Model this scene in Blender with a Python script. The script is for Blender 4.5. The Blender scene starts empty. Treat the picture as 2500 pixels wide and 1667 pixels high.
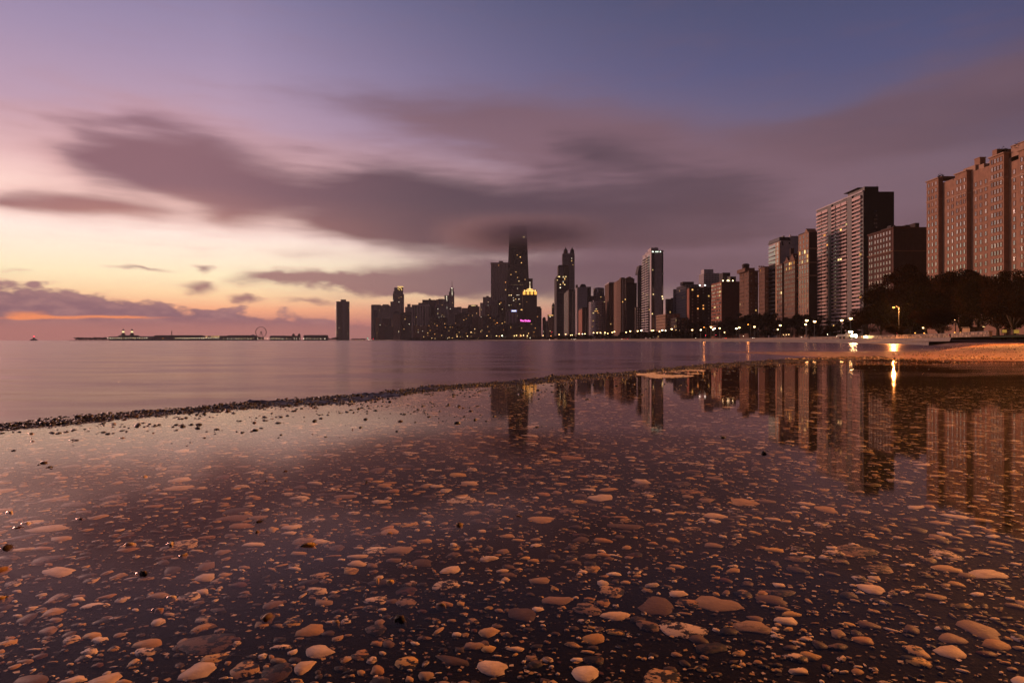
import bpy, bmesh, math, random
import numpy as np
from mathutils import Vector, Matrix, noise as mnoise

random.seed(7)
RNG = np.random.default_rng(7)
SC = bpy.context.scene
COL = SC.collection

# ------------------------------------------------------------------ camera
F = 1667.0            # focal length in photo pixels (24 mm on a 36 mm frame)
HZ = 831.0            # horizon row in photo pixels
ZC = 0.85             # camera height over the lake (lake level is z = 0)
SLAB = 0.50           # top of the concrete ledge
cam_d = bpy.data.cameras.new('camera')
cam = bpy.data.objects.new('camera', cam_d)
COL.objects.link(cam)
cam.location = (0, 0, ZC)
cam.rotation_euler = (math.radians(90), 0, 0)
cam_d.sensor_width = 36.0
cam_d.lens = 24.0
cam_d.shift_y = -(833.5 - HZ) / 2500.0
cam_d.clip_start = 0.05
cam_d.clip_end = 250000
SC.camera = cam

# ------------------------------------------------------------------ node helper
def lin(c):
    c = c / 255.0
    return c / 12.92 if c <= 0.04045 else ((c + 0.055) / 1.055) ** 2.4
def rgb(r, g, b):
    return (lin(r), lin(g), lin(b), 1.0)

class NT:
    def __init__(self, tree):
        self.t = tree; self.n = tree.nodes; self.l = tree.links
        self.n.clear()
    def add(self, kind, **kw):
        nd = self.n.new(kind)
        for k, v in kw.items():
            setattr(nd, k, v)
        return nd
    def put(self, sock, v):
        if hasattr(v, 'is_linked') or hasattr(v, 'links'):
            self.l.new(v, sock)
        else:
            sock.default_value = v
    def math(self, op, a, b=None, c=None, clamp=False):
        nd = self.add('ShaderNodeMath', operation=op, use_clamp=clamp)
        self.put(nd.inputs[0], a)
        if b is not None: self.put(nd.inputs[1], b)
        if c is not None: self.put(nd.inputs[2], c)
        return nd.outputs[0]
    def maprange(self, v, a, b, c=0.0, d=1.0, smooth=True):
        nd = self.add('ShaderNodeMapRange', interpolation_type='SMOOTHSTEP' if smooth else 'LINEAR')
        self.put(nd.inputs[0], v)
        for i, x in enumerate((a, b, c, d)):
            self.put(nd.inputs[1 + i], x)
        return nd.outputs[0]
    def mix(self, fac, a, b, blend='MIX'):
        nd = self.add('ShaderNodeMix', data_type='RGBA', blend_type=blend)
        self.put(nd.inputs[0], fac); self.put(nd.inputs[6], a); self.put(nd.inputs[7], b)
        return nd.outputs[2]
    def ramp(self, fac, stops, interp='LINEAR'):
        nd = self.add('ShaderNodeValToRGB')
        cr = nd.color_ramp; cr.interpolation = interp
        while len(cr.elements) > 1: cr.elements.remove(cr.elements[-1])
        cr.elements[0].position = stops[0][0]; cr.elements[0].color = stops[0][1]
        for p, c in stops[1:]:
            e = cr.elements.new(p); e.color = c
        self.put(nd.inputs[0], fac)
        return nd.outputs[0]
    def noise(self, vec, scale, detail=3.0, rough=0.5, dist=0.0, out=0):
        nd = self.add('ShaderNodeTexNoise')
        if vec is not None: self.l.new(vec, nd.inputs['Vector'])
        nd.inputs['Scale'].default_value = scale
        nd.inputs['Detail'].default_value = detail
        nd.inputs['Roughness'].default_value = rough
        nd.inputs['Distortion'].default_value = dist
        return nd.outputs[out]
    def mapping(self, vec, scale=(1, 1, 1), loc=(0, 0, 0), rot=(0, 0, 0)):
        nd = self.add('ShaderNodeMapping')
        self.l.new(vec, nd.inputs[0])
        nd.inputs[1].default_value = loc; nd.inputs[2].default_value = rot; nd.inputs[3].default_value = scale
        return nd.outputs[0]

# ------------------------------------------------------------------ sky (world)
world = bpy.data.worlds.new('World')
SC.world = world
world.use_nodes = True
SUN_AZ = math.radians(-49)      # where the dawn glow sits, measured from +Y towards +X
def build_world():
    w = NT(world.node_tree)
    tc = w.add('ShaderNodeTexCoord')
    sep = w.add('ShaderNodeSeparateXYZ'); w.l.new(tc.outputs['Generated'], sep.inputs[0])
    x, y, z = sep.outputs
    az = w.math('ARCTAN2', x, y)
    hor = w.math('SQRT', w.math('ADD', w.math('MULTIPLY', x, x), w.math('MULTIPLY', y, y)))
    hor = w.math('MAXIMUM', hor, 0.001)
    v = w.math('DIVIDE', z, hor)               # tangent of the elevation
    el = w.math('DIVIDE', w.math('ARCTANGENT', w.math('MAXIMUM', v, 0.0)), math.pi / 2)   # 0 horizon .. 1 zenith
    c = w.math('COSINE', w.math('SUBTRACT', az, SUN_AZ))
    g = w.math('MULTIPLY', w.math('POWER', w.math('MULTIPLY_ADD', c, 0.5, 0.5), 3.7), 1.22, clamp=True)
    def E(vv): return math.atan(vv) / (math.pi / 2)
    def K(r, g_, b_, k):                       # a display colour, k times as bright
        q = rgb(r, g_, b_); return (q[0] * k, q[1] * k, q[2] * k, 1.0)
    warm = w.ramp(el, [
        (0.0, K(176, 114, 110, 1.0)), (E(.024), K(206, 132, 118, 1.1)), (E(.042), K(250, 174, 132, 1.15)),
        (E(.062), K(255, 212, 164, 1.2)), (E(.085), K(255, 234, 192, 1.22)), (E(.11), K(255, 233, 206, 1.22)), (E(.14), K(255, 229, 216, 1.22)),
        (E(.18), K(253, 214, 202, 1.2)), (E(.225), K(234, 190, 190, 1.06)), (E(.29), K(196, 163, 184, 1.0)),
        (E(.38), K(168, 148, 179, 1.0)), (E(.5), K(134, 128, 166, .95)), (E(.8), K(84, 86, 130, .85)), (1.0, K(48, 52, 88, .8))])
    cool = w.ramp(el, [
        (0.0, K(126, 86, 94, 1.0)), (E(.05), K(150, 112, 118, .95)), (E(.11), K(150, 118, 128, .9)), (E(.18), K(128, 110, 132, .85)),
        (E(.27), K(104, 102, 138, .80)), (E(.38), K(84, 90, 132, .84)), (E(.5), K(72, 80, 116, .86)), (E(.8), K(44, 50, 84, .7)), (1.0, K(32, 36, 62, .7))])
    gh = w.math('POWER', g, w.maprange(v, .16, .42, 1.0, 2.3))      # higher up the warmth keeps closer to the dawn
    clear = w.mix(gh, cool, warm)
    # the side of the sky away from the dawn is still night-dark
    night = w.maprange(c, -.55, .2, .05, 1.0)

    # ---- noises on the direction itself (no seam), drawn out sideways
    d1 = w.mapping(tc.outputs['Generated'], (3.4, 3.4, 15.0), (0.4, 1.7, 0.0))
    n1 = w.noise(d1, 1.0, 2.0, 0.5)
    d2 = w.mapping(tc.outputs['Generated'], (7.0, 7.0, 34.0), (2.0, 0.2, 5.0), (0.0, 0.06, 0.0))
    n2 = w.noise(d2, 1.0, 2.5, 0.55)
    d3 = w.mapping(tc.outputs['Generated'], (26.0, 26.0, 66.0), (0.0, 3.0, 1.0))
    n3 = w.noise(d3, 1.0, 3.0, 0.55)
    d5 = w.mapping(tc.outputs['Generated'], (16.0, 16.0, 120.0), (5.0, 1.2, 0.0), (0.0, -0.05, 0.0))
    n5 = w.noise(d5, 1.0, 2.0, 0.6)
    daz = w.math('MULTIPLY_ADD', w.math('SUBTRACT', n2, 0.5), 0.11, az)
    streak = w.math('ADD', w.math('MULTIPLY', w.math('SUBTRACT', n2, 0.5), 0.6), w.math('MULTIPLY', w.math('SUBTRACT', n5, 0.5), 0.28))
    dv = w.math('MULTIPLY_ADD', w.math('SUBTRACT', n1, 0.5), 0.035, v)

    def vec2(a, b):
        nd = w.add('ShaderNodeCombineXYZ'); w.l.new(a, nd.inputs[0]); w.l.new(b, nd.inputs[1])
        return nd.outputs[0]
    def total(items, vec, start=0.0, wide=2.4, kind='QUADRATIC_SPHERE'):
        s = start
        for px, py, rx, ry, tilt, k in items:
            u = (px - 1250) / F; a = math.atan(u); ca = math.cos(a)
            nd = w.add('ShaderNodeMapping', vector_type='TEXTURE')
            w.l.new(vec, nd.inputs[0])
            nd.inputs[1].default_value = (a, (HZ - py) / F * ca, 0)
            nd.inputs[2].default_value = (0, 0, math.radians(tilt))
            nd.inputs[3].default_value = (rx / F * ca * ca * wide, ry / F * ca * wide, 1)
            gr = w.add('ShaderNodeTexGradient', gradient_type=kind)
            w.l.new(nd.outputs[0], gr.inputs[0])
            s = w.math('MULTIPLY_ADD', gr.outputs['Fac'], k, s)
        return s
    big = vec2(daz, dv)

    # ---- high soft sheets (upper right veil and the broad right-hand deck)
    veil = total([(2520, 200, 560, 120, 12, 1.25), (2150, 270, 340, 70, 18, .4), 
                  (1250, 315, 230, 56, -6, 1.0), (1480, 360, 380, 100, -8, 1.35), (1850, 500, 560, 90, 2, 1.5), (2300, 650, 620, 110, 3, 1.3),
                  (1500, 550, 380, 70, -2, 1.1), (1750, 670, 560, 80, 0, 1.0), (900, 245, 190, 34, 0, .45)], big, streak)
    veil_c = w.maprange(veil, -.05, 1.15)
    veil_col = w.mix(g, w.mix(w.maprange(n1, .35, .65), rgb(88, 72, 84), rgb(108, 90, 104)), rgb(160, 122, 132))
    veil_col = w.mix(w.math('MULTIPLY', w.maprange(v, .2, .42), 0.85), veil_col, rgb(106, 84, 102))
    col = w.mix(w.math('MULTIPLY', veil_c, 0.95), clear, veil_col)

    # ---- dark drawn-out clouds
    dark = total([(320, 290, 230, 50, 0, .46), (450, 345, 230, 76, -2, .72), (260, 400, 230, 60, 0, .95), (450, 428, 210, 72, -3, .9), (620, 474, 150, 58, -2, 1.15), (560, 535, 110, 46, 4, .65),
                  (40, 490, 120, 24, -6, .9), (265, 514, 160, 26, -4, 1.3),
                  (920, 468, 140, 88, 0, 1.45), (890, 545, 120, 50, 0, .8), (1060, 515, 190, 70, -2, 1.35), (1190, 565, 210, 54, -4, 1.15),
                  (1400, 535, 320, 66, -2, 1.0), (1460, 370, 260, 84, -6, .95), (1800, 440, 420, 70, 2, .6), (1760, 510, 420, 60, -3, .4), (1620, 590, 330, 36, 2, .5), (740, 362, 100, 26, 0, .4), (2050, 570, 420, 60, 0, .35)], big, streak)
    dark_c = w.maprange(dark, -.05, 1.25)
    und = w.maprange(w.math('ADD', v, w.math('MULTIPLY', w.math('SUBTRACT', n1, .5), .06)), .13, .21)    # pink lit undersides low down
    dcol_l = w.mix(und, rgb(186, 128, 120), rgb(142, 103, 113))
    dcol_r = w.mix(und, rgb(102, 76, 84), rgb(90, 72, 84))
    dark_col = w.mix(w.maprange(az, -.5, -.05), dcol_l, dcol_r)
    rim = w.mix(w.maprange(az, -.55, .1), rgb(206, 152, 152), rgb(132, 100, 112))      # thin edges still let the glow through
    dark_col = w.mix(w.maprange(dark_c, .25, .85), rim, dark_col)
    col = w.mix(w.math('MULTIPLY', dark_c, 0.97), col, dark_col)

    # ---- low thin streaks over the glow
    az2 = w.math('MULTIPLY_ADD', w.math('SUBTRACT', n3, 0.5), 0.05, az)
    dv2 = w.math('MULTIPLY_ADD', w.math('SUBTRACT', n3, 0.5), 0.02, v)
    st = total([(640, 680, 80, 15, 4, .8), (860, 690, 200, 18, -5, 1.0), (1010, 690, 240, 24, -3, .9), (1120, 655, 200, 20, -2, .5),
                (1250, 690, 280, 42, 0, .7), (490, 657, 24, 11, 0, .8), (345, 655, 70, 7, -3, .75), (600, 728, 40, 10, 0, 1.1), (760, 736, 66, 9, -4, .75),
                (480, 705, 40, 14, 0, .9), (40, 660, 30, 8, 0, .4), (900, 720, 60, 9, 0, .4), (740, 620, 120, 16, 0, .3), (1500, 650, 320, 50, 0, .6), (1900, 680, 520, 70, 0, .5)],
               vec2(az2, dv2), 0.0, 1.6, 'SPHERICAL')
    st_c = w.maprange(st, 0.02, .95)
    st_col = w.mix(w.maprange(az, -.35, 0.05), rgb(166, 118, 118), rgb(116, 88, 98))
    col = w.mix(w.math('MULTIPLY', st_c, 0.92), col, st_col)

    # ---- cumulus bank on the horizon
    top = w.maprange(az, -.66, -.22, .068, .028, smooth=False)
    top = w.math('SUBTRACT', top, w.maprange(az, -.2, .1, 0.0, .05))
    top = w.math('ADD', top, w.math('MULTIPLY', w.math('SUBTRACT', n3, 0.5), 0.055))
    bank = w.maprange(w.math('SUBTRACT', top, v), -.004, .008)
    bank_col = w.mix(w.maprange(n3, .38, .66), rgb(142, 104, 116), rgb(172, 126, 128))
    low = w.maprange(v, .036, .012)
    bank_col = w.mix(low, bank_col, w.mix(g, rgb(126, 92, 100), rgb(184, 122, 116)))
    col = w.mix(w.math('MULTIPLY', bank, 0.96), col, bank_col)
    gap = total([(60, 768, 50, 9, 0, .9), (150, 775, 170, 4.5, 2, 1.0), (330, 775, 90, 2.6, 0, .7)],
                vec2(az2, w.math('MULTIPLY_ADD', w.math('SUBTRACT', n3, 0.5), 0.006, v)), 0.0, 1.6, 'SPHERICAL')
    col = w.mix(w.maprange(gap, 0.1, 1.0), col, rgb(255, 150, 100))
    bg = w.add('ShaderNodeBackground')
    w.l.new(col, bg.inputs[0]); w.l.new(night, bg.inputs[1])
    out = w.add('ShaderNodeOutputWorld')
    w.l.new(bg.outputs[0], out.inputs[0])
build_world()
world.cycles.sampling_method = 'MANUAL'
world.cycles.sample_map_resolution = 512

# ------------------------------------------------------------------ sun (still under the cloud bank: a weak broad glow from the lake side)
sun_d = bpy.data.lights.new('sun', 'SUN')
sun_d.energy = 3.0
sun_d.angle = math.radians(20)
sun_d.color = (1.0, 0.50, 0.38)
sun = bpy.data.objects.new('sun', sun_d)
COL.objects.link(sun)
_sd = Vector((math.sin(SUN_AZ) * math.cos(math.radians(7)), math.cos(SUN_AZ) * math.cos(math.radians(7)), math.sin(math.radians(7))))
sun.rotation_euler = _sd.to_track_quat('Z', 'Y').to_euler()

# ------------------------------------------------------------------ exposure / render
SC.view_settings.view_transform = 'Standard'
SC.view_settings.look = 'None'
SC.view_settings.exposure = 0.0
SC.view_settings.gamma = 1.0
SC.view_settings.use_curve_mapping = False
SC.cycles.use_denoising = True
SC.cycles.max_bounces = 9
SC.cycles.diffuse_bounces = 1
SC.cycles.glossy_bounces = 3
SC.cycles.transmission_bounces = 2
SC.cycles.transparent_max_bounces = 12
SC.cycles.volume_bounces = 8
SC.cycles.sample_clamp_indirect = 4.0
SC.cycles.caustics_reflective = False
SC.cycles.caustics_refractive = False

# ================================================================== helpers
def link(o, parent=None):
    COL.objects.link(o)
    if parent is not None: o.parent = parent
    return o
def tag(o, label=None, cat=None, group=None, kind=None):
    if label: o['label'] = label
    if cat: o['category'] = cat
    if group: o['group'] = group
    if kind: o['kind'] = kind
    return o
def empty(name, loc, rz=0.0):
    o = bpy.data.objects.new(name, None)
    o.empty_display_size = 0.2
    o.location = loc; o.rotation_euler = (0, 0, rz)
    return link(o)

class MB:
    """collects boxes, prisms, tubes ... and links them as one mesh object"""
    def __init__(self):
        self.v = []; self.f = []; self.m = []
    def add(self, vs, fs, mi=0):
        n = len(self.v)
        self.v.extend(vs)
        self.f.extend([tuple(i + n for i in f) for f in fs])
        self.m.extend([mi] * len(fs))
    def box(self, x0, x1, y0, y1, z0, z1, mi=0, bottom=True):
        vs = [(x0, y0, z0), (x1, y0, z0), (x1, y1, z0), (x0, y1, z0), (x0, y0, z1), (x1, y0, z1), (x1, y1, z1), (x0, y1, z1)]
        fs = [(4, 5, 6, 7), (0, 1, 5, 4), (1, 2, 6, 5), (2, 3, 7, 6), (3, 0, 4, 7)]
        if bottom: fs.append((3, 2, 1, 0))
        self.add(vs, fs, mi)
    def obox(self, c, ax, ay, az, mi=0):
        c = Vector(c); ax = Vector(ax); ay = Vector(ay); az = Vector(az)
        vs = []
        for sz in (-1, 1):
            for sx, sy in ((-1, -1), (1, -1), (1, 1), (-1, 1)):
                vs.append(tuple(c + ax * sx + ay * sy + az * sz))
        self.add(vs, [(4, 5, 6, 7), (0, 1, 5, 4), (1, 2, 6, 5), (2, 3, 7, 6), (3, 0, 4, 7), (3, 2, 1, 0)], mi)
    def prism(self, pts, z0, z1, mi=0, top=1.0, cx=None, cy=None, cap=True):
        n = len(pts)
        if cx is None:
            cx = sum(p[0] for p in pts) / n; cy = sum(p[1] for p in pts) / n
        vs = [(p[0], p[1], z0) for p in pts] + [(cx + (p[0] - cx) * top, cy + (p[1] - cy) * top, z1) for p in pts]
        fs = [(i, (i + 1) % n, (i + 1) % n + n, i + n) for i in range(n)]
        if cap:
            fs.append(tuple(range(n, 2 * n))); fs.append(tuple(reversed(range(n))))
        self.add(vs, fs, mi)
    def cyl(self, cx, cy, z0, z1, r0, r1=None, n=12, mi=0):
        r1 = r0 if r1 is None else r1
        vs = [(cx + r0 * math.cos(2 * math.pi * i / n), cy + r0 * math.sin(2 * math.pi * i / n), z0) for i in range(n)]
        vs += [(cx + r1 * math.cos(2 * math.pi * i / n), cy + r1 * math.sin(2 * math.pi * i / n), z1) for i in range(n)]
        fs = [(i, (i + 1) % n, (i + 1) % n + n, i + n) for i in range(n)]
        fs.append(tuple(range(n, 2 * n))); fs.append(tuple(reversed(range(n))))
        self.add(vs, fs, mi)
    def lathe(self, cx, cy, prof, n=16, mi=0):
        vs = []; fs = []
        for r, z in prof:
            for i in range(n):
                a = 2 * math.pi * i / n
                vs.append((cx + r * math.cos(a), cy + r * math.sin(a), z))
        for k in range(len(prof) - 1):
            for i in range(n):
                j = (i + 1) % n
                fs.append((k * n + i, k * n + j, (k + 1) * n + j, (k + 1) * n + i))
        self.add(vs, fs, mi)
    def tube(self, pts, radii, n=7, mi=0, cap=True):
        pts = [Vector(p) for p in pts]; vs = []; fs = []
        for k, p in enumerate(pts):
            d = (pts[min(k + 1, len(pts) - 1)] - pts[max(k - 1, 0)]).normalized()
            a = d.orthogonal().normalized(); b = d.cross(a)
            for i in range(n):
                t = 2 * math.pi * i / n
                vs.append(tuple(p + (a * math.cos(t) + b * math.sin(t)) * radii[k]))
        for k in range(len(pts) - 1):
            for i in range(n):
                j = (i + 1) % n
                fs.append((k * n + i, k * n + j, (k + 1) * n + j, (k + 1) * n + i))
        if cap:
            fs.append(tuple(reversed(range(n)))); fs.append(tuple(range(len(vs) - n, len(vs))))
        self.add(vs, fs, mi)
    def mesh(self, name, mats, smooth=False):
        me = bpy.data.meshes.new(name)
        me.from_pydata(self.v, [], self.f)
        for m in (mats if isinstance(mats, (list, tuple)) else [mats]):
            me.materials.append(m)
        if any(self.m): me.polygons.foreach_set('material_index', self.m)
        if smooth: me.polygons.foreach_set('use_smooth', [True] * len(me.polygons))
        me.update()
        return me
    def build(self, name, mats, parent=None, smooth=False, loc=None):
        o = bpy.data.objects.new(name, self.mesh(name, mats, smooth))
        if loc is not None: o.location = loc
        return link(o, parent)

def obj_of(name, me, parent=None, loc=(0, 0, 0), rz=0.0, scale=None):
    o = bpy.data.objects.new(name, me)
    o.location = loc
    if rz: o.rotation_euler = (0, 0, rz)
    if scale is not None: o.scale = scale
    return link(o, parent)
def copy_tree(o, parent=None):
    c = o.copy(); COL.objects.link(c); c.parent = parent
    for ch in list(o.children): copy_tree(ch, c)
    return c
def mesh_np(name, verts, quads_or_tris, mat, smooth=False, loops=None):
    """fast mesh from numpy arrays (uniform polygon size)"""
    k = quads_or_tris.shape[1]; nf = quads_or_tris.shape[0]
    me = bpy.data.meshes.new(name)
    me.vertices.add(len(verts)); me.vertices.foreach_set('co', np.ascontiguousarray(verts, dtype=np.float32).ravel())
    me.loops.add(nf * k); me.loops.foreach_set('vertex_index', np.ascontiguousarray(quads_or_tris, dtype=np.int32).ravel())
    me.polygons.add(nf)
    me.polygons.foreach_set('loop_start', np.arange(0, nf * k, k, dtype=np.int32))
    me.polygons.foreach_set('loop_total', np.full(nf, k, dtype=np.int32))
    if smooth: me.polygons.foreach_set('use_smooth', np.ones(nf, dtype=bool))
    me.materials.append(mat)
    me.update(calc_edges=True)
    return me

def X_of(px, D): return (px - 1250.0) / F * D
def Z_of(py, D): return ZC + (HZ - py) / F * D
def D_of(py, z): return (ZC - z) * F / (py - HZ)

# ================================================================== materials
def new_mat(name):
    m = bpy.data.materials.new(name); m.use_nodes = True
    return m, NT(m.node_tree)
def finish(m, nt, shader, vol=None):
    out = nt.add('ShaderNodeOutputMaterial')
    if shader is not None: nt.l.new(shader, out.inputs[0])
    if vol is not None: nt.l.new(vol, out.inputs[1])
    return m
def bump(nt, h, strength=0.3, dist=0.02):
    b = nt.add('ShaderNodeBump'); b.inputs['Strength'].default_value = strength; b.inputs['Distance'].default_value = dist
    nt.l.new(h, b.inputs['Height'])
    return b.outputs[0]
def principled(nt, col, rough=0.8, spec=0.4, metal=0.0, normal=None):
    p = nt.add('ShaderNodeBsdfPrincipled')
    nt.put(p.inputs['Base Color'], col); nt.put(p.inputs['Roughness'], rough)
    p.inputs['Specular IOR Level'].default_value = spec; p.inputs['Metallic'].default_value = metal
    if normal is not None: nt.l.new(normal, p.inputs['Normal'])
    return p
_mats = {}
def wall_mat(col, rough=0.85, var=0.35, scale=0.35, name=None):
    """masonry / concrete: patches, rain streaks and fine grain"""
    key = ('wall', col, rough, var, scale)
    if key in _mats: return _mats[key]
    m, nt = new_mat(name or 'masonry')
    tc = nt.add('ShaderNodeTexCoord')
    big = nt.noise(tc.outputs['Object'], scale, 3, .6)
    st = nt.noise(nt.mapping(tc.outputs['Object'], (1.3, 1.3, .05)), 1.0, 2, .6)
    fine = nt.noise(tc.outputs['Object'], 6.0, 2, .6)
    k = nt.math('ADD', nt.math('MULTIPLY', big, .5), nt.math('ADD', nt.math('MULTIPLY', st, .3), nt.math('MULTIPLY', fine, .2)))
    k = nt.maprange(k, .3, .7, 1.0 - var, 1.0 + var, smooth=False)
    vm = nt.add('ShaderNodeVectorMath', operation='SCALE')
    vm.inputs[0].default_value = col[:3]; nt.l.new(k, vm.inputs['Scale'])
    p = principled(nt, vm.outputs[0], rough, .3, normal=bump(nt, fine, .25, .05))
    _mats[key] = finish(m, nt, p.outputs[0])
    return m
def plain_mat(name, col, rough=0.6, spec=0.4, metal=0.0, var=0.2, scale=3.0):
    key = ('plain', name, col)
    if key in _mats: return _mats[key]
    m, nt = new_mat(name)
    tc = nt.add('ShaderNodeTexCoord')
    n = nt.noise(tc.outputs['Object'], scale, 3, .6)
    k = nt.maprange(n, .3, .7, 1 - var, 1 + var, smooth=False)
    vm = nt.add('ShaderNodeVectorMath', operation='SCALE')
    vm.inputs[0].default_value = col[:3]; nt.l.new(k, vm.inputs['Scale'])
    p = principled(nt, vm.outputs[0], rough, spec, metal)
    _mats[key] = finish(m, nt, p.outputs[0])
    return m
def glass_mat(name='window_glass', dark=(0.012, 0.012, 0.016), blind=(0.16, 0.13, 0.11), share=0.25, rough=0.06, spec=0.5, ior=2.8):
    """window pane: dark room or a drawn blind behind, sky reflected in front"""
    key = ('glass', name, dark, blind, share)
    if key in _mats: return _mats[key]
    m, nt = new_mat(name)
    oi = nt.add('ShaderNodeObjectInfo'); ge = nt.add('ShaderNodeNewGeometry')
    r = nt.math('FRACT', nt.math('ADD', oi.outputs['Random'], ge.outputs['Random Per Island']))
    k = nt.math('LESS_THAN', r, share)
    r2 = nt.math('FRACT', nt.math('MULTIPLY', r, 17.31))
    c = nt.mix(nt.math('MULTIPLY', k, nt.math('MULTIPLY_ADD', r2, .7, .3)), dark + (1,), blind + (1,))
    p = principled(nt, c, rough, spec)
    p.inputs['IOR'].default_value = ior
    _mats[key] = finish(m, nt, p.outputs[0])
    return m
def emit_mat(name, col, strength, sample=False, vary=0.0):
    key = ('emit', name, col, strength)
    if key in _mats: return _mats[key]
    m, nt = new_mat(name)
    e = nt.add('ShaderNodeEmission'); e.inputs[0].default_value = col[:3] + (1,) if len(col) == 3 else col
    if vary:
        oi = nt.add('ShaderNodeObjectInfo'); ge = nt.add('ShaderNodeNewGeometry')
        r = nt.math('FRACT', nt.math('ADD', oi.outputs['Random'], ge.outputs['Random Per Island']))
        nt.l.new(nt.math('MULTIPLY', nt.math('MULTIPLY_ADD', nt.math('POWER', r, 2.0), vary, 1.0 - vary * .5), strength), e.inputs[1])
    else:
        e.inputs[1].default_value = strength
    finish(m, nt, e.outputs[0])
    m.cycles.emission_sampling = 'FRONT' if sample else 'NONE'
    _mats[key] = m
    return m

# ================================================================== lake
def build_lake():
    m, nt = new_mat('lake_water')
    tc = nt.add('ShaderNodeTexCoord')
    # long-exposure water: broad soft swells drawn out across the view
    a = nt.noise(nt.mapping(tc.outputs['Object'], (.16, .42, 1)), 1.0, 4, .6)
    b = nt.noise(nt.mapping(tc.outputs['Object'], (.9, 2.0, 1)), 1.0, 3, .6)
    h = nt.math('ADD', nt.math('MULTIPLY', a, .7), nt.math('MULTIPLY', b, .3))
    ge = nt.add('ShaderNodeNewGeometry')
    nrm = bump(nt, h, .35, .10)
    gl = nt.add('ShaderNodeBsdfGlossy'); gl.inputs[0].default_value = (.66, .52, .51, 1)      # turbid, slightly rusty water
    nt.l.new(nrm, gl.inputs['Normal']); nt.l.new(nt.maprange(a, .35, .65, .17, .27), gl.inputs['Roughness'])
    df = nt.add('ShaderNodeBsdfDiffuse'); df.inputs[0].default_value = (.06, .042, .04, 1)
    dt = nt.add('ShaderNodeVectorMath', operation='DOT_PRODUCT'); nt.l.new(ge.outputs['Incoming'], dt.inputs[0]); nt.l.new(ge.outputs['Normal'], dt.inputs[1])
    sch = nt.math('MULTIPLY_ADD', nt.math('POWER', nt.math('SUBTRACT', 1.0, nt.math('ABSOLUTE', dt.outputs['Value'])), 5.0), .98, .02, clamp=True)
    mx = nt.add('ShaderNodeMixShader'); nt.l.new(sch, mx.inputs[0]); nt.l.new(df.outputs[0], mx.inputs[1]); nt.l.new(gl.outputs[0], mx.inputs[2])
    finish(m, nt, mx.outputs[0])
    mb = MB()
    R = 120000.0
    mb.add([(-R, -200, 0), (R, -200, 0), (R, R, 0), (-R, R, 0)], [(0, 1, 2, 3)])
    o = mb.build('lake', m)
    tag(o, kind='structure')
build_lake()

# ================================================================== the concrete ledge in front
EDGE_PX = [(0, 1047), (266, 1020), (531, 997), (744, 978), (903, 967), (1063, 948), (1222, 939), (1382, 923), (1552, 911), (1743, 892), (1913, 881), (2126, 874)]
EDGE = []
for px, py in EDGE_PX:
    D = D_of(py, SLAB); EDGE.append((X_of(px, D), D))
EDGE = [(-5.2, -3.0), (-4.0, -0.6), (-3.0, 1.2)] + EDGE + [(9.4, 16.2), (13.0, 20.0)]
def edge_points(step):
    out = []
    for (x0, y0), (x1, y1) in zip(EDGE, EDGE[1:]):
        L = math.hypot(x1 - x0, y1 - y0); n = max(1, int(L / step))
        for i in range(n):
            t = i / n; out.append((x0 + (x1 - x0) * t, y0 + (y1 - y0) * t))
    out.append(EDGE[-1])
    return out
def edge_dist(x, y):
    """signed distance to the lake edge, positive on the concrete (numpy)"""
    x = np.asarray(x, float); y = np.asarray(y, float)
    best = np.full(x.shape, 1e9); sgn = np.ones(x.shape)
    for (x0, y0), (x1, y1) in zip(EDGE, EDGE[1:]):
        dx, dy = x1 - x0, y1 - y0; L2 = dx * dx + dy * dy
        t = np.clip(((x - x0) * dx + (y - y0) * dy) / L2, 0, 1)
        qx = x - (x0 + t * dx); qy = y - (y0 + t * dy)
        d = np.hypot(qx, qy); s = np.where(dx * qy - dy * qx < 0, 1.0, -1.0)
        u = d < best; best = np.where(u, d, best); sgn = np.where(u, s, sgn)
    return best * sgn

def slab_material():
    m, nt = new_mat('worn_concrete')
    tc = nt.add('ShaderNodeTexCoord')
    big = nt.noise(tc.outputs['Object'], 1.1, 4, .6)
    mid = nt.noise(tc.outputs['Object'], 14, 4, .65)
    fine = nt.noise(tc.outputs['Object'], 130, 3, .6)
    k = nt.math('ADD', nt.math('MULTIPLY', big, .45), nt.math('MULTIPLY', mid, .55))
    c = nt.ramp(k, [(.3, (.002, .0016, .0016, 1)), (.5, (.004, .003, .003, 1)), (.72, (.010, .007, .0065, 1))])
    sp = nt.maprange(fine, .60, .70)
    c = nt.mix(nt.math('MULTIPLY', sp, .28), c, (.12, .085, .065, 1))
    p = principled(nt, c, .8, .02, normal=bump(nt, nt.math('ADD', mid, nt.math('MULTIPLY', fine, .6)), .5, .004))
    return finish(m, nt, p.outputs[0])
M_SLAB = slab_material()
ep = edge_points(0.05)
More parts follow.
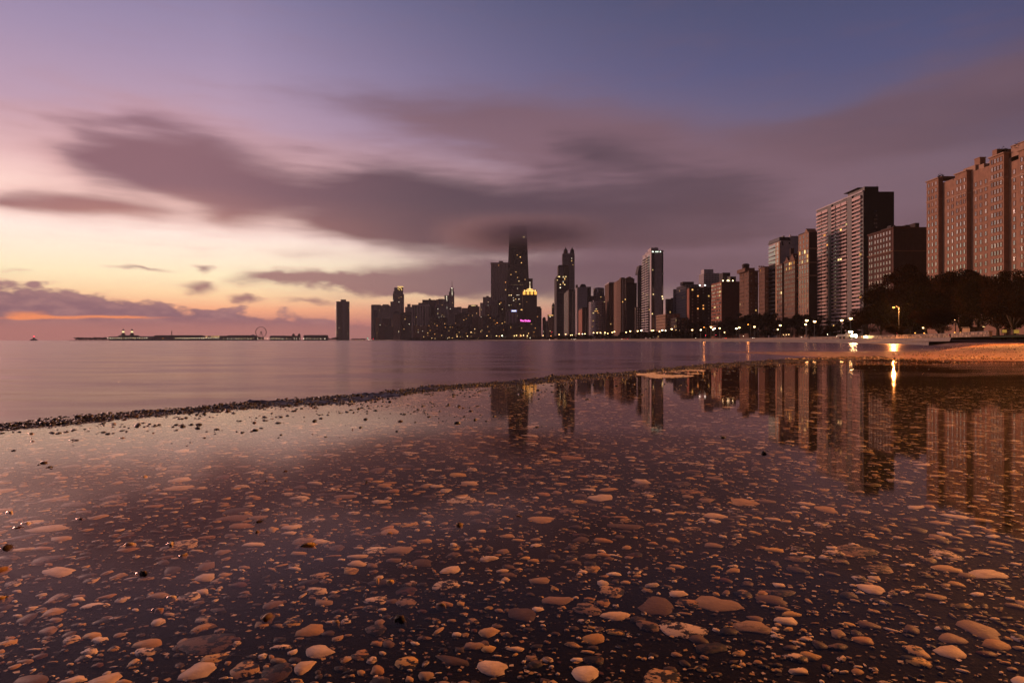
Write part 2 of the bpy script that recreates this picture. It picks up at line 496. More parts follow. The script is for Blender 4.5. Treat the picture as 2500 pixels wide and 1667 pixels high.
def build_slab():
    mb = MB(); pts = []
    for i, (x, y) in enumerate(ep):
        n = mnoise.noise(Vector((x * 2.3, y * 2.3, 0))) * .05 + mnoise.noise(Vector((x * 9, y * 9, 3))) * .02
        k = min(1.0, max(.3, y / 5)); pts.append((x + n * k * .8, y - n * k * .6))
    poly = pts + [(60, 30), (60, -3.0)]
    n = len(poly)
    vs = [(x, y, SLAB) for x, y in poly] + [(x, y, -1.0) for x, y in poly]
    fs = [tuple(reversed(range(n)))]
    me_v = vs
    for i in range(len(pts) - 1): fs.append((i, i + 1, i + 1 + n, i + n))
    mb.add(me_v, fs)
    bm = bmesh.new(); me = mb.mesh('ledge', M_SLAB); bm.from_mesh(me)
    bmesh.ops.triangulate(bm, faces=[f for f in bm.faces if len(f.verts) > 4]); bmesh.ops.recalc_face_normals(bm, faces=bm.faces)
    bm.normal_update()
    for f in bm.faces:
        if abs(f.normal.z) > .9 and f.normal.z < 0: f.normal_flip()
    bm.to_mesh(me); bm.free()
    # the big face must look up
    o = obj_of('concrete_pavement', me)
    return tag(o, kind='structure')
LEDGE = build_slab()

# ------------------------------------------------------------------ pebbles set in the worn concrete
def pebble_material():
    m, nt = new_mat('pebble_stone')
    oi = nt.add('ShaderNodeObjectInfo'); ge = nt.add('ShaderNodeNewGeometry'); tc = nt.add('ShaderNodeTexCoord')
    r = nt.math('FRACT', nt.math('ADD', oi.outputs['Random'], ge.outputs['Random Per Island']))
    base = nt.ramp(r, [(0.0, (.26, .17, .11, 1)), (.07, (.50, .36, .25, 1)), (.14, (.10, .06, .045, 1)), (.21, (.40, .25, .13, 1)), (.28, (.035, .022, .018, 1)), (.35, (.46, .28, .09, 1)), (.42, (.22, .14, .10, 1)),
                       (.49, (.58, .44, .34, 1)), (.56, (.06, .036, .03, 1)), (.63, (.36, .21, .08, 1)), (.70, (.15, .09, .065, 1)), (.77, (.50, .39, .32, 1)), (.84, (.30, .16, .07, 1)), (.90, (.62, .49, .38, 1)), (.95, (.07, .025, .018, 1))], 'CONSTANT')
    r2 = nt.math('FRACT', nt.math('MULTIPLY', r, 23.7))
    n = nt.noise(ge.outputs['Position'], 55, 4, .65)
    n2 = nt.noise(ge.outputs['Position'], 190, 3, .6)
    base = nt.mix(nt.math('MULTIPLY', nt.maprange(n, .35, .7), .35), base, (.14, .09, .06, 1))
    # some stones are pitted through to the dark paste
    pit = nt.maprange(nt.math('ADD', n, nt.math('MULTIPLY', n2, .55)), .74, .80)
    thr = nt.maprange(r2, .35, .6)
    base = nt.mix(nt.math('MULTIPLY', pit, thr), base, (.012, .010, .010, 1))
    p = principled(nt, base, .6, .08, normal=bump(nt, nt.math('ADD', n, n2), .25, .003))
    return finish(m, nt, p.outputs[0])
M_PEB = pebble_material()
NSEG = 13
def pebble_shape(rs, n=NSEG):
    """unit outline (radius about 1) of a worn stone; returns ring radii and angles"""
    kind = rs.random()
    asp = rs.uniform(.58, 1.0) if kind < .86 else rs.uniform(.25, .5)
    a = np.linspace(0, 2 * np.pi, n, endpoint=False) + rs.uniform(-.12, .12, n)
    e = rs.uniform(1.7, 2.4) if kind < .45 else rs.uniform(1.15, 3.6)
    c, s = np.cos(a), np.sin(a)
    rad = (np.abs(c) ** e + np.abs(s) ** e) ** (-1 / e)
    rad = rad * (1 + .12 * np.cos(2 * a + rs.uniform(0, 6.28)) + .10 * np.cos(3 * a + rs.uniform(0, 6.28)) + rs.normal(0, .075, n))
    return rad * c, rad * s * asp
def pebble_arrays(rs, h=1.0, n=NSEG):
    x, y = pebble_shape(rs, n)
    v = np.zeros((2 * n + 1, 3))
    v[:n, 0] = x; v[:n, 1] = y; v[:n, 2] = -.6 * h
    v[n:2 * n, 0] = x * .93; v[n:2 * n, 1] = y * .93; v[n:2 * n, 2] = h * .85
    v[2 * n] = (x.mean(), y.mean(), h)
    f = []
    for i in range(n):
        j = (i + 1) % n
        f += [(i, j, n + j), (i, n + j, n + i), (n + i, n + j, 2 * n)]
    return v, np.array(f)
def pebbles():
    rs = np.random.default_rng(11)
    protos = []
    for k in range(26):
        v, f = pebble_arrays(rs, h=.05)
        protos.append(mesh_np('pebble', v, f, M_PEB))
    # poisson-like scatter, biggest first, in the part of the ledge the camera looks down on
    grid = {}
    placed = []
    def try_put(x, y, r):
        gx, gy = int(x // .05), int(y // .05)
        k = 2
        for ix in range(gx - k, gx + k + 1):
            for iy in range(gy - k, gy + k + 1):
                for (qx, qy, qr) in grid.get((ix, iy), ()):
                    if (qx - x) ** 2 + (qy - y) ** 2 < (.74 * (qr + r)) ** 2: return False
        grid.setdefault((gx, gy), []).append((x, y, r)); placed.append((x, y, r)); return True
    def sample(n, ymax, power):
        y = .55 + (ymax - .55) * rs.random(n) ** power
        x = (rs.random(n) * 2 - 1) * (y * .78 + .25)
        return x, y
    for rmin, rmax, n, ymax, pw in ((.018, .034, 800, 4.6, .68), (.012, .018, 3600, 5.0, .74), (.007, .012, 9000, 5.2, .84), (.0025, .007, 20000, 5.0, 1.0)):
        xs, ys = sample(n, ymax, pw)
        ed = edge_dist(xs, ys)
        rr = rmin + (rmax - rmin) * rs.random(n) ** 1.7
        for x, y, r, e in zip(xs, ys, rr, ed):
            if e < .10: continue
            # the smooth skin of the paste still covers the stones here and there
            cov = mnoise.noise(Vector((x * 1.1, y * 1.1, 4.0)))
            if cov > .30 and r < .02 and x < -.1: continue
            try_put(float(x), float(y), float(r))
    P = np.array(placed)
    size_px = P[:, 2] ** 2 / (P[:, 1] ** 3)            # how large it shows
    order = np.argsort(-size_px)
    one = order[:300]; rest = order[300:]
    for i in one:
        x, y, r = P[i]
        o = bpy.data.objects.new('pebble', protos[int(rs.integers(26))])
        s = r * 1.05
        o.location = (x, y, SLAB + .001); o.rotation_euler = (0, 0, rs.uniform(0, 6.28)); o.scale = (s, s, .016)
        link(o, LEDGE)
    vs = []; fs = []; base = 0
    pv = [np.array([q.co for q in me.vertices]) for me in protos]
    pf = [np.array([tuple(p.vertices) for p in me.polygons]) for me in protos]
    sm = []
    for k in range(14):
        v, f = pebble_arrays(rs, h=.05, n=7); sm.append((v, f))
    for i in rest:
        x, y, r = P[i]; a = rs.uniform(0, 6.28); ca, sa = math.cos(a), math.sin(a)
        if r > .012:
            k = int(rs.integers(26)); v, f = pv[k], pf[k]
        else:
            v, f = sm[int(rs.integers(14))]
        w = np.empty_like(v)
        w[:, 0] = (v[:, 0] * ca - v[:, 1] * sa) * r + x; w[:, 1] = (v[:, 0] * sa + v[:, 1] * ca) * r + y; w[:, 2] = v[:, 2] * (.010 + min(.006, r * .4)) + SLAB + .001
        vs.append(w); fs.append(f + base); base += len(w)
    me = mesh_np('small_pebbles', np.concatenate(vs), np.concatenate(fs), M_PEB)
    o = obj_of('small_pebbles', me, LEDGE); o['kind'] = 'stuff'
    # grit: tiny chips, and coarser flakes further out where only glints show
    n = 26000
    y = .55 + 5.5 * rs.random(n) ** 1.4; x = (rs.random(n) * 2 - 1) * (y * .78 + .25)
    e = edge_dist(x, y); ok = (e > .08); x, y = x[ok], y[ok]; n = len(x)
    r = (.0012 + .0032 * rs.random(n) ** 2) * (1 + .35 * np.maximum(0, y - 2.5))
    a = rs.uniform(0, 6.28, n); asp = rs.uniform(.4, 1, n)
    q = np.array([(-1, -.7), (.3, -1), (1, .1), (-.2, 1)])
    vx = q[None, :, 0] * r[:, None]; vy = q[None, :, 1] * (r * asp)[:, None]
    ca, sa = np.cos(a)[:, None], np.sin(a)[:, None]
    V = np.zeros((n, 4, 3)); V[:, :, 0] = vx * ca - vy * sa + x[:, None]; V[:, :, 1] = vx * sa + vy * ca + y[:, None]; V[:, :, 2] = SLAB + .0016
    me = mesh_np('grit', V.reshape(-1, 3), np.arange(n * 4).reshape(n, 4), M_PEB)
    o = obj_of('grit', me, LEDGE); o['kind'] = 'stuff'
    return P
PEB = pebbles()

# ------------------------------------------------------------------ the crust of shells, weed and rubble along the lake edge
def crust_material():
    m, nt = new_mat('wet_crust')
    ge = nt.add('ShaderNodeNewGeometry'); oi = nt.add('ShaderNodeObjectInfo')
    r = nt.math('FRACT', nt.math('ADD', oi.outputs['Random'], ge.outputs['Random Per Island']))
    c = nt.ramp(r, [(0, (.005, .004, .004, 1)), (.55, (.012, .008, .007, 1)), (.85, (.026, .015, .010, 1)), (.95, (.07, .035, .02, 1)), (1, (.13, .07, .04, 1))])
    n = nt.noise(ge.outputs['Position'], 160, 3, .6)
    p = principled(nt, c, .42, .5, normal=bump(nt, n, .5, .004))
    return finish(m, nt, p.outputs[0])
M_CRUST = crust_material()
def bed_material():
    m, nt = new_mat('matted_weed')
    ge = nt.add('ShaderNodeNewGeometry')
    n = nt.noise(ge.outputs['Position'], 70, 4, .7)
    p = principled(nt, nt.ramp(n, [(.35, (.004, .003, .003, 1)), (.6, (.012, .008, .006, 1)), (.75, (.04, .022, .013, 1))]), .4, .5, normal=bump(nt, n, .8, .008))
    return finish(m, nt, p.outputs[0])
M_BED = bed_material()
def rock_proto(rs, sub=1):
    bm = bmesh.new(); bmesh.ops.create_icosphere(bm, subdivisions=sub, radius=1.0)
    off = Vector((rs.uniform(-9, 9), rs.uniform(-9, 9), rs.uniform(-9, 9)))
    sx, sy, sz = rs.uniform(.7, 1.3), rs.uniform(.6, 1.1), rs.uniform(.35, .75)
    for v in bm.verts:
        k = 1 + .55 * mnoise.noise(v.co * 1.5 + off)
        v.co = Vector((v.co.x * sx, v.co.y * sy, v.co.z * sz)) * k
    V = np.array([v.co[:] for v in bm.verts]); Fc = np.array([[v.index for v in f.verts] for f in bm.faces])
    bm.free()
    return V, Fc
def crust():
    rs = np.random.default_rng(5)
    protos = [rock_proto(rs, 1) for _ in range(12)]
    pts = edge_points(.01)
    cum = np.array(pts)
    vs = []; fs = []; base = 0
    N = 36000
    # choose along the edge with a density that falls off with distance
    dist = np.hypot(cum[:, 0], cum[:, 1]); wgt = 1 / np.maximum(1.4, dist) ** .75
    wgt[(cum[:, 1] < 1.5)] *= .15; wgt[cum[:, 1] > 14] = 0; wgt /= wgt.sum()
    idx = rs.choice(len(cum), N, p=wgt)
    for q, i in enumerate(idx):
        i = min(i, len(cum) - 2)
        x, y = cum[i]; dx, dy = cum[i + 1] - cum[i]; L = math.hypot(dx, dy) or 1
        nx, ny = dy / L, -dx / L                     # towards the concrete
        wid = .10 + .50 * max(0, mnoise.noise(Vector((x * 1.1, y * 1.1, 8)))) + .22 * max(0, mnoise.noise(Vector((x * 4.3, y * 4.3, 3)))) + .016 * y
        if rs.random() < 1.5 * max(0, mnoise.noise(Vector((x * 5.0, y * 5.0, 14)))) + .25 * max(0, mnoise.noise(Vector((x * 17.0, y * 17.0, 4)))): continue
        far = rs.random() < .26
        t = abs(rs.normal(0, wid * (2.6 if far else .75))) - .02
        if far and mnoise.noise(Vector(((x + nx * t) * 6, (y + ny * t) * 6, 9))) < -.02: continue
        r = (.0022 + .0075 * rs.random() ** 2.6) * (1 + .10 * y)
        hump = max(0, 1 - t / (wid * 1.2))
        clump = .6 + .9 * max(0, mnoise.noise(Vector((x * 4, y * 4, 1))))
        z = SLAB + .002 + (.0045 if far else .004 * hump + rs.random() * .018 * hump * clump * (1 + .12 * y))
        V, Fc = protos[int(rs.integers(12))]
        a = rs.uniform(0, 6.28); ca, sa = math.cos(a) * r, math.sin(a) * r
        w = np.empty_like(V)
        w[:, 0] = V[:, 0] * ca - V[:, 1] * sa + x + nx * t; w[:, 1] = V[:, 0] * sa + V[:, 1] * ca + y + ny * t; w[:, 2] = V[:, 2] * r * .8 + z
        if q % 3 == 0: w = w  # keep
        vs.append(w); fs.append(Fc + base); base += len(w)
    me = mesh_np('edge_crust', np.concatenate(vs), np.concatenate(fs), M_CRUST)
    o = obj_of('edge_crust', me, LEDGE); o['kind'] = 'stuff'
    # matted bed the crumbs sit in
    q = edge_points(.018); V = []; Fq = []; K = 22
    q = [p for p in q if 1.0 < p[1] < 13.5]
    for i, (x, y) in enumerate(q):
        x1, y1 = q[min(i + 1, len(q) - 1)]; x0, y0 = q[max(i - 1, 0)]; L = math.hypot(x1 - x0, y1 - y0) or 1; nx, ny = (y1 - y0) / L, -(x1 - x0) / L
        wd = .09 + .42 * max(0, mnoise.noise(Vector((x * 1.1, y * 1.1, 8)))) + .14 * max(0, mnoise.noise(Vector((x * 4.3, y * 4.3, 3)))) + .012 * y
        for k in range(K):
            t = k / (K - 1); d = -.03 + wd * t
            px_, py_ = x + nx * d, y + ny * d
            h = .003 + (1 - t) ** .45 * (.003 + .016 * max(0, .25 + mnoise.noise(Vector((px_ * 6, py_ * 6, 5)))) + .010 * mnoise.noise(Vector((px_ * 30, py_ * 30, 6)))) + .007 * mnoise.noise(Vector((px_ * 70, py_ * 70, 1)))
            V.append((px_, py_, SLAB + (h * (1 + .07 * y) if 0 < k < K - 1 else -.004)))
    for i in range(len(q) - 1):
        for k in range(K - 1): Fq.append((i * K + k, i * K + k + 1, (i + 1) * K + k + 1, (i + 1) * K + k))
    o = obj_of('crust_bed', mesh_np('crust_bed', np.array(V), np.array(Fq), M_BED), LEDGE)
    # larger lumps that can be picked out one by one
    lum = []
    for k in range(8):
        V, Fc = rock_proto(rs, 2); lum.append(mesh_np('rubble_lump', V, Fc, M_CRUST))
    def lump(px, off, r):
        i = int(np.argmin(np.abs(1250 + cum[:, 0] / np.maximum(.1, cum[:, 1]) * F - px) + (cum[:, 1] < 1.0) * 1e6))
        x, y = cum[i]; dx, dy = cum[min(i + 1, len(cum) - 1)] - cum[max(i - 1, 0)]; L = math.hypot(dx, dy)
        o = bpy.data.objects.new('rubble_lump', lum[int(rs.integers(8))])
        o.location = (x + dy / L * off, y - dx / L * off, SLAB + r * .3); o.rotation_euler = (rs.uniform(-.3, .3), rs.uniform(-.3, .3), rs.uniform(0, 6.28)); o.scale = (r, r, r * .8)
        link(o, LEDGE)
    for px in list(rs.uniform(1040, 1400, 46)) + list(rs.uniform(40, 1000, 44)) + list(rs.uniform(1400, 1700, 24)):
        lump(px, abs(rs.normal(.02, .05)), rs.uniform(.008, .018) * (1.3 if 1040 < px < 1330 else 1.0))
crust()

# ------------------------------------------------------------------ film of water standing on the ledge
def film_material():
    m, nt = new_mat('standing_water')
    ge = nt.add('ShaderNodeNewGeometry'); pos = ge.outputs['Position']
    sep = nt.add('ShaderNodeSeparateXYZ'); nt.l.new(pos, sep.inputs[0])
    soft = nt.noise(nt.mapping(pos, (1.2, 2.6, 1)), 1.0, 2, .5)
    rip = nt.noise(nt.mapping(pos, (5, 16, 1)), 1.0, 2, .55)
    fine = nt.noise(nt.mapping(pos, (26, 60, 1)), 1.0, 3, .6)
    # towards the sand the film thins out over the rough paste and the surface breaks up
    zone = nt.math('MULTIPLY', nt.maprange(sep.outputs[0], 1.6, 5.5), nt.maprange(sep.outputs[1], 4.0, 6.0))
    pat = nt.noise(nt.mapping(pos, (.8, 1.9, 1)), 1.0, 3, .6)
    zone = nt.math('MULTIPLY', zone, nt.maprange(pat, .44, .56))
    h = nt.math('ADD', nt.math('MULTIPLY', soft, .010), nt.math('MULTIPLY', rip, .0012))
    h = nt.math('ADD', h, nt.math('MULTIPLY', fine, nt.math('MULTIPLY_ADD', zone, .010, .00010)))
    nrm = bump(nt, h, 1.0, .035)
    gl = nt.add('ShaderNodeBsdfGlossy'); gl.inputs[0].default_value = (1.0, .80, .74, 1)
    nt.l.new(nrm, gl.inputs['Normal'])
    rough = nt.math('ADD', nt.maprange(sep.outputs[0], -2.2, 1.5, .12, .03), nt.math('MULTIPLY', zone, .10))
    nt.l.new(rough, gl.inputs['Roughness'])
    tr = nt.add('ShaderNodeBsdfTransparent'); tr.inputs[0].default_value = (.94, .92, .92, 1)
    # reflectance of water by angle, the same from above and for light coming back up through the film
    dt = nt.add('ShaderNodeVectorMath', operation='DOT_PRODUCT'); nt.l.new(ge.outputs['Incoming'], dt.inputs[0]); nt.l.new(ge.outputs['Normal'], dt.inputs[1])
    sch = nt.math('MULTIPLY_ADD', nt.math('POWER', nt.math('SUBTRACT', 1.0, nt.math('ABSOLUTE', dt.outputs['Value'])), 6.8), .996, .004, clamp=True)
    mx = nt.add('ShaderNodeMixShader')
    nt.l.new(sch, mx.inputs[0]); nt.l.new(tr.outputs[0], mx.inputs[1]); nt.l.new(gl.outputs[0], mx.inputs[2])
    return finish(m, nt, mx.outputs[0])
M_FILM = film_material()
FILM_Z = SLAB + .0065
def film():
    rs = np.random.default_rng(3)
    mb = MB(); pts = []
    q = edge_points(.08)
    for i in range(len(q) - 1):
        (x, y), (x1, y1) = q[i], q[i + 1]
        dx, dy = x1 - x, y1 - y; L = math.hypot(dx, dy) or 1
        t = .035 + .05 * max(0, mnoise.noise(Vector((x * 1.7, y * 1.7, 2)))) + .006 * y
        pts.append((x + dy / L * t, y - dx / L * t, FILM_Z))
    pts = [p for p in pts if p[1] < 13.0]
    poly = pts + [(60, 13.0, FILM_Z), (60, -3.0, FILM_Z)]
    me = bpy.data.meshes.new('water_film'); me.from_pydata(poly, [], [tuple(range(len(poly)))])
    bm = bmesh.new(); bm.from_mesh(me); bmesh.ops.triangulate(bm, faces=bm.faces[:]); bm.normal_update()
    for f in bm.faces:
        if f.normal.z < 0: f.normal_flip()
    # the water climbs a little around every stone that breaks its surface
    stones = []
    for k in range(120):
        if k < 95:
            px = rs.uniform(0, 900); D = 1.5 + 2.4 * rs.random() ** .6
        else:
            px = rs.uniform(-50, 1300); D = rs.uniform(.8, 1.4)
        if px > 500 and rs.random() < .6 and k < 95: continue
        x, y = X_of(px, D), D
        if edge_dist([x], [y])[0] < .08: continue
        stones.append((x, y, (.0035 + .009 * rs.random() ** 1.8) if k < 95 else rs.uniform(.006, .011), rs.uniform(0, 6.28), rs.uniform(.45, .9)))
    for x, y, r, a, asp in stones:
        prof = [(.95, .0028), (1.12, .0016), (1.32, .0003)]
        rings = []
        ca, sa = math.cos(a), math.sin(a)
        for kq, hh in prof:
            ring = []
            for i in range(14):
                t = 2 * math.pi * i / 14
                e = r * kq + 0
                u, v = math.cos(t) * e, math.sin(t) * (r * asp + r * (kq - 1))
                ring.append(bm.verts.new((x + u * ca - v * sa, y + u * sa + v * ca, FILM_Z + hh * min(1, r / .012))))
            rings.append(ring)
        for k in range(len(rings) - 1):
            for i in range(14):
                j = (i + 1) % 14
                f = bm.faces.new((rings[k + 1][i], rings[k + 1][j], rings[k][j], rings[k][i])); f.smooth = True
    bm.to_mesh(me); bm.free()
    me.materials.append(M_FILM)
    o = obj_of('puddle_water', me); tag(o, kind='structure')
    # those stones
    protos = []
    for k in range(10):
        V, Fc = rock_proto(rs, 2); me2 = mesh_np('raised_stone', V, Fc, M_PEB, smooth=True); protos.append(me2)
    for x, y, r, a, asp in stones:
        o = bpy.data.objects.new('raised_stone', protos[int(rs.integers(10))])
        o.location = (x, y, SLAB + .004); o.rotation_euler = (0, 0, a); o.scale = (r, r * asp * 1.1, .006 + r * .5)
        link(o, LEDGE)
film()

# ------------------------------------------------------------------ foam washed over the edge
def foam():
    rs = np.random.default_rng(21)
    m, nt = new_mat('lake_foam')
    ge = nt.add('ShaderNodeNewGeometry')
    n = nt.noise(ge.outputs['Position'], 60, 3, .6)
    p = principled(nt, nt.ramp(n, [(.3, (.22, .19, .19, 1)), (.7, (.46, .41, .42, 1))]), .75, .3, normal=bump(nt, n, .5, .01))
    finish(m, nt, p.outputs[0])
    vs = []; fs = []; base = 0
    ring = 7
    n = 9000
    for k in range(n):
        # a long tongue from (1555,912) to (2150,925) on the water film
        t = rs.random() ** 1.3
        px = 1556 + 460 * t
        if px < 1735:
            py = 911 - 12 * (px - 1556) / 180 + rs.random() * (4 + 20 * math.sin(math.pi * min(1, (px - 1556) / 190)) * .8)
        else:
            py = 916 + 12 * (px - 1735) / 280 + rs.normal(0, 4)
            continue
        D = D_of(py, SLAB + .008); x = X_of(px, D)
        if mnoise.noise(Vector((x * 3.2, D * 2.2, 7))) + .35 * mnoise.noise(Vector((x * 14, D * 9, 2))) < -.12 + .25 * (px - 1556) / 180: continue
        r = rs.uniform(.003, .011)
        V = [(x, D, FILM_Z + .002 + r * .35)]
        for i in range(ring):
            a = 6.283 * i / ring
            V.append((x + math.cos(a) * r * rs.uniform(.8, 1.3), D + math.sin(a) * r * rs.uniform(.8, 1.2) * 1.6, FILM_Z + .0012))
        vs += V
        fs += [(base, base + 1 + i, base + 1 + (i + 1) % ring) for i in range(ring)]
        base += ring + 1
    me = mesh_np('foam', np.array(vs), np.array(fs), m, smooth=True)
    o = obj_of('foam', me); tag(o, 'pale pink foam washed over the lake edge of the wet concrete', 'foam', kind='stuff')
foam()

# ================================================================== shoreline, beach, sea wall, city ground
SHORE = [(7.15, 13.6), (10.5, 19.6), (25, 42), (54, 83), (76, 125), (94, 165), (104, 200), (114, 240), (126, 290), (140, 350), (152, 450), (150, 545), (138, 620), (132, 700), (112, 800), (100, 950), (90, 1050), (66, 1110), (62, 1250), (52, 1400), (40, 1520), (-20, 1680), (-70, 1800),
         (-110, 1880), (-190, 1990), (-330, 2060), (-380, 2130), (-430, 2300), (-560, 2500), (-640, 2650), (-770, 2980), (-840, 3300)]
def shore_at(D):
    for (x0, y0), (x1, y1) in zip(SHORE, SHORE[1:]):
        if y0 <= D <= y1: return x0 + (x1 - x0) * (D - y0) / (y1 - y0)
    return SHORE[-1][0] if D > SHORE[-1][1] else SHORE[0][0]
def shore_D(px):
    """depth at which a sight line through photo column px meets the shore"""
    best = None
    k = (px - 1250) / F
    for (x0, y0), (x1, y1) in zip(SHORE, SHORE[1:]):
        a = x0 - k * y0; b = x1 - k * y1
        if a * b <= 0 and a != b: best = y0 + (y1 - y0) * a / (a - b)
    return best
def inland_D(px, m):
    """first depth on that sight line which lies m metres inland of the water's edge"""
    D = shore_D(px) or 200.0
    while X_of(px, D) - shore_at(D) < m and D < 3200: D += 4
    return D
def shore_path(step_fn, d0, d1):
    out = []; D = d0
    while D < d1:
        out.append((shore_at(D), D)); D += step_fn(D)
    out.append((shore_at(d1), d1))
    return out
def offsets(path):
    nr = []
    for i, p in enumerate(path):
        a = path[max(0, i - 1)]; b = path[min(len(path) - 1, i + 1)]
        dx, dy = b[0] - a[0], b[1] - a[1]; L = math.hypot(dx, dy)
        nr.append((dy / L, -dx / L))            # to the right of travel: inland
    return nr
def loft(name, path, prof, mat, jitter=None, smooth=False):
    nr = offsets(path); vs = []; fs = []; k = len(prof)
    for i, (x, y) in enumerate(path):
        for t, z in prof:
            zz = z if jitter is None else z + jitter(x + nr[i][0] * t, y + nr[i][1] * t)
            vs.append((x + nr[i][0] * t, y + nr[i][1] * t, zz))
    for i in range(len(path) - 1):
        for j in range(k - 1):
            fs.append((i * k + j, i * k + j + 1, (i + 1) * k + j + 1, (i + 1) * k + j))
    mb = MB(); mb.add(vs, fs)
    return mb.build(name, mat, smooth=smooth)

def sand_material():
    m, nt = new_mat('wet_sand')
    tc = nt.add('ShaderNodeTexCoord'); P = tc.outputs['Object']
    n = nt.noise(P, 1.6, 5, .7); f = nt.noise(nt.mapping(P, (7, 3, 7)), 1.0, 5, .75); g = nt.noise(P, 90, 2, .6)
    c = nt.ramp(nt.math('ADD', nt.math('MULTIPLY', n, .5), nt.math('MULTIPLY', f, .5)), [(.3, (.15, .062, .024, 1)), (.55, (.32, .145, .058, 1)), (.75, (.48, .25, .115, 1))])
    h = nt.math('ADD', nt.math('MULTIPLY', f, .6), nt.math('MULTIPLY', g, .35))
    p = principled(nt, c, .42, .6, normal=bump(nt, h, 1.0, .12))
    return finish(m, nt, p.outputs[0])
M_SAND = sand_material()
def beach():
    path = shore_path(lambda d: max(.8, d * .05), 13.6, 215)
    nz = lambda x, y: .03 * mnoise.noise(Vector((x * .35, y * .35, 0))) + .015 * mnoise.noise(Vector((x * 1.7, y * 1.7, 2)))
    prof = [(-1.5, -.25), (0, -.02), (1, .13), (2.2, .36), (4, .50), (6, .55), (9, .58), (14, .62), (22, .66), (34, .70), (50, .74), (80, .80), (140, .9)]
    o = loft('beach_sand', path, prof, M_SAND, nz, True); tag(o, kind='structure')
    # tongue of sand lying over the back of the concrete
    vs = []; fs = []; nx, ny = 46, 18
    for j in range(ny):
        for i in range(nx):
            t = i / (nx - 1); s = j / (ny - 1)
            x = 7.4 + 40 * t ** 1.6
            y0 = 12.4 - 1.7 * min(1, t * 6) + .35 * mnoise.noise(Vector((x * .9, 0, 5)))
            y = y0 + s * (12 + 8 * t)
            z = SLAB - .01 + .06 * min(1, s * 5) + .05 * s + .02 * mnoise.noise(Vector((x * .9, y * .9, 1))) + .012 * mnoise.noise(Vector((x * 4, y * 4, 1)))
            if edge_dist([x], [y])[0] < .1: z = SLAB - .05
            vs.append((x, y, z))
    for j in range(ny - 1):
        for i in range(nx - 1):
            fs.append((j * nx + i, j * nx + i + 1, (j + 1) * nx + i + 1, (j + 1) * nx + i))
    mb = MB(); mb.add(vs, fs); o = mb.build('sand_spit', M_SAND, smooth=True); tag(o, kind='structure')
beach()
def beach_stones():
    rs = np.random.default_rng(19); n = 9000
    y = 11.0 + 60 * rs.random(n) ** 2.0; x = y * (.40 + .42 * rs.random(n))
    protos = [rock_proto(rs, 1) for _ in range(8)]
    vs = []; fs = []; base = 0
    for xx, yy in zip(x, y):
        if edge_dist([xx], [yy])[0] < .1 and yy < 19: continue
        if yy > 19 and xx < shore_at(yy) + 1.5: continue
        if mnoise.noise(Vector((xx * .5, yy * .22, 3))) < -.15: continue
        r = (.005 + .010 * rs.random() ** 2.5) * (1 + yy * .025)
        V, Fc = protos[int(rs.integers(8))]; a = rs.uniform(0, 6.28); ca, sa = math.cos(a) * r, math.sin(a) * r
        if yy < 24: z = SLAB + .05 + .05 * min(1, (yy - 11) / 13)
        else: z = .50 + .1 * min(1, (xx - shore_at(yy)) / 10)
        w = np.empty_like(V); w[:, 0] = V[:, 0] * ca - V[:, 1] * sa + xx; w[:, 1] = V[:, 0] * sa + V[:, 1] * ca + yy; w[:, 2] = V[:, 2] * r + z
        vs.append(w); fs.append(Fc + base); base += len(w)
    o = obj_of('beach_gravel', mesh_np('beach_gravel', np.concatenate(vs), np.concatenate(fs), M_PEB)); tag(o, 'scattered gravel on the orange-lit sand', 'gravel', kind='stuff')
beach_stones()

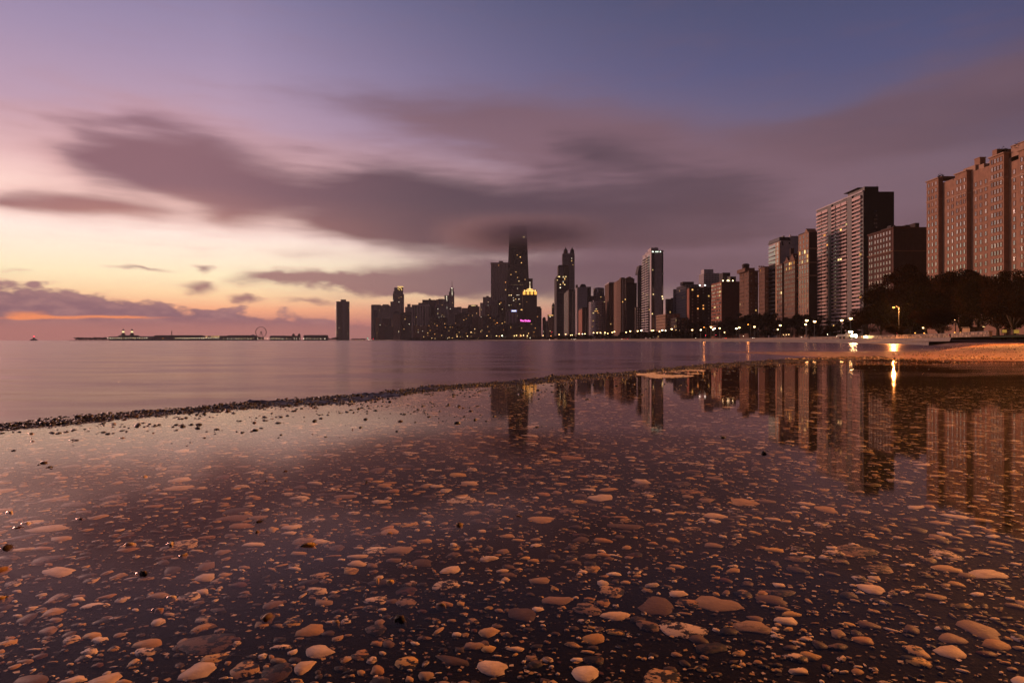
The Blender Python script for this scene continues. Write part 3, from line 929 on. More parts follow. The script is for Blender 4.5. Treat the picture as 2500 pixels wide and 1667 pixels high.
M_STONE = wall_mat((.26, .19, .14), .85, .4, .8, 'sea_wall_stone')
M_CONC = wall_mat((.20, .165, .14), .8, .3, .6, 'shore_concrete')
M_GRASS = plain_mat('park_grass', (.035, .042, .018), .95, .1, 0, .5, .25)
M_ROAD = plain_mat('asphalt', (.05, .048, .047), .85, .25, 0, .25, .5)
def shore_works():
    step = lambda d: 6 if d < 400 else 18
    path = shore_path(step, 118, 3300)
    o = loft('shore_promenade', path, [(-.3, -.6), (-.25, .55), (0, .62), (2.8, .70), (3.0, 1.35), (8.5, 1.5), (8.6, 1.46)], M_CONC); tag(o, kind='structure')
    path2 = shore_path(step, 60, 3300)
    o = loft('park_lawn', path2, [(8.4, 1.30), (8.8, 1.49), (12, 1.8), (30, 2.0)], M_GRASS); tag(o, kind='structure')
    o = loft('lakeshore_road', path2, [(29.9, 2.02), (30, 2.04), (44, 2.04), (44.1, 2.0)], M_ROAD); tag(o, kind='structure')
    # painted lane lines on the road
    mk = plain_mat('road_paint', (.75, .73, .68), .7, .2)
    mb = MB(); nr = offsets(path2)
    for i in range(0, len(path2) - 1):
        if path2[i][1] < 150 or path2[i][1] > 1500: continue
        (x, y), (u, v) = path2[i], nr[i]
        (x2, y2), (u2, v2) = path2[i + 1], nr[i + 1]
        for t in (33.5, 37.0, 40.5):
            a = (x + u * t, y + v * t); b = (x2 + u2 * t, y2 + v2 * t)
            b = (a[0] + (b[0] - a[0]) * .55, a[1] + (b[1] - a[1]) * .55)
            mb.add([(a[0] + u * .08, a[1] + v * .08, 2.045), (a[0] - u * .08, a[1] - v * .08, 2.045), (b[0] - u2 * .08, b[1] - v2 * .08, 2.045), (b[0] + u2 * .08, b[1] + v2 * .08, 2.045)], [(0, 1, 2, 3)])
    o = mb.build('lane_marking', mk); tag(o, kind='structure')
    # city ground behind, reaching the horizon
    pts = [(x + u * 43.9, y + v * 43.9) for (x, y), (u, v) in zip(path2, nr)]
    far = [(-1200, 4200), (-1200, 9000), (20000, 9000), (20000, -200), (140, -200), (85, 20)]
    n = len(pts); poly = [(x, y, 2.0) for x, y in pts + far]
    me = bpy.data.meshes.new('city_ground'); me.from_pydata(poly, [], [tuple(range(len(poly)))])
    bm = bmesh.new(); bm.from_mesh(me); bmesh.ops.triangulate(bm, faces=bm.faces[:]); bm.normal_update()
    for f in bm.faces:
        if f.normal.z < 0: f.normal_flip()
    bm.to_mesh(me); bm.free(); me.materials.append(plain_mat('city_paving', (.06, .055, .05), .9, .2, 0, .3, .05))
    tag(obj_of('city_ground', me), kind='structure')
    # low wall along the inner edge of the promenade, individual stone blocks on the near stretch
    root = empty('sea_wall', (0, 0, 0)); tag(root, 'long low stone wall with pale coping running along the lakeside path', 'wall')
    wp = shore_path(lambda d: 3.0 if d < 330 else 24, 120, 2600); wn = offsets(wp)
    core = MB(); cop = MB()
    for i in range(len(wp) - 1):
        (x, y), (u, v) = wp[i], wn[i]; (x2, y2), (u2, v2) = wp[i + 1], wn[i + 1]
        def P(t, q): return (x + u * t, y + v * t) if q == 0 else (x2 + u2 * t, y2 + v2 * t)
        for mbx, t0, t1, z0, z1 in ((core, 8.75, 9.1, 1.2, 2.36), (cop, 8.55, 9.2, 2.36, 2.5)):
            a, b, c, d = P(t0, 0), P(t0, 1), P(t1, 1), P(t1, 0)
            mbx.prism([a, b, c, d][::-1], z0, z1)
    core.build('wall_core', M_STONE, root)
    cop.build('coping', M_CONC, root)
    rs = random.Random(4)
    bm_ = []
    for k in range(8):
        mb = MB(); h = .5
        q = lambda: rs.uniform(-.03, .03)
        mb.prism([(-.5 + q(), -.5 + q()), (.5 + q(), -.5 + q()), (.5 + q(), .5 + q()), (-.5 + q(), .5 + q())], -.5, .5, top=.95)
        bm_.append(mb.mesh('stone', wall_mat((.30 + .12 * (k % 3 - 1), .215 + .08 * (k % 3 - 1), .15 + .05 * (k % 3 - 1)), .85, .35, 1.2, 'wall_stone')))
    count = 0
    for i in range(len(wp) - 1):
        (x, y), (u, v) = wp[i], wn[i]
        if y > 330: break
        (x2, y2) = wp[i + 1]; (u2, v2) = wn[i + 1]
        ang = math.atan2(y2 - y, x2 - x)
        L = math.hypot(x2 - x, y2 - y)
        for c in range(2):
            s = rs.uniform(0, .3)
            while s < L - .3 and count < 290:
                w = rs.uniform(1.0, 1.9); w = min(w, L - s)
                t = (s + w / 2) / L
                o = bpy.data.objects.new('stone', bm_[rs.randrange(8)])
                o.location = (x + (x2 - x) * t + u * 8.72, y + (y2 - y) * t + v * 8.72, 1.72 + c * .43)
                o.rotation_euler = (0, 0, ang); o.scale = (w - .05, .10 + rs.uniform(0, .06), .38)
                link(o, root); count += 1; s += w
shore_works()

# ================================================================== the city
W_ = {
    'brown': wall_mat((.16, .08, .048), name='brown_brick'), 'dbrown': wall_mat((.045, .026, .02), name='dark_brown_brick'),
    'red': wall_mat((.27, .095, .052), name='red_brick'), 'dred': wall_mat((.085, .034, .022), name='dark_red_brick'),
    'tan': wall_mat((.32, .19, .12), name='tan_brick'), 'pink': wall_mat((.40, .26, .20), name='pink_limestone'),
    'grey': wall_mat((.23, .20, .20), name='grey_concrete'), 'dgrey': wall_mat((.055, .047, .05), name='dark_grey_concrete'),
    'white': wall_mat((.50, .44, .43), name='pale_concrete'), 'black': plain_mat('black_steel', (.016, .014, .015), .5, .4, 0, .25, .4),
    'bluegrey': wall_mat((.14, .14, .165), name='blue_grey_panel'), 'roof': wall_mat((.05, .04, .038), name='roof_felt'),
    'copper': plain_mat('slate_roof', (.035, .03, .032), .7, .3, 0, .3, .6),
}
G_STD = glass_mat()
G_DARK = glass_mat('dark_glass', (.008, .008, .010), (.05, .045, .045), .12)
G_PALE = glass_mat('curtained_glass', (.02, .018, .018), (.42, .34, .28), .55)
M_FRAME = plain_mat('window_frame', (.06, .05, .045), .6, .3)
LITC = [emit_mat('warm_lit_room', (1.0, .55, .17), 1.25, vary=1.1), emit_mat('yellow_lit_room', (1.0, .70, .30), 1.5, vary=1.1), emit_mat('white_lit_room', (1.0, .86, .62), 1.5, vary=1.1), emit_mat('orange_lit_room', (1.0, .40, .10), 1.1, vary=1.0)]
CITY_Z = 2.0
_unit = {}
def unit_window(glass, kind):
    key = (glass.name, kind)
    if key in _unit: return _unit[key]
    mb = MB()
    mb.add([(-.5, 0, -.5), (.5, 0, -.5), (.5, 0, .5), (-.5, 0, .5)], [(0, 1, 2, 3)], 0)
    if kind == 'sash':
        mb.box(-.03, .03, -.05, -.003, -.5, .5, 1); mb.box(-.5, -.03, -.04, -.004, -.02, .02, 1); mb.box(.03, .5, -.04, -.004, -.02, .02, 1)
        mb.box(-.54, .54, -.12, -.006, -.56, -.5, 1)
    _unit[key] = mb.mesh('window', [glass, M_FRAME])
    return _unit[key]

class Bld:
    def __init__(s, name, label, x0, x1, top, D, xs=None, depth=32, wall='brown', base=CITY_Z, cat='building', core=True, seed=None):
        s.D = D; s.X0 = X_of(x0, D); s.W = X_of(x1, D) - s.X0; s.base = base; s.H = Z_of(top, D) - base
        if xs is not None: depth = s.X0 * F / (xs - 1250.0) - D
        s.Dp = depth; s.wall = W_[wall] if isinstance(wall, str) else wall
        s.root = empty(name, (s.X0, D, base)); tag(s.root, label, cat)
        s.frame = MB(); s.panes = []; s.rs = random.Random(seed if seed is not None else hash((x0, top)) % 9973)
        if core:
            mb = MB(); mb.box(0, s.W, 0, depth, -1.5, s.H, bottom=False); mb.build('wall', s.wall, s.root)
    def x(s, px): return X_of(px, s.D) - s.X0
    def z(s, py): return Z_of(py, s.D) - s.base
    def ly(s, px):                                   # place along the lake-facing side
        return s.X0 * F / (px - 1250.0) - s.D
    def pt(s, side, a, d, z):
        return (a, -d, z) if side == 'front' else ((-d, a, z) if side == 'left' else (s.W + d, a, z))
    def slab(s, mb, side, a0, a1, d0, d1, z0, z1, mi=0):
        p = s.pt(side, a0, d0, z0); q = s.pt(side, a1, d1, z1)
        mb.box(min(p[0], q[0]), max(p[0], q[0]), min(p[1], q[1]), max(p[1], q[1]), z0, z1, mi)
    def face(s, side, a0=None, a1=None, z0=4.0, z1=None, bay=3.2, fh=3.3, ww=1.5, wh=1.8, dep=.2, piers=True, spans=True, mi=0, base_d=0.0):
        full = s.W if side == 'front' else s.Dp
        a0 = 0 if a0 is None else a0; a1 = full if a1 is None else a1; z1 = s.H - .6 if z1 is None else z1
        if a1 < a0: a0, a1 = a1, a0
        nb = max(1, round((a1 - a0) / bay)); nf = max(1, round((z1 - z0) / fh))
        b = (a1 - a0) / nb; f = (z1 - z0) / nf; ww = min(ww, b * .92); wh = min(wh, f * .92)
        if piers:
            for i in range(nb + 1):
                c = a0 + i * b; h = (b - ww) / 2
                s.slab(s.frame, side, max(a0, c - h), min(a1, c + h), base_d, base_d + dep, z0 - 1, z1 + .4, mi)
        if spans:
            for j in range(nf + 1):
                c = z0 + j * f; h = (f - wh) / 2
                s.slab(s.frame, side, a0, a1, base_d, base_d + dep - .03, max(z0, c - h), min(z1, c + h), mi)
        for j in range(nf):
            for i in range(nb):
                s.panes.append((side, a0 + (i + .5) * b, z0 + (j + .5) * f, ww, wh, base_d + .04))
        return nb, nf
    def block(s, x0, x1, top, back=None, name='roof_block', bottom=None, wall=None, y0=2.0, y1=None):
        mb = MB(); z0 = s.H - .3 if bottom is None else s.z(bottom)
        mb.box(s.x(x0), s.x(x1), y0, y1 if y1 is not None else min(s.Dp - 2, y0 + 14), z0, s.z(top), bottom=False)
        return mb.build(name, s.wall if wall is None else W_[wall], s.root)
    def cornice(s, h=.8, out=.5, z=None, wall=None):
        z = s.H if z is None else z
        mb = MB(); mb.box(-out, s.W + out, -out, s.Dp + out, z - h, z + .15)
        return mb.build('cornice', s.wall if wall is None else W_[wall], s.root)
    def lit(s, n, zmin=0, kinds=(0, 0, 1, 2), scale=1.0, where=None):
        c = [p for p in s.panes if p[2] > zmin and (where is None or where(p))]
        s.rs.shuffle(c)
        for p in c[:n]:
            s.panes.remove(p)
            me = unit_window(LITC[s.rs.choice(kinds)], 'plain')
            s.place('lit_window', me, p, scale)
    def place(s, name, me, p, scale=1.0):
        side, a, z, w, h, d = p
        o = bpy.data.objects.new(name, me)
        o.location = s.pt(side, a, d + .02, z); o.scale = (w * scale, 1, h * scale)
        o.rotation_euler = (s.rs.uniform(-.012, .012), 0, {'front': 0, 'left': -math.pi / 2, 'right': math.pi / 2}[side] + s.rs.uniform(-.012, .012))
        return link(o, s.root)
    def done(s, glass=G_STD, indiv=0, frame=None, kind='sash'):
        if s.frame.v:
            s.frame.build('facade_frame', s.wall if frame is None else (W_[frame] if isinstance(frame, str) else frame), s.root)
        ps = s.panes
        if indiv:
            ps = sorted(ps, key=lambda p: (s.D + (p[1] if p[0] != 'front' else 0)) / max(.2, p[3] * p[4]))
            for p in ps[:indiv]: s.place('window', unit_window(glass, kind), p)
            ps = ps[indiv:]
        if ps:
            mb = MB()
            for side, a, z, w, h, d in ps:
                q = [s.pt(side, a - w / 2, d, z - h / 2), s.pt(side, a + w / 2, d, z - h / 2), s.pt(side, a + w / 2, d, z + h / 2), s.pt(side, a - w / 2, d, z + h / 2)]
                if side == 'left': q = q[::-1]
                mb.add(q, [(0, 1, 2, 3)])
            o = mb.build('window_panes', glass, s.root); o['kind'] = 'stuff'
        return s.root

def tower(name, label, x0, x1, top, D, wall, xs=None, depth=34, bay=3.6, fh=3.5, ww=1.9, wh=1.9, lit=4, glass=G_STD, right=False, blocks=(), indiv=0, frame=None, corn=True, kinds=(0, 0, 1, 2),
          piers=True, spans=True, left=True, dep=.3, sb=None, z0=5.0):
    """plain rectangular block with a regular grid of recessed windows"""
    b = Bld(name, label, x0, x1, top, D, xs, depth, wall)
    b.face('front', bay=bay, fh=fh, ww=ww, wh=wh, piers=piers, spans=spans, dep=dep, z0=z0)
    if b.X0 > 5 and left: b.face('left', bay=sb or bay, fh=fh, ww=ww, wh=wh, piers=piers, spans=spans, dep=dep, z0=z0)
    if right: b.face('right', bay=bay, fh=fh, ww=ww, wh=wh, piers=piers, spans=spans, dep=dep, z0=z0)
    if corn: b.cornice(.5, .42)
    for (bx0, bx1, bt) in blocks: b.block(bx0, bx1, bt, wall='roof')
    b.lit(lit, 0, kinds)
    b.done(glass, indiv, frame)
    return b

# ---------------------------------------------------------------- far left group
def lake_point():
    D = 3300; cx = X_of(836.5, D); r = X_of(853, D) - cx; H = Z_of(736, D) - CITY_Z
    root = empty('curved_tower', (cx, D + 12, CITY_Z)); tag(root, 'lone dark curved tower standing apart at the foot of the pier', 'building')
    # three rounded lobes
    pts = []
    for i in range(60):
        a = 2 * math.pi * i / 60
        k = .78 + .22 * math.cos(3 * (a - math.radians(210)))
        pts.append((r * 1.06 * k * math.cos(a) * 1.02, r * 1.06 * k * math.sin(a)))
    mx = max(p[0] for p in pts); pts = [(p[0] * r / mx, p[1] * r / mx) for p in pts]
    g = plain_mat('bronze_curtain_wall', (.05, .045, .048), .35, .5, 0, .2, .2)
    mb = MB(); mb.prism(pts, -1.5, H); mb.build('wall', g, root)
    fl = MB()
    for j in range(1, int(H / 3.4)):
        fl.prism([(p[0] * 1.012, p[1] * 1.012) for p in pts], j * 3.4 - .3, j * 3.4 + .3)
    o = fl.build('floor_bands', W_['black'], root)
    mb = MB(); mb.cyl(0, 0, H - .2, Z_of(731, D) - CITY_Z, r * .42, n=20); mb.build('roof_block', W_['black'], root)
    rs = random.Random(2)
    for k in range(22):
        i = rs.randrange(60); p = pts[i]
        if p[1] > 0: continue
        z = 20 + rs.random() ** 1.4 * (H - 40)
        o = bpy.data.objects.new('lit_window', unit_window(LITC[rs.choice((0, 1, 2, 3))], 'plain'))
        o.location = (p[0] * 1.03, p[1] * 1.03 - .5, z); o.scale = (2.6, 1, 2.2); link(o, root)
lake_point()

def far_left():
    b = Bld('office_slab', 'grey slab with a dark glass recess, leftmost of the main skyline group', 906, 929, 745, 2900, None, 30, 'grey')
    b.face('front', 0, b.W * .26, bay=3, fh=3.8, ww=1.8, wh=2.2); b.face('front', b.W * .62, b.W, bay=3, fh=3.8, ww=1.8, wh=2.2)
    mb = MB(); mb.box(b.W * .26, b.W * .62, -.6, .2, 4, b.H * .86); mb.build('glass_recess', plain_mat('blue_dark_glass', (.02, .025, .045), .15, .5), b.root)
    b.block(906.5, 928, 743.6); b.lit(2); b.done()
    # chamfered shoulders
    D = 2850; b = Bld('chamfered_tower', 'grey tower with cut-off upper corners beside the leftmost slab', 931, 951, 748, D, None, 30, 'grey')
    mb = MB(); W = b.W; z1 = b.z(743)
    mb.add([(0, 0, b.H), (W, 0, b.H), (W, b.Dp, b.H), (0, b.Dp, b.H), (W * .2, 0, z1), (W * .78, 0, z1), (W * .78, b.Dp, z1), (W * .2, b.Dp, z1)],
           [(4, 5, 6, 7), (0, 1, 5, 4), (1, 2, 6, 5), (2, 3, 7, 6), (3, 0, 4, 7)]); mb.build('sloped_top', W_['grey'], b.root)
    b.face('front', bay=2.6, fh=3.8, ww=1.5, wh=2.4); b.lit(3); b.done(glass_mat('silver_glass', (.05, .05, .06), (.2, .2, .2), .3))
    # tall setback tower with lit crown
    D = 3000; b = Bld('crowned_tower', 'tall stepped tower with golden lit crown, tallest left of the spire', 959, 983.5, 717, D, None, 34, 'bluegrey')
    b.face('front', bay=3.2, fh=3.9, ww=1.7, wh=2.4, spans=True); b.lit(7)
    mb = MB(); mb.box(b.x(960), b.x(981.5), 2, 30, b.H - .3, b.z(711), bottom=False); mb.build('upper_tier', W_['bluegrey'], b.root)
    mb = MB(); mb.box(b.x(962), b.x(970), 4, 26, b.H - .3, b.z(702), bottom=False); mb.build('roof_pylon', W_['bluegrey'], b.root)
    mb = MB(); mb.box(b.x(970.5), b.x(982), 3, 26, b.z(711) - .3, b.z(700.5), bottom=False); cr = mb.build('crown', wall_mat((.3, .22, .12), name='crown_stone'), b.root)
    gold = emit_mat('crown_glow', (1.0, .62, .20), 1.5)  # crown lighting put in as glowing surfaces
    mb = MB(); mb.box(b.x(970.2), b.x(982.3), 2.6, 26.4, b.z(700.5), b.z(698.8)); mb.build('lit_rim', gold, cr)
    for px, py in ((971.6, 704.5), (974.6, 707.2), (979, 704.6), (980.6, 707.6), (974.4, 702.6), (978, 702.6)):
        o = bpy.data.objects.new('lit_window', unit_window(gold, 'plain')); o.location = (b.x(px), 2.7, b.z(py)); o.scale = (3.4, 1, 3.2); link(o, cr)
    b.done()
    tower('brown_tower', 'brown slab standing in front of the golden crowned tower', 953, 975, 736, 2800, 'grey', lit=6, blocks=((961, 967, 733.5),))
    tower('tan_tower', 'slim tan tower in front of the leftmost grey slab', 917, 924, 775, 2620, 'tan', depth=20, lit=1, corn=False)
    tower('mauve_block', 'low dull red block right of the slim tan tower', 924, 939, 789, 2560, 'dred', lit=1)
    tower('dark_block', 'dark mid-height block below the chamfered tower', 933, 951, 778, 2650, 'dgrey', lit=1)
    tower('low_black_block', 'low black block left of the pink stone tower', 939, 961, 796, 2500, 'black', lit=0)
    # pink-brown tower with a dark mansard
    b = tower('pink_tower', 'narrow pink stone tower with a dark hipped roof', 960, 977, 767, 2400, 'pink', lit=2, depth=24)
    mb = MB(); mb.prism([(0, 0), (b.W, 0), (b.W, b.Dp), (0, b.Dp)], b.H - .2, b.z(759.5), top=.45); mb.build('hipped_roof', W_['copper'], b.root)
    b = tower('glass_block', 'black glass block between the pink tower and the striped tower', 977, 1005.5, 765, 2420, 'black', lit=5, glass=G_DARK, ww=2.6, wh=1.6, blocks=((982, 1005, 762),))
    b = tower('stepped_tower', 'small pale stepped tower peeking over the black glass block', 989, 1004, 749, 2780, 'grey', lit=1, depth=20, corn=False)
    b.block(994, 1001, 742, wall='grey')
    # tall striped tower
    b = Bld('striped_tower', 'broad tower with pale vertical piers and black window strips', 1005, 1049, 744, 2300, None, 36, 'black')
    for a0, a1 in ((1005, 1008.6), (1010.5, 1013.2), (1017.6, 1021.2), (1023.8, 1027), (1029.8, 1033.4), (1038, 1041.2), (1043.6, 1046)):
        b.slab(b.frame, 'front', b.x(a0), b.x(a1), 0, .8, 0, b.H)
    b.slab(b.frame, 'front', 0, b.W, 0, .76, b.H - 5, b.H + .3)
    b.face('front', bay=3.5, fh=3.3, ww=2.0, wh=2.0, piers=False, spans=False); b.lit(5); b.done(G_DARK, frame='white')
    b.block(1021, 1046, 739, wall='grey')
    b = tower('plant_tower', 'dark flat-topped tower with small roof stack behind the striped tower', 1031, 1063, 732, 2360, 'dgrey', lit=2, blocks=((1046.5, 1050.5, 728.8),))
    tower('lit_floor_tower', 'small grey tower with glowing office floors', 1062.5, 1073, 743, 2560, 'grey', lit=14, depth=20, kinds=(1, 1, 2), ww=2.6, fh=3.6, corn=False)
    b = tower('rounded_tower', 'dark tower with orange-lit left flank left of the spire', 1066, 1089, 731, 2900, 'bluegrey', lit=4, blocks=((1070, 1083, 729.5),))
    mb = MB(); mb.cyl(b.W * .12, 6, 0, b.H, b.W * .2, n=16); mb.build('corner_drum', W_['tan'], b.root)  # orange light on the flank is put into the drum's tan colour
    b = tower('strip_lit_tower', 'slim dark tower with a vertical strip of white lights', 1085, 1097, 721, 3100, 'bluegrey', lit=0, depth=24)
    for py in (724, 727, 730.5, 734, 750, 752): 
        o = bpy.data.objects.new('lit_window', unit_window(LITC[2], 'plain')); o.location = (b.W * .45, -.8, b.z(py)); o.scale = (4.2, 1, 4.4); link(o, b.root)
    # glass tower with spire
    b = Bld('spire_tower', 'tall slim glass tower with a needle spire fading into cloud', 1096, 1108, 712, 3400, None, 26, 'bluegrey')
    b.face('front', bay=3, fh=4, ww=2.4, wh=2.6)
    mb = MB(); mb.box(b.x(1098.5), b.x(1107), 3, 22, b.H - .3, b.z(703), bottom=False); mb.build('upper_tier', W_['bluegrey'], b.root)
    mb = MB(); mb.tube([(b.x(1103), 10, b.z(703) - 1), (b.x(1103), 10, b.z(694)), (b.x(1103), 10, b.z(683))], [2.4, 1.3, .3], 8); mb.build('spire', W_['grey'], b.root)
    for py in (703.5, 706.5, 710.5, 714, 717, 720.5):
        o = bpy.data.objects.new('lit_window', unit_window(LITC[2], 'plain')); o.location = (b.x(1103.6) + b.rs.uniform(-1, 1), -.8, b.z(py)); o.scale = (4.0, 1, 3.6); link(o, b.root)
    b.lit(2); b.done(G_DARK)
    tower('teal_block', 'blue grey office block below the spire tower', 1096, 1117, 750, 2600, 'bluegrey', lit=4)
    tower('slim_grey_block', 'slim grey block between the spire tower and the lit-roof hotel', 1116, 1126, 749, 2700, 'grey', lit=1, depth=18, corn=False)
    tower('pale_low_block', 'pale low block left of the lit-roof hotel', 1127, 1143, 752, 2650, 'grey', lit=2, depth=20)
    b = tower('lit_roof_hotel', 'brown block with a lit glass penthouse, midway between spire and tapered tower', 1142, 1170, 748, 2300, 'brown', lit=5)
    mb = MB(); mb.box(b.x(1143.5), b.x(1166), 2, 16, b.H - .2, b.z(744)); ph = mb.build('penthouse', W_['dbrown'], b.root)
    for px in (1151, 1154, 1157, 1160):
        o = bpy.data.objects.new('lit_window', unit_window(LITC[1], 'plain')); o.location = (b.x(px), 1.9, b.z(746)); o.scale = (3, 1, 3); link(o, ph)
    b = tower('grey_cap_tower', 'plain grey tower with a roof cap left of the wide striped slab', 1179, 1200, 725, 2700, 'grey', lit=4, blocks=((1187, 1193, 722.4),))
    tower('shoulder_block', 'narrow pale block stepping up to the grey capped tower', 1172, 1180, 739, 2720, 'white', lit=1, depth=18, corn=False)
    tower('maroon_block', 'dull maroon block under the grey capped tower', 1184, 1200, 746, 2450, 'dred', lit=2)
    # front row of old apartment blocks
    tower('old_apartments', 'low brown apartment block at the foot of the striped tower', 1043, 1077, 793, 2050, 'brown', lit=6, kinds=(3, 0))
    tower('corner_apartments', 'small pale corner block left of the low brown apartments', 1008.5, 1044, 795, 2120, 'tan', lit=4)
    tower('black_setback', 'black block rising behind the low brown apartments', 1049, 1090, 775, 2150, 'dbrown', lit=3)
    tower('long_apartments', 'long dark brown apartment house right of the low brown block', 1077, 1112, 794, 2030, 'dbrown', lit=6, kinds=(3, 0))
    b = tower('mansard_hotel', 'brown hotel block with black mansard roof in the front row', 1111, 1151, 768, 2080, 'dbrown', lit=8, kinds=(3, 0, 0))
    mb = MB(); mb.prism([(b.W * .08, 1), (b.W * .82, 1), (b.W * .82, b.Dp), (b.W * .08, b.Dp)], b.H - .2, b.z(763), top=.8); mb.build('mansard_roof', W_['copper'], b.root)
    tower('brick_row', 'low brick block right of the mansard hotel', 1149, 1181, 792, 2000, 'brown', lit=4)
    tower('plain_mid_block', 'plain brown block behind the low brick block', 1171, 1186, 772, 2260, 'brown', lit=2)
    tower('dark_corner_block', 'tall black block left of the pyramid-roofed building', 1180, 1217, 771, 1980, 'dbrown', lit=5, kinds=(3, 0))
far_left()

# ---------------------------------------------------------------- around the tapered tower
def centre():
    # wide pin-striped slab
    b = Bld('wide_slab', 'wide grey pin-striped slab left of the black tapered tower', 1198.5, 1240.5, 641, 2263, None, 45, 'grey')
    b.face('front', bay=5.6, fh=3.5, ww=3.0, wh=2.6, dep=1.0, spans=True); b.cornice(4.5, 1.05); b.block(1218, 1228, 636.8)
    b.lit(6, kinds=(0, 3)); b.done(G_DARK)
    b = Bld('podium_block', 'pale ribbed lower block in front of the wide pin-striped slab', 1199, 1236, 735, 2180, None, 40, 'grey')
    b.face('front', bay=5, fh=4.5, ww=2.4, wh=3.5, dep=.8, spans=False); b.cornice(2, .9); b.lit(3); b.done(G_DARK)
    # black tapered tower whose top is lost in cloud
    D = 2050; cx = X_of(1265, D); root = empty('tapered_tower', (cx, D, CITY_Z)); tag(root, 'tall black tapered tower with its top lost in cloud', 'skyscraper')
    H = 344.0; w0 = 63 / F * D / 2; w1 = w0 * .635; d0, d1 = 26.0, 16.0
    steel = W_['black']
    mb = MB(); mb.add([(-w0, -d0 + 26, 0), (w0, -d0 + 26, 0), (w0, d0 + 26, 0), (-w0, d0 + 26, 0), (-w1, -d1 + 26, H), (w1, -d1 + 26, H), (w1, d1 + 26, H), (-w1, d1 + 26, H)],
                      [(4, 5, 6, 7), (0, 1, 5, 4), (1, 2, 6, 5), (2, 3, 7, 6), (3, 0, 4, 7)]); mb.build('wall', steel, root)
    def at(u, z, out=.25):
        t = z / H; w = w0 + (w1 - w0) * t; return Vector((u * w, -(d0 + (d1 - d0) * t) + 26 - out, z))
    br = MB()
    def bar(p, q, r):
        p, q = Vector(p), Vector(q); a = (q - p); n = Vector((0, -1, 0)); sd = a.cross(n).normalized() * r
        br.obox((p + q) / 2, a / 2, sd, n * .35)
    for k in range(6):
        z0, z1 = H * k / 6 * .95 + 4, H * (k + 1) / 6 * .95 + 4
        bar(at(-1, z0, .6), at(1, z1, .6), 1.1); bar(at(1, z0, .6), at(-1, z1, .6), 1.1); bar(at(-1, z1, .55), at(1, z1, .55), 1.3)
    for u in (-1, -.5, 0, .5, 1): bar(at(u, 0, .5), at(u, H, .5), .8)
    br.build('cross_bracing', plain_mat('black_steel_brace', (.02, .018, .02), .5, .4), root)
    mb = MB(); rs = random.Random(8)
    pan = []
    for j in range(98):
        z = 6 + j * 3.42
        for i in range(22):
            u = -.95 + 1.9 * (i + .5) / 22
            pan.append((u, z))
    lits = set()
    for (px, py, n) in ((1262.5, 622, 1), (1270.5, 627, 1), (1273, 641, 1), (1259, 663.5, 2), (1247.5, 670, 1), (1264, 677, 1), (1282, 682, 1), (1267, 686, 1), (1279, 578, 2), (1247, 694, 1), (1286, 694, 2),
                        (1243, 720.5, 1), (1248, 720.5, 1), (1264, 720, 3), (1253, 727, 1), (1259, 730, 1), (1267, 730, 1), (1254, 733, 1), (1243, 745, 1), (1247, 745, 1), (1269, 742, 1), (1273, 756, 2), (1264, 704, 1)):
        z = Z_of(py, D) - CITY_Z; u = (px - 1265) / (31.5 + (20 - 31.5) * z / H)
        lits.add((u, z, n))
    for px in range(1251, 1278, 4): lits.add(((px - 1265) / 26.0, Z_of(694.2, D) - CITY_Z, 1.3))
    for u, z in pan:
        a, b_ = at(u - .036, z - 1.1), at(u + .036, z + 1.1)
        mb.add([tuple(a), (b_.x, a.y, a.z), tuple(b_), (a.x, b_.y, b_.z)], [(0, 1, 2, 3)])
    o = mb.build('window_panes', G_DARK, root); o['kind'] = 'stuff'
    for u, z, n in lits:
        p = at(u, z, .75)
        o = bpy.data.objects.new('lit_window', unit_window(LITC[2] if z < 160 and rs.random() < .5 else LITC[rs.choice((0, 1))], 'plain')); o.location = p; o.scale = (3.0 * n, 1, 2.2); link(o, root)
    for dx in (-8, 8):
        mb = MB(); mb.tube([(dx, 26, H - 1), (dx, 26, H + 10), (dx, 26, H + 22)], [2.2, 1.6, .4], 8); mb.build('antenna', W_['white'], root)
    tower('dark_backing_tower', 'dark tower edge showing right of the black tapered tower', 1286, 1300.5, 680, 2150, 'black', lit=1, depth=24)
    # stepped limestone tower with a lit crown and beacon
    D = 1960; b = Bld('beacon_tower', 'stepped stone tower with amber floodlit crown and lit beacon mast', 1276, 1311, 720, D, None, 38, 'dbrown')
    b.face('front', bay=3.4, fh=3.6, ww=1.5, wh=2.2, dep=.6, spans=True); b.lit(3, kinds=(3, 0))
    amber = emit_mat('amber_floodlit_glow', (1.0, .46, .085), 1.55)  # floodlighting put into the bays and dome as their own glow
    amber2 = emit_mat('amber_floodlit_glow_hot', (1.0, .56, .16), 2.2)
    stone = wall_mat((.34, .22, .12), name='crown_limestone')
    t1 = MB(); t1.box(.4, b.W - .4, 1.0, 30, b.H - .2, b.z(711.6)); c1 = t1.build('crown_tier', stone, b.root)
    t2 = MB(); t2.box(b.x(1278), b.x(1310), 4, 28, b.z(711.6) - .2, b.z(706.8)); c2 = t2.build('crown_tier', stone, b.root)
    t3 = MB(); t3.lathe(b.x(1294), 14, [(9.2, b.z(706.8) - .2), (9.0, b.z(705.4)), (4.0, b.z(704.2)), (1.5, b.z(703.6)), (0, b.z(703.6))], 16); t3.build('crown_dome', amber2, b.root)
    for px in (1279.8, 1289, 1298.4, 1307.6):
        o = bpy.data.objects.new('floodlit_bay_glow', unit_window(amber, 'plain')); o.location = (b.x(px), .8, b.z(715.6)); o.scale = (7.0, 1, 8.6); link(o, c1)
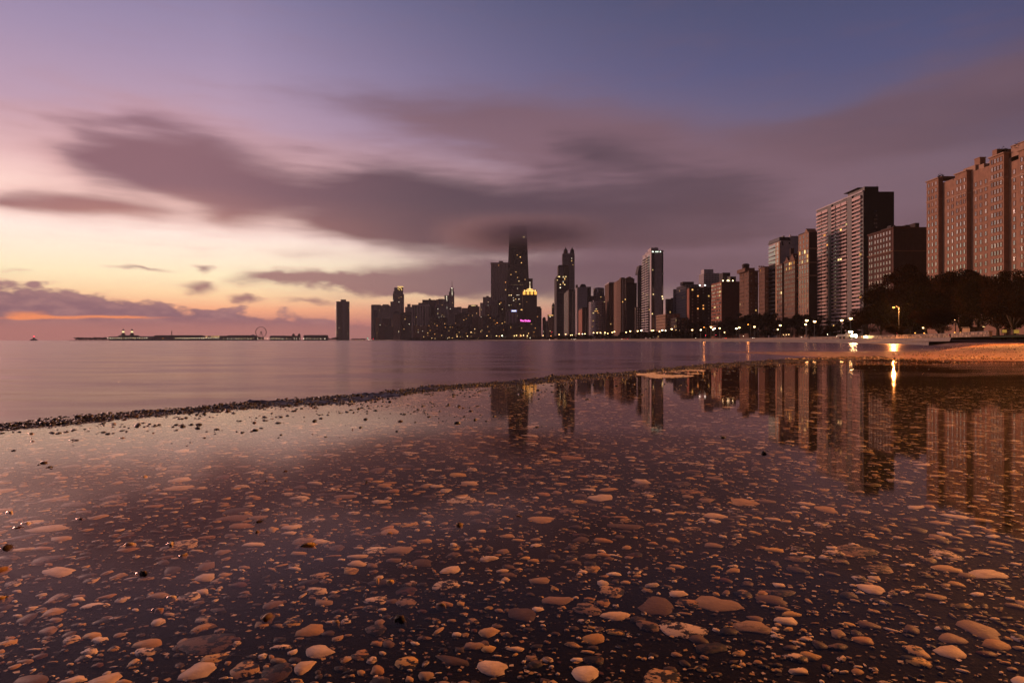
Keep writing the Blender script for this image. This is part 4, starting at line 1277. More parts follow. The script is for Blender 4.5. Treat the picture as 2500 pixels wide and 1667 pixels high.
    for px in (1281, 1286.6, 1291.6, 1296.4, 1301, 1306.6):
        o = bpy.data.objects.new('floodlit_bay_glow', unit_window(amber2, 'plain')); o.location = (b.x(px), 3.8, b.z(709.6)); o.scale = (4.2, 1, 4.0); link(o, c2)
    m = MB(); m.tube([(b.x(1294), 14, b.z(704)), (b.x(1294), 14, b.z(698)), (b.x(1294), 14, b.z(688))], [1.9, 1.1, .35], 8); ms = m.build('beacon_mast', emit_mat('mast_floodlit_glow', (1.0, .72, .42), 1.1), b.root)  # mast glows itself in place of being floodlit
    m = MB(); m.lathe(b.x(1294), 14, [(0, b.z(690)), (1.6, b.z(689)), (1.6, b.z(688)), (0, b.z(687))], 10); m.build('beacon', emit_mat('beacon_lamp', (1.0, .8, .6), 1.2), ms)
    b.done(G_DARK)
    m = MB(); m.box(b.W - .5, b.x(1320), 1, 32, 0, b.z(748)); m.build('side_wing', W_['dbrown'], b.root)
    m = MB(); m.box(b.x(1320), b.x(1322.4), 2, 30, 0, b.z(752)); m.build('side_step', W_['dbrown'], b.root)
    b = tower('stone_base_block', 'broad dark stone block below the amber-crowned tower', 1265, 1317, 762, 1900, 'dbrown', lit=4, kinds=(3, 0))
    # pyramid roof
    b = tower('pyramid_roof_block', 'narrow dark block with a grey pyramid roof before the tapered tower', 1215, 1234, 733.5, 1880, 'dbrown', lit=7, depth=24, corn=True, kinds=(3, 0, 1))
    mb = MB(); mb.prism([(b.W * .12, 1), (b.W * .9, 1), (b.W * .9, b.W * .8), (b.W * .12, b.W * .8)], b.H, b.z(724), top=.04); mb.build('pyramid_roof', W_['grey'], b.root)
    # ribbed block with an illuminated sign
    b = Bld('ribbed_block', 'pale vertically ribbed block with a white lit rooftop sign', 1236, 1264, 760, 1860, None, 26, 'black')
    for k in range(8): b.slab(b.frame, 'front', b.W * k / 8 + .4, b.W * k / 8 + 2.2, 0, .7, b.z(790), b.H)
    b.face('front', bay=3.8, fh=3.4, ww=2.0, wh=2.0, piers=False, spans=False); b.lit(2); b.done(G_DARK, frame='white')
    b.block(1245.5, 1264, 755, wall='white', y0=.4)
    sg = MB(); sg.box(b.x(1248.6), b.x(1261), -.1, .2, b.z(761.6), b.z(757)); pn = sg.build('rooftop_sign', emit_mat('sign_backlight', (.35, .42, 1.0), .9), b.root)
    lt = MB()
    for i in range(9):
        x = b.x(1249.8) + (b.x(1260.2) - b.x(1249.8)) * i / 9
        lt.box(x, x + .85, -.3, -.12, b.z(760), b.z(757.8) - (.4 if i % 2 else 0))
    lt.build('sign_strokes', emit_mat('sign_letters', (1, .95, 1.0), 2.4), pn)
    # grand hotel with pink neon
    b = tower('grand_hotel', 'wide dark hotel block with pink neon rooftop sign', 1242, 1322, 789, 1800, 'dbrown', lit=10, kinds=(3, 0), depth=40)
    b.block(1262, 1306, 786.2, wall='dbrown')
    fr = MB()
    for px in (1270, 1276, 1283, 1289, 1295): fr.box(b.x(px) - .12, b.x(px) + .12, 1.2, 1.5, b.H - .2, b.z(780))
    fr.box(b.x(1269), b.x(1296), 1.25, 1.45, b.z(785.4) - .1, b.z(785.4) + .1)
    sgn = fr.build('sign_frame', W_['black'], b.root)
    cu = bpy.data.curves.new('sign_text', 'FONT'); cu.body = 'The Drake'; cu.size = 7.4; cu.extrude = .15; cu.offset = .10; cu.align_x = 'CENTER'
    to = bpy.data.objects.new('sign_text', cu); COL.objects.link(to)
    dg = bpy.context.evaluated_depsgraph_get(); me = bpy.data.meshes.new_from_object(to.evaluated_get(dg)); bpy.data.objects.remove(to)
    me.materials.clear(); me.materials.append(emit_mat('pink_neon', (1.0, .13, .62), 3.2))
    w = max(v.co.x for v in me.vertices) - min(v.co.x for v in me.vertices)
    k = (b.x(1295) - b.x(1270)) / w
    o = bpy.data.objects.new('neon_letters', me); o.rotation_euler = (math.pi / 2, 0, 0); o.scale = (k, 1, 1); o.location = (b.x(1282.5), 1.0, b.z(785)); link(o, sgn)
    # small ones between hotel and the twin-spire group
    b = tower('slim_brick_tower', 'slim brown tower just right of the grand hotel', 1325, 1332.5, 777, 1950, 'brown', lit=2, depth=16, corn=False)
    mb = MB(); mb.prism([(0, 0), (b.W, 0), (b.W, b.Dp), (0, b.Dp)], b.H, b.z(774), top=.5); mb.build('hipped_roof', W_['copper'], b.root)
    tower('mauve_far_block', 'small hazy mauve block in the gap right of the grand hotel', 1332, 1339, 783, 2300, 'pink', lit=0, depth=16, corn=False)
    b = tower('lit_cornice_block', 'dark block with a lit roof edge left of the orange-flanked tower', 1338, 1352, 768, 1800, 'dbrown', lit=5, depth=24, xs=1337)
    o = bpy.data.objects.new('lit_cornice', unit_window(LITC[0], 'plain')); o.location = (b.W * .5, -.6, b.H - 2); o.scale = (b.W * .8, 1, 1.6); link(o, b.root)
    b = tower('thin_spire_block', 'thin dark tower with a pointed top left of the orange-flanked tower', 1348, 1354, 745, 2050, 'dbrown', lit=1, depth=16, corn=False)
    mb = MB(); mb.prism([(0, 0), (b.W, 0), (b.W, b.Dp), (0, b.Dp)], b.H, b.z(738), top=.1); mb.build('pointed_roof', W_['copper'], b.root)
centre()

# ---------------------------------------------------------------- twin-spire group and the white tower
def mid():
    D = 1930; b = Bld('twin_spire_tower', 'tall dark tower topped by twin pointed lanterns', 1374, 1403, 619, D, 1372, 40, 'grey')
    b.face('front', bay=3.4, fh=3.7, ww=1.8, wh=2.2, dep=.6); b.lit(9, 60)
    for x0, x1 in ((1376.5, 1386.6), (1392.4, 1402.4)):
        cx = b.x((x0 + x1) / 2); r = (b.x(x1) - b.x(x0)) / 2
        mb = MB(); mb.lathe(cx, r + 1, [(r, b.H - .3), (r, b.z(613.5)), (r * 1.08, b.z(613)), (r * .75, b.z(609)), (r * .3, b.z(606)), (r * .12, b.z(603.5)), (.05, b.z(602))], 8)
        mb.build('lantern', W_['dgrey'], b.root)
    for k in range(9):
        mb = MB() if k == 0 else mb
        mb.box(b.W * k / 9 + .3, b.W * k / 9 + 1.8, .2, 1.2, b.H - .2, b.H + 2.2)
    mb.build('crenels', W_['dgrey'], b.root)
    b.done(G_DARK)
    b = Bld('gabled_office_tower', 'dark tower with a pale inset panel left of the twin lanterns', 1363, 1389.5, 648.5, 1700, 1361, 40, 'dbrown')
    b.face('front', bay=3.4, fh=3.5, ww=1.7, wh=2.0); b.lit(5, 100)
    mb = MB(); mb.box(b.x(1366), b.x(1376), -.75, -.4, b.z(674), b.z(652)); mb.build('pale_panel', W_['grey'], b.root)
    mb = MB(); mb.prism([(b.x(1364), 1), (b.x(1389), 1), (b.x(1389), 20), (b.x(1364), 20)], b.H - .2, b.z(646.6), top=.9); mb.build('roof_block', W_['dbrown'], b.root)
    b.done(G_DARK)
    b = Bld('gold_flank_tower', 'glass-fronted tower with orange lit side and glowing roof line', 1359, 1384, 674, 1500, 1353.5, 40, 'pink')
    b.face('front', bay=3.1, fh=3.3, ww=2.1, wh=1.9); b.face('left', bay=2.6, fh=3.3, ww=1.2, wh=1.5)
    b.lit(9, b.H * .78, where=lambda p: p[0] == 'front'); b.lit(3)
    b.block(1361, 1382, 672.4, wall='roof')
    for px in (1363, 1366, 1375, 1380, 1382): 
        o = bpy.data.objects.new('roof_light', unit_window(LITC[1], 'plain')); o.location = (b.x(px), -.7, b.z(675.6)); o.scale = (2.0, 1, 2.4); link(o, b.root)
    b.done(G_DARK, frame='dgrey')
    b = Bld('black_lit_edge_tower', 'black tower with a bright lit edge before the twin lantern tower', 1389, 1405, 706.5, 1300, 1377, 40, 'black')
    b.face('left', bay=4, fh=3.3, ww=2.4, wh=1.9); b.face('front', bay=3.6, fh=3.3, ww=2.4, wh=1.8); b.lit(22, where=lambda p: p[0] == 'left'); b.lit(4)
    mb = MB(); mb.box(-.9, .35, -.5, .6, 4, b.H); mb.build('corner_pier', W_['tan'], b.root)
    b.done(G_DARK)
    b = Bld('white_gable_tower', 'pale blank-walled tower with a dark roof, centre of the mid group', 1410, 1434, 701, 1250, 1404.5, 36, 'white')
    b.face('left', bay=3.4, fh=3.1, ww=2.2, wh=1.7, dep=.6); b.slab(b.frame, 'front', b.x(1419.2), b.x(1420.4), 0, .1, 4, b.H - 4)
    mb = MB(); mb.prism([(b.x(1416), 1), (b.x(1433), 1), (b.x(1433), 24), (b.x(1416), 24)], b.H - .2, b.z(693), top=.55); mb.build('hipped_roof', W_['copper'], b.root)
    b.block(1407, 1411, 695, wall='roof'); b.lit(5); b.done(G_DARK)
    tower('dark_side_wing', 'dark recessed wing right of the pale blank-walled tower', 1434, 1443, 700, 1300, 'dgrey', lit=1, depth=20, corn=False)
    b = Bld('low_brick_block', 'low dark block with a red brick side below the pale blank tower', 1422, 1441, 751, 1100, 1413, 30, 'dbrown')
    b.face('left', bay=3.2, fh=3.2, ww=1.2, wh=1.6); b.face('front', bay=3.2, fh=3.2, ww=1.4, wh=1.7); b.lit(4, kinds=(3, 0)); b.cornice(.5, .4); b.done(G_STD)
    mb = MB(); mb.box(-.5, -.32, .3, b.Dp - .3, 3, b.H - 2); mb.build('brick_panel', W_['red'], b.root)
    # round-topped tower
    D = 1260; b = Bld('round_top_tower', 'grey tower with a rounded glass crown behind the white rounded flats', 1443, 1478, 722, D, 1441, 30, 'grey')
    b.face('front', bay=3.2, fh=3.2, ww=2.0, wh=1.8); b.lit(4)
    mb = MB(); mb.lathe(b.x(1464), 12, [(b.x(1477.5) - b.x(1464), b.H - .2), (b.x(1477.5) - b.x(1464), b.z(705)), (b.x(1476.5) - b.x(1464), b.z(702)), (0, b.z(700))], 28); dr = mb.build('round_crown', W_['grey'], b.root)
    mb = MB(); mb.lathe(b.x(1464), 12, [(b.x(1477.7) - b.x(1464), b.z(713)), (b.x(1477.7) - b.x(1464), b.z(706))], 28); mb.build('crown_glazing', G_STD, dr)
    b.done()
    # white rounded flats
    D = 1050; cx = X_of(1461, D); R = X_of(1479.5, D) - cx; H = Z_of(738, D) - CITY_Z
    root = empty('rounded_flats', (cx, D + R, CITY_Z)); tag(root, 'white curved block of flats with ribbon balconies, low in the mid group', 'building')
    arc = [(R * math.cos(a) * 1.0, R * .8 * math.sin(a)) for a in [math.pi + math.pi * i / 24 for i in range(25)]] + [(R, 14), (-R, 14)]
    mb = MB(); mb.prism(arc, -1, H); mb.build('wall', glass_mat('flat_glass', (.02, .017, .016), (.3, .22, .17), .3), root)
    for j in range(int(H / 3.0) + 1):
        mb = MB(); mb.prism([(p[0] * 1.03, p[1] * 1.03) for p in arc], j * 3.0 - .2, j * 3.0 + 1.35); mb.build('balcony_band', W_['white'], root)
    mb = MB()
    for i in range(0, 25, 3): mb.obox((arc[i][0] * 1.02, arc[i][1] * 1.02, H / 2), (.35, 0, 0), (0, .35, 0), (0, 0, H / 2))
    mb.build('piers', W_['white'], root)
    mb = MB(); mb.box(-R * .5, R * .7, 0, 12, H, H + 4); mb.build('roof_block', W_['grey'], root)
    rs = random.Random(5)
    for k in range(9):
        i = rs.randrange(4, 21); j = rs.randrange(2, int(H / 3) - 1)
        o = bpy.data.objects.new('lit_window', unit_window(LITC[rs.choice((0, 1, 3))], 'plain')); o.location = (arc[i][0] * 1.012, arc[i][1] * 1.012 - .3, j * 3 + 2.1); o.scale = (2.2, 1, 1.4); link(o, root)
    b = Bld('balcony_column_block', 'brown block with a lighter roof lip right of the white rounded flats', 1488, 1500, 689, 1050, 1478, 40, 'brown')
    b.face('left', bay=3.6, fh=3.1, ww=2.2, wh=1.7, dep=.8); b.face('front', bay=3.4, fh=3.1, ww=1.8, wh=1.7, dep=.8); b.cornice(1.6, .9, wall='white'); b.lit(4); b.done(G_DARK)
    b = Bld('broad_brown_tower', 'broad brown tower with a notched roofline left of the white balcony tower', 1517, 1549, 680, 950, 1499, 40, 'brown')
    b.face('left', 0, b.Dp * .42, bay=3.4, fh=3.3, ww=1.5, wh=1.9, dep=.8); b.face('left', b.Dp * .55, b.Dp, bay=9, fh=9, ww=.2, wh=.2, dep=.3)
    b.face('front', 0, b.W * .4, bay=3.4, fh=3.3, ww=1.4, wh=1.8)
    b.block(1517, 1526, 677, wall='brown'); b.block(1530, 1546, 677.5, wall='brown'); b.block(1535, 1541, 675, wall='brown')
    m = MB(); m.box(b.W - .2, b.x(1556), 4, 30, 0, b.z(690)); m.build('side_wing', W_['dbrown'], b.root)
    m = MB(); m.box(b.W * .42, b.W * .98, -.5, .2, 0, b.H - 6); m.build('blank_panel', W_['dbrown'], b.root)
    b.lit(5, kinds=(3, 0)); b.done(G_STD)
    D = 1180; b = Bld('slant_top_tower', 'dark tower with a slanted crown just left of the white balcony tower', 1557, 1570, 668, D, 1556, 26, 'dgrey')
    mb = MB(); W = b.W; mb.add([(0, 0, b.H), (W, 0, b.H), (W, 26, b.H), (0, 26, b.H), (W * .3, 2, b.z(648)), (W, 2, b.z(646.5)), (W, 24, b.z(646.5)), (W * .3, 24, b.z(648))],
                               [(4, 5, 6, 7), (0, 1, 5, 4), (1, 2, 6, 5), (2, 3, 7, 6), (3, 0, 4, 7)]); mb.build('slanted_crown', W_['dgrey'], b.root)
    b.face('front', bay=3, fh=3.5, ww=1.7, wh=1.8); b.lit(1); b.done(G_DARK)
    tower('white_rail_block', 'low dark block with a pale roof rail left of the white balcony tower', 1553, 1571, 750, 900, 'dbrown', lit=2, xs=1550)
    # white tower with balconies
    D = 800; b = Bld('balcony_tower', 'tall white tower with stacked balconies and black corner strips', 1590, 1619.5, 611.5, D, 1569, 40, 'white')
    for x0, x1 in ((1592.3, 1597.6), (1616, 1619.3)):
        mb = MB(); mb.box(b.x(x0), b.x(x1), -.25, .1, 3, b.H - 3); mb.build('window_strip', G_DARK, b.root)
    d0, d1 = b.ly(1586.5), b.ly(1569.3); dm = (d0 + d1) / 2
    mb = MB(); mb.box(-.2, .1, d0, d1, 3, b.H - 4); mb.build('glazing', G_STD, b.root)
    unit = MB(); unit.box(-1.7, 0, -.5, .5, 0, .22); unit.box(-1.7, -1.55, -.5, .5, .22, 1.05); um = unit.mesh('balcony', W_['white'])
    nf = int((b.H - 6) / 3.05)
    for j in range(nf):
        for a0, a1 in ((d0 + .6, dm - .9), (dm + .9, d1 - .4)):
            o = bpy.data.objects.new('balcony', um); o.location = (-.1, (a0 + a1) / 2, 3.2 + j * 3.05); o.scale = (1, a1 - a0, 1); link(o, b.root)
    mb = MB(); mb.box(-.9, .2, dm - .6, dm + .6, 2, b.H - 2); mb.build('party_wall', W_['white'], b.root)
    for k in range(9):
        a = b.rs.choice((d0 + 4, dm - 4, dm + 4, d1 - 4)) + b.rs.uniform(-2, 2); o = bpy.data.objects.new('lit_window', unit_window(LITC[b.rs.choice((0, 1, 1))], 'plain'))
        o.location = (-.35, a, 3.2 + b.rs.randrange(nf) * 3.05 + 1.6); o.scale = (2.4, 1, 1.5); o.rotation_euler = (0, 0, -math.pi / 2); link(o, b.root)
    for px, py in ((1593.5, 659), (1595, 718.5), (1616.8, 723.5), (1618, 729.5), (1592.6, 766)):
        o = bpy.data.objects.new('lit_window', unit_window(LITC[1], 'plain')); o.location = (b.x(px), -.3, b.z(py)); o.scale = (1.3, 1, 1.3); link(o, b.root)
    for px in (1593, 1594.4, 1601.5, 1605.8, 1612.3):
        o = bpy.data.objects.new('roof_light', unit_window(emit_mat('cool_roof_lamp', (.85, 1.0, .8), 3.0), 'plain')); o.location = (b.x(px), -.45, b.z(614.6)); o.scale = (1.0, 1, .9); link(o, b.root)
    b.block(1592, 1610, 603, wall='white', y0=6, y1=26); b.block(1604, 1606, 600.8, wall='grey', y0=8, y1=10); b.block(1590.5, 1594, 608, wall='white', y0=28, y1=36)
    b.cornice(.6, .3); b.done(G_DARK)
    # between white tower and the brick pair
    b = Bld('terrace_flats', 'low pale flats with dark bays at the foot of the white balcony tower', 1626, 1660, 766.5, 720, 1603, 30, 'tan')
    b.face('left', bay=4.5, fh=3.2, ww=2.4, wh=1.9, dep=.6); b.face('front', bay=4.2, fh=3.2, ww=2.2, wh=1.8, dep=.5); b.lit(5, kinds=(3, 0, 0)); b.cornice(.4, .5); b.done(G_STD, indiv=60)
    tower('dark_slatted_block', 'dark ribbed block right of the white balcony tower', 1628, 1655, 730, 1020, 'dgrey', xs=1625, lit=2, ww=1.6, wh=2.4, blocks=((1640, 1652, 727),))
    b = tower('stepped_brown_block', 'brown block stepping up behind the two brick towers', 1675, 1708, 694.5, 900, 'grey', xs=1652, lit=2, blocks=((1668, 1695, 687.5),), wh=2.2, ww=1.8)
    tower('blue_grey_wing', 'blue-grey end wing left of the stepped brown block', 1645, 1654, 706, 960, 'bluegrey', lit=0, depth=20, corn=False, xs=1644)
    b = tower('white_grid_tower', 'hazy white gridded tower rising behind the brick towers', 1719, 1756, 667, 1250, 'white', xs=1707, lit=0, bay=2.9, fh=3.3, ww=1.7, wh=2.0, dep=.5, glass=G_DARK)
    b.block(1720, 1743, 657, wall='white', y0=3, y1=22)
    b = tower('low_lit_block', 'low dark block with small lit windows left of the dark brick tower', 1652, 1680, 776, 690, 'dbrown', lit=4, kinds=(0, 1), depth=24)
mid()

# ---------------------------------------------------------------- the near row on the right
def near_row():
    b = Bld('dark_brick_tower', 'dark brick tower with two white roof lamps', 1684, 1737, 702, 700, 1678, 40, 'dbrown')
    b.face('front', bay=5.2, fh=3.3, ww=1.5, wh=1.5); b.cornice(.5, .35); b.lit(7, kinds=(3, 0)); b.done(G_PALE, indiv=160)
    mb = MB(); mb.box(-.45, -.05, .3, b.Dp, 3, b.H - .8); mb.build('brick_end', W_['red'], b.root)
    for px in (1709, 1721.6):
        mb = MB(); x = b.x(px); mb.box(x - .1, x + .1, .8, 1.0, b.H, b.H + 2.0); p = mb.build('lamp_stand', W_['black'], b.root)
        mb = MB(); mb.lathe(x, .6, [(0, b.H + 1.7), (.7, b.H + 2.0), (.7, b.H + 2.8), (0, b.H + 3.1)], 10); mb.build('roof_lamp', emit_mat('white_roof_lamp', (1, .93, .82), 5.0), p)
    # red brick slab with bright lake-facing windows
    b = Bld('red_brick_tower', 'red brick tower whose lake-facing windows catch the dawn', 1762, 1805.5, 687, 620, 1736.6, 40, 'red')
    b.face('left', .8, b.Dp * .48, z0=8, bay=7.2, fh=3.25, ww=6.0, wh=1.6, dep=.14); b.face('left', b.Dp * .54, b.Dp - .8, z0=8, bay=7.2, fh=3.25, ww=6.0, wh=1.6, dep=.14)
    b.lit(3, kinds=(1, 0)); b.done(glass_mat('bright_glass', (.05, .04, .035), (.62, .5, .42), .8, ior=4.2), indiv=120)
    b.frame = MB(); b.face('front', bay=5.0, fh=3.25, ww=1.6, wh=1.6); 
    mb = MB(); mb.box(.2, b.W - .1, -.15, .05, 3, b.H - .5); mb.build('painted_shade_front', W_['dred'], b.root)  # shade on this front is put into a darker brick skin
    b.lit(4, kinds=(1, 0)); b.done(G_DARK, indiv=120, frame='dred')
    b.block(1770, 1788, 664, wall='roof', y0=6, y1=18); b.block(1782, 1804, 673, wall='roof', y0=8, y1=22); b.block(1780, 1786, 673.5, wall='white', y0=3, y1=6)
    for px in (1766, 1777, 1780, 1790):
        mb = MB(); mb.lathe(b.x(px), 1.0, [(0, b.H + .2), (.5, b.H + .4), (.5, b.H + 1.1), (0, b.H + 1.3)], 8); mb.build('roof_lamp', emit_mat('warm_roof_lamp', (1, .78, .42), 5.0), b.root)
    # stone tower with round cupola
    b = Bld('cupola_tower', 'brown stone tower crowned by a round cupola', 1829, 1851, 661, 580, 1806, 40, 'brown')
    b.face('left', 0, b.Dp * .34, bay=2.9, fh=3.2, ww=1.2, wh=1.7); b.face('left', b.Dp * .52, b.Dp, bay=2.9, fh=3.2, ww=1.2, wh=1.7); b.face('front', bay=3.6, fh=3.2, ww=1.1, wh=1.5)
    b.cornice(.7, .6)
    b.block(1822, 1846, 653, wall='brown', y0=3, y1=24)
    cx, cy = b.x(1832.5), 12; r = b.x(1841) - cx
    mb = MB(); mb.lathe(cx, cy, [(r, b.z(653) - .2), (r, b.z(645)), (r * 1.1, b.z(644.6)), (r * 1.1, b.z(643)), (r * .9, b.z(642.6)), (r * .85, b.z(640.6)), (0, b.z(639.4))], 18); mb.build('cupola', W_['dbrown'], b.root)
    b.lit(3, kinds=(0, 1)); b.done(G_PALE, indiv=250)
    b = Bld('plain_stone_block', 'plain brown stone block between the cupola tower and the glass tower', 1868, 1876.5, 651, 560, 1853, 34, 'brown')
    b.face('left', bay=2.8, fh=3.2, ww=1.1, wh=1.7); b.face('front', bay=2.8, fh=3.2, ww=1.1, wh=1.6); b.cornice(.6, .5, b.H); b.cornice(.4, .45, b.z(689)); b.lit(2, kinds=(3,)); b.done(G_PALE, indiv=200)
    for k in range(3): b.block(1855 + k * 5, 1857 + k * 5, 648.5, wall='brown', y0=1, y1=3)
    # glass tower with blank white wall
    D = 545; b = Bld('glass_bay_tower', 'slim glass tower with a blank white side wall and copper bay windows', 1906, 1951, 587, D, 1877.5, 40, 'white')
    d0, d1, d2 = b.ly(1906), b.ly(1896), b.ly(1877.8)
    nf = int(b.H / 3.5)
    b.panes = []
    for j in range(nf):
        z = 4 + j * (b.H - 5) / nf; h = (b.H - 5) / nf
        b.panes.append(('left', (d1 + d0) / 2 - .0, z + h / 2, (d1 - d0) * .45, h * .78, .9)); b.panes.append(('left', (d1 + d0) / 2 + (d1 - d0) * .3, z + h / 2, (d1 - d0) * .3, h * .78, .5))
    mb = MB(); mb.box(-.85, .05, d0 + .3, d1, 3, b.H - 1); mb.build('bay_wall', wall_mat((.45, .27, .16), name='copper_bay'), b.root)
    b.done(glass_mat('copper_glass', (.10, .06, .04), (.5, .32, .2), .6), indiv=100, kind='plain')
    mb = MB(); mb.box(-.4, .05, d1, d2, 3, b.H - 2); mb.build('dark_glazing', G_DARK, b.root)
    um = MB(); um.box(-1.1, 0, -.5, .5, 0, .5); ume = um.mesh('balcony', W_['white'])
    for j in range(nf):
        for q in (0, 1):
            a0 = d1 + (d2 - d1) * (.12 if q == 0 else .66); a1 = d1 + (d2 - d1) * (.6 if q == 0 else .98)
            o = bpy.data.objects.new('balcony', ume); o.location = (-.35, (a0 + a1) / 2, 4 + j * (b.H - 5) / nf); o.scale = (1 if q == 0 else .6, a1 - a0, 1); link(o, b.root)
    mb = MB(); mb.prism([(-1, 0), (b.x(1931), 0), (b.x(1931), b.Dp), (-1, b.Dp)], b.H - .2, b.z(578), top=.86); mb.build('dark_penthouse', W_['black'], b.root)
    b.block(1931, 1951, 575.5, wall='white', y0=1, y1=20); b.block(1932, 1934, 572, wall='white', y0=2, y1=4); b.block(1915, 1918, 574.6, wall='black', bottom=580)
    for px, py, w, h in ((1910.5, 594, 1.4, 3.0), (1927.5, 594, 1.2, 1.4)):
        o = bpy.data.objects.new('window', unit_window(G_DARK, 'sash')); o.location = (b.x(px), -.06, b.z(py)); o.scale = (w, 1, h); link(o, b.root)
    b = Bld('narrow_bay_house', 'narrow brown building standing before the copper bays', 1910, 1917, 644, 525, 1897, 30, 'brown')
    b.face('left', bay=3.6, fh=3.3, ww=2.2, wh=2.0, dep=.16); b.cornice(.6, .4); b.lit(1); b.done(G_STD, indiv=80)
    # gabled brick house
    b = Bld('gabled_apartments', 'brown apartment block with steep gables and a tall chimney', 1941, 1953, 633, 500, 1915, 30, 'brown')
    b.face('left', bay=3.0, fh=3.3, ww=1.4, wh=2.0, dep=.14); b.face('front', bay=3, fh=3.3, ww=1.2, wh=1.8); b.cornice(.6, .5)
    for t0, t1, ap in ((.02, .45, 617), (.55, .95, 621)):
        y0, y1 = b.Dp * t0, b.Dp * t1; mb = MB(); zt = b.z(ap) * (b.D / (b.D))
        mb.add([(-.3, y0, b.H), (-.3, y1, b.H), (-.3, (y0 + y1) / 2, zt), (b.W, y0, b.H), (b.W, y1, b.H), (b.W, (y0 + y1) / 2, zt)], [(0, 1, 2), (3, 5, 4), (0, 2, 5, 3), (1, 4, 5, 2), (0, 3, 4, 1)])
        mb.build('gable', [W_['brown']], b.root)
    mb = MB(); mb.box(1.0, b.W, .5, b.Dp, b.H - .2, b.z(623)); mb.build('roof_block', W_['copper'], b.root)
    mb = MB(); mb.box(.5, 3.0, b.Dp * .45, b.Dp * .56, b.H, b.z(603)); mb.box(.4, 3.1, b.Dp * .44, b.Dp * .57, b.z(603), b.z(602)); mb.build('chimney', W_['dbrown'], b.root)
    b.lit(6, b.H * .8, kinds=(0, 3)); b.done(G_STD, indiv=200)
    # tan stone tower
    b = Bld('tan_stone_tower', 'tall tan stone tower with a small gable beside the black balcony tower', 1975, 1995, 566, 470, 1950, 40, 'tan')
    b.face('left', z1=b.z(606), bay=4.4, fh=3.45, ww=2.3, wh=2.4, dep=.16); b.face('left', z0=b.z(604), bay=5.5, fh=3.6, ww=1.6, wh=2.0, dep=.14)
    b.lit(5, b.H * .72, kinds=(1, 0), where=lambda p: p[2] < b.H * .84)
    for q in (606, 640, 672): b.cornice(.5, .5, b.z(q))
    b.done(G_STD, indiv=220)
    mb = MB(); mb.box(.3, b.W, -.12, .05, 2, b.H); mb.build('painted_shade_front', W_['dbrown'], b.root)  # dark skin: the front's shade is painted into its colour
    b.panes = []; b.frame = MB(); b.face('front', 1, 4, bay=3, fh=3.45, ww=1.3, wh=1.8, dep=.2); b.done(G_DARK, indiv=40, frame='dbrown')
    mb = MB(); y0, y1 = 1, b.Dp * .4
    mb.add([(-.3, y0, b.H), (-.3, y1, b.H), (-.3, (y0 + y1) / 2, b.z(556)), (6, y0, b.H), (6, y1, b.H), (6, (y0 + y1) / 2, b.z(556))], [(0, 1, 2), (3, 5, 4), (0, 2, 5, 3), (1, 4, 5, 2), (0, 3, 4, 1)]); mb.build('gable', W_['tan'], b.root)
    b.block(1979, 1994, 562, wall='dbrown', y0=2, y1=20)
    # black tower with pale balcony fronts
    D = 430; b = Bld('black_balcony_tower', 'tall black tower with rows of pale balcony fronts facing the lake', 2108, 2183, 468, D, 1994, 40, 'black')
    um = MB(); um.box(-1.0, 0, -.5, .5, 0, 1.0); ume = um.mesh('balcony_front', wall_mat((.66, .47, .42), .7, .2, .5, 'pale_panel'))
    nf = 35; fh = (b.H - 6) / nf
    cols = [(1996, 2008.5), (2010, 2024), (2033.5, 2042.5), (2045, 2056), (2057.5, 2070.5), (2084, 2104.5)]
    for x0, x1 in cols:
        a0, a1 = b.ly(x1), b.ly(x0)
        for j in range(nf):
            o = bpy.data.objects.new('balcony_front', ume); o.location = (-.1, (a0 + a1) / 2, 4.6 + j * fh); o.scale = (1, a1 - a0, 1 if j < nf - 1 else 1.9); link(o, b.root)
            n = 3 if x1 - x0 > 16 else 2
            for q in range(n):
                b.panes.append(('left', a0 + (a1 - a0) * (q + .5) / n, 4.6 + j * fh + 1.0 + (fh - 1.0) / 2, (a1 - a0) / n * .72, fh - 1.15, .06))
    mb = MB()
    for x0, x1 in ((2024.6, 2033), (2071.5, 2083)): mb.box(-.9, .05, b.ly(x1), b.ly(x0) , 2, b.H)
    mb.build('dark_recess', W_['black'], b.root)
    b.lit(9, kinds=(0, 1, 3)); b.lit(40, zmin=0, kinds=(1,)) if False else None
    b.done(glass_mat('balcony_glass', (.010, .008, .008), (.34, .24, .18), .35, ior=1.55), indiv=300, kind='plain')
    b.panes = []; b.frame = MB()
    for j in range(26):
        for px in (2135, 2139.8):
            b.panes.append(('front', b.x(px), b.H - 12.5 - j * fh, .9, 1.3, .05))
    b.done(G_PALE, indiv=60)
    mb = MB(); y1 = b.ly(2062)
    mb.box(1, b.x(2146), .5, y1 * .9, b.H - .2, b.z(455)); mb.build('roof_block', W_['black'], b.root)
    mb = MB(); mb.box(-1.2, b.x(2134), y1 * .2, y1 * .95, b.z(455), b.z(453.6)); mb.build('roof_canopy', W_['dgrey'], b.root)
    mb = MB(); mb.box(-.6, .6, 0, b.Dp, b.H, b.H + .9); mb.build('parapet', W_['white'], b.root)
    mb = MB(); mb.tube([(b.x(2145.5), 2, b.z(455)), (b.x(2145.8), 2, b.z(447))], [.12, .05], 6); mb.build('antenna', W_['black'], b.root)
    # dark brown mid-rise
    D = 369; b = Bld('brown_midrise', 'dark brown mid-rise with rows of bright lake-facing windows', 2181.5, 2268, 555, D, 2120, 40, 'dred')
    b.face('left', 2, b.Dp - 6, bay=3.0, fh=3.25, ww=1.2, wh=1.7, dep=.14); b.face('left', b.Dp - 5, b.Dp - .5, bay=2.2, fh=3.25, ww=1.2, wh=1.7, dep=.16)
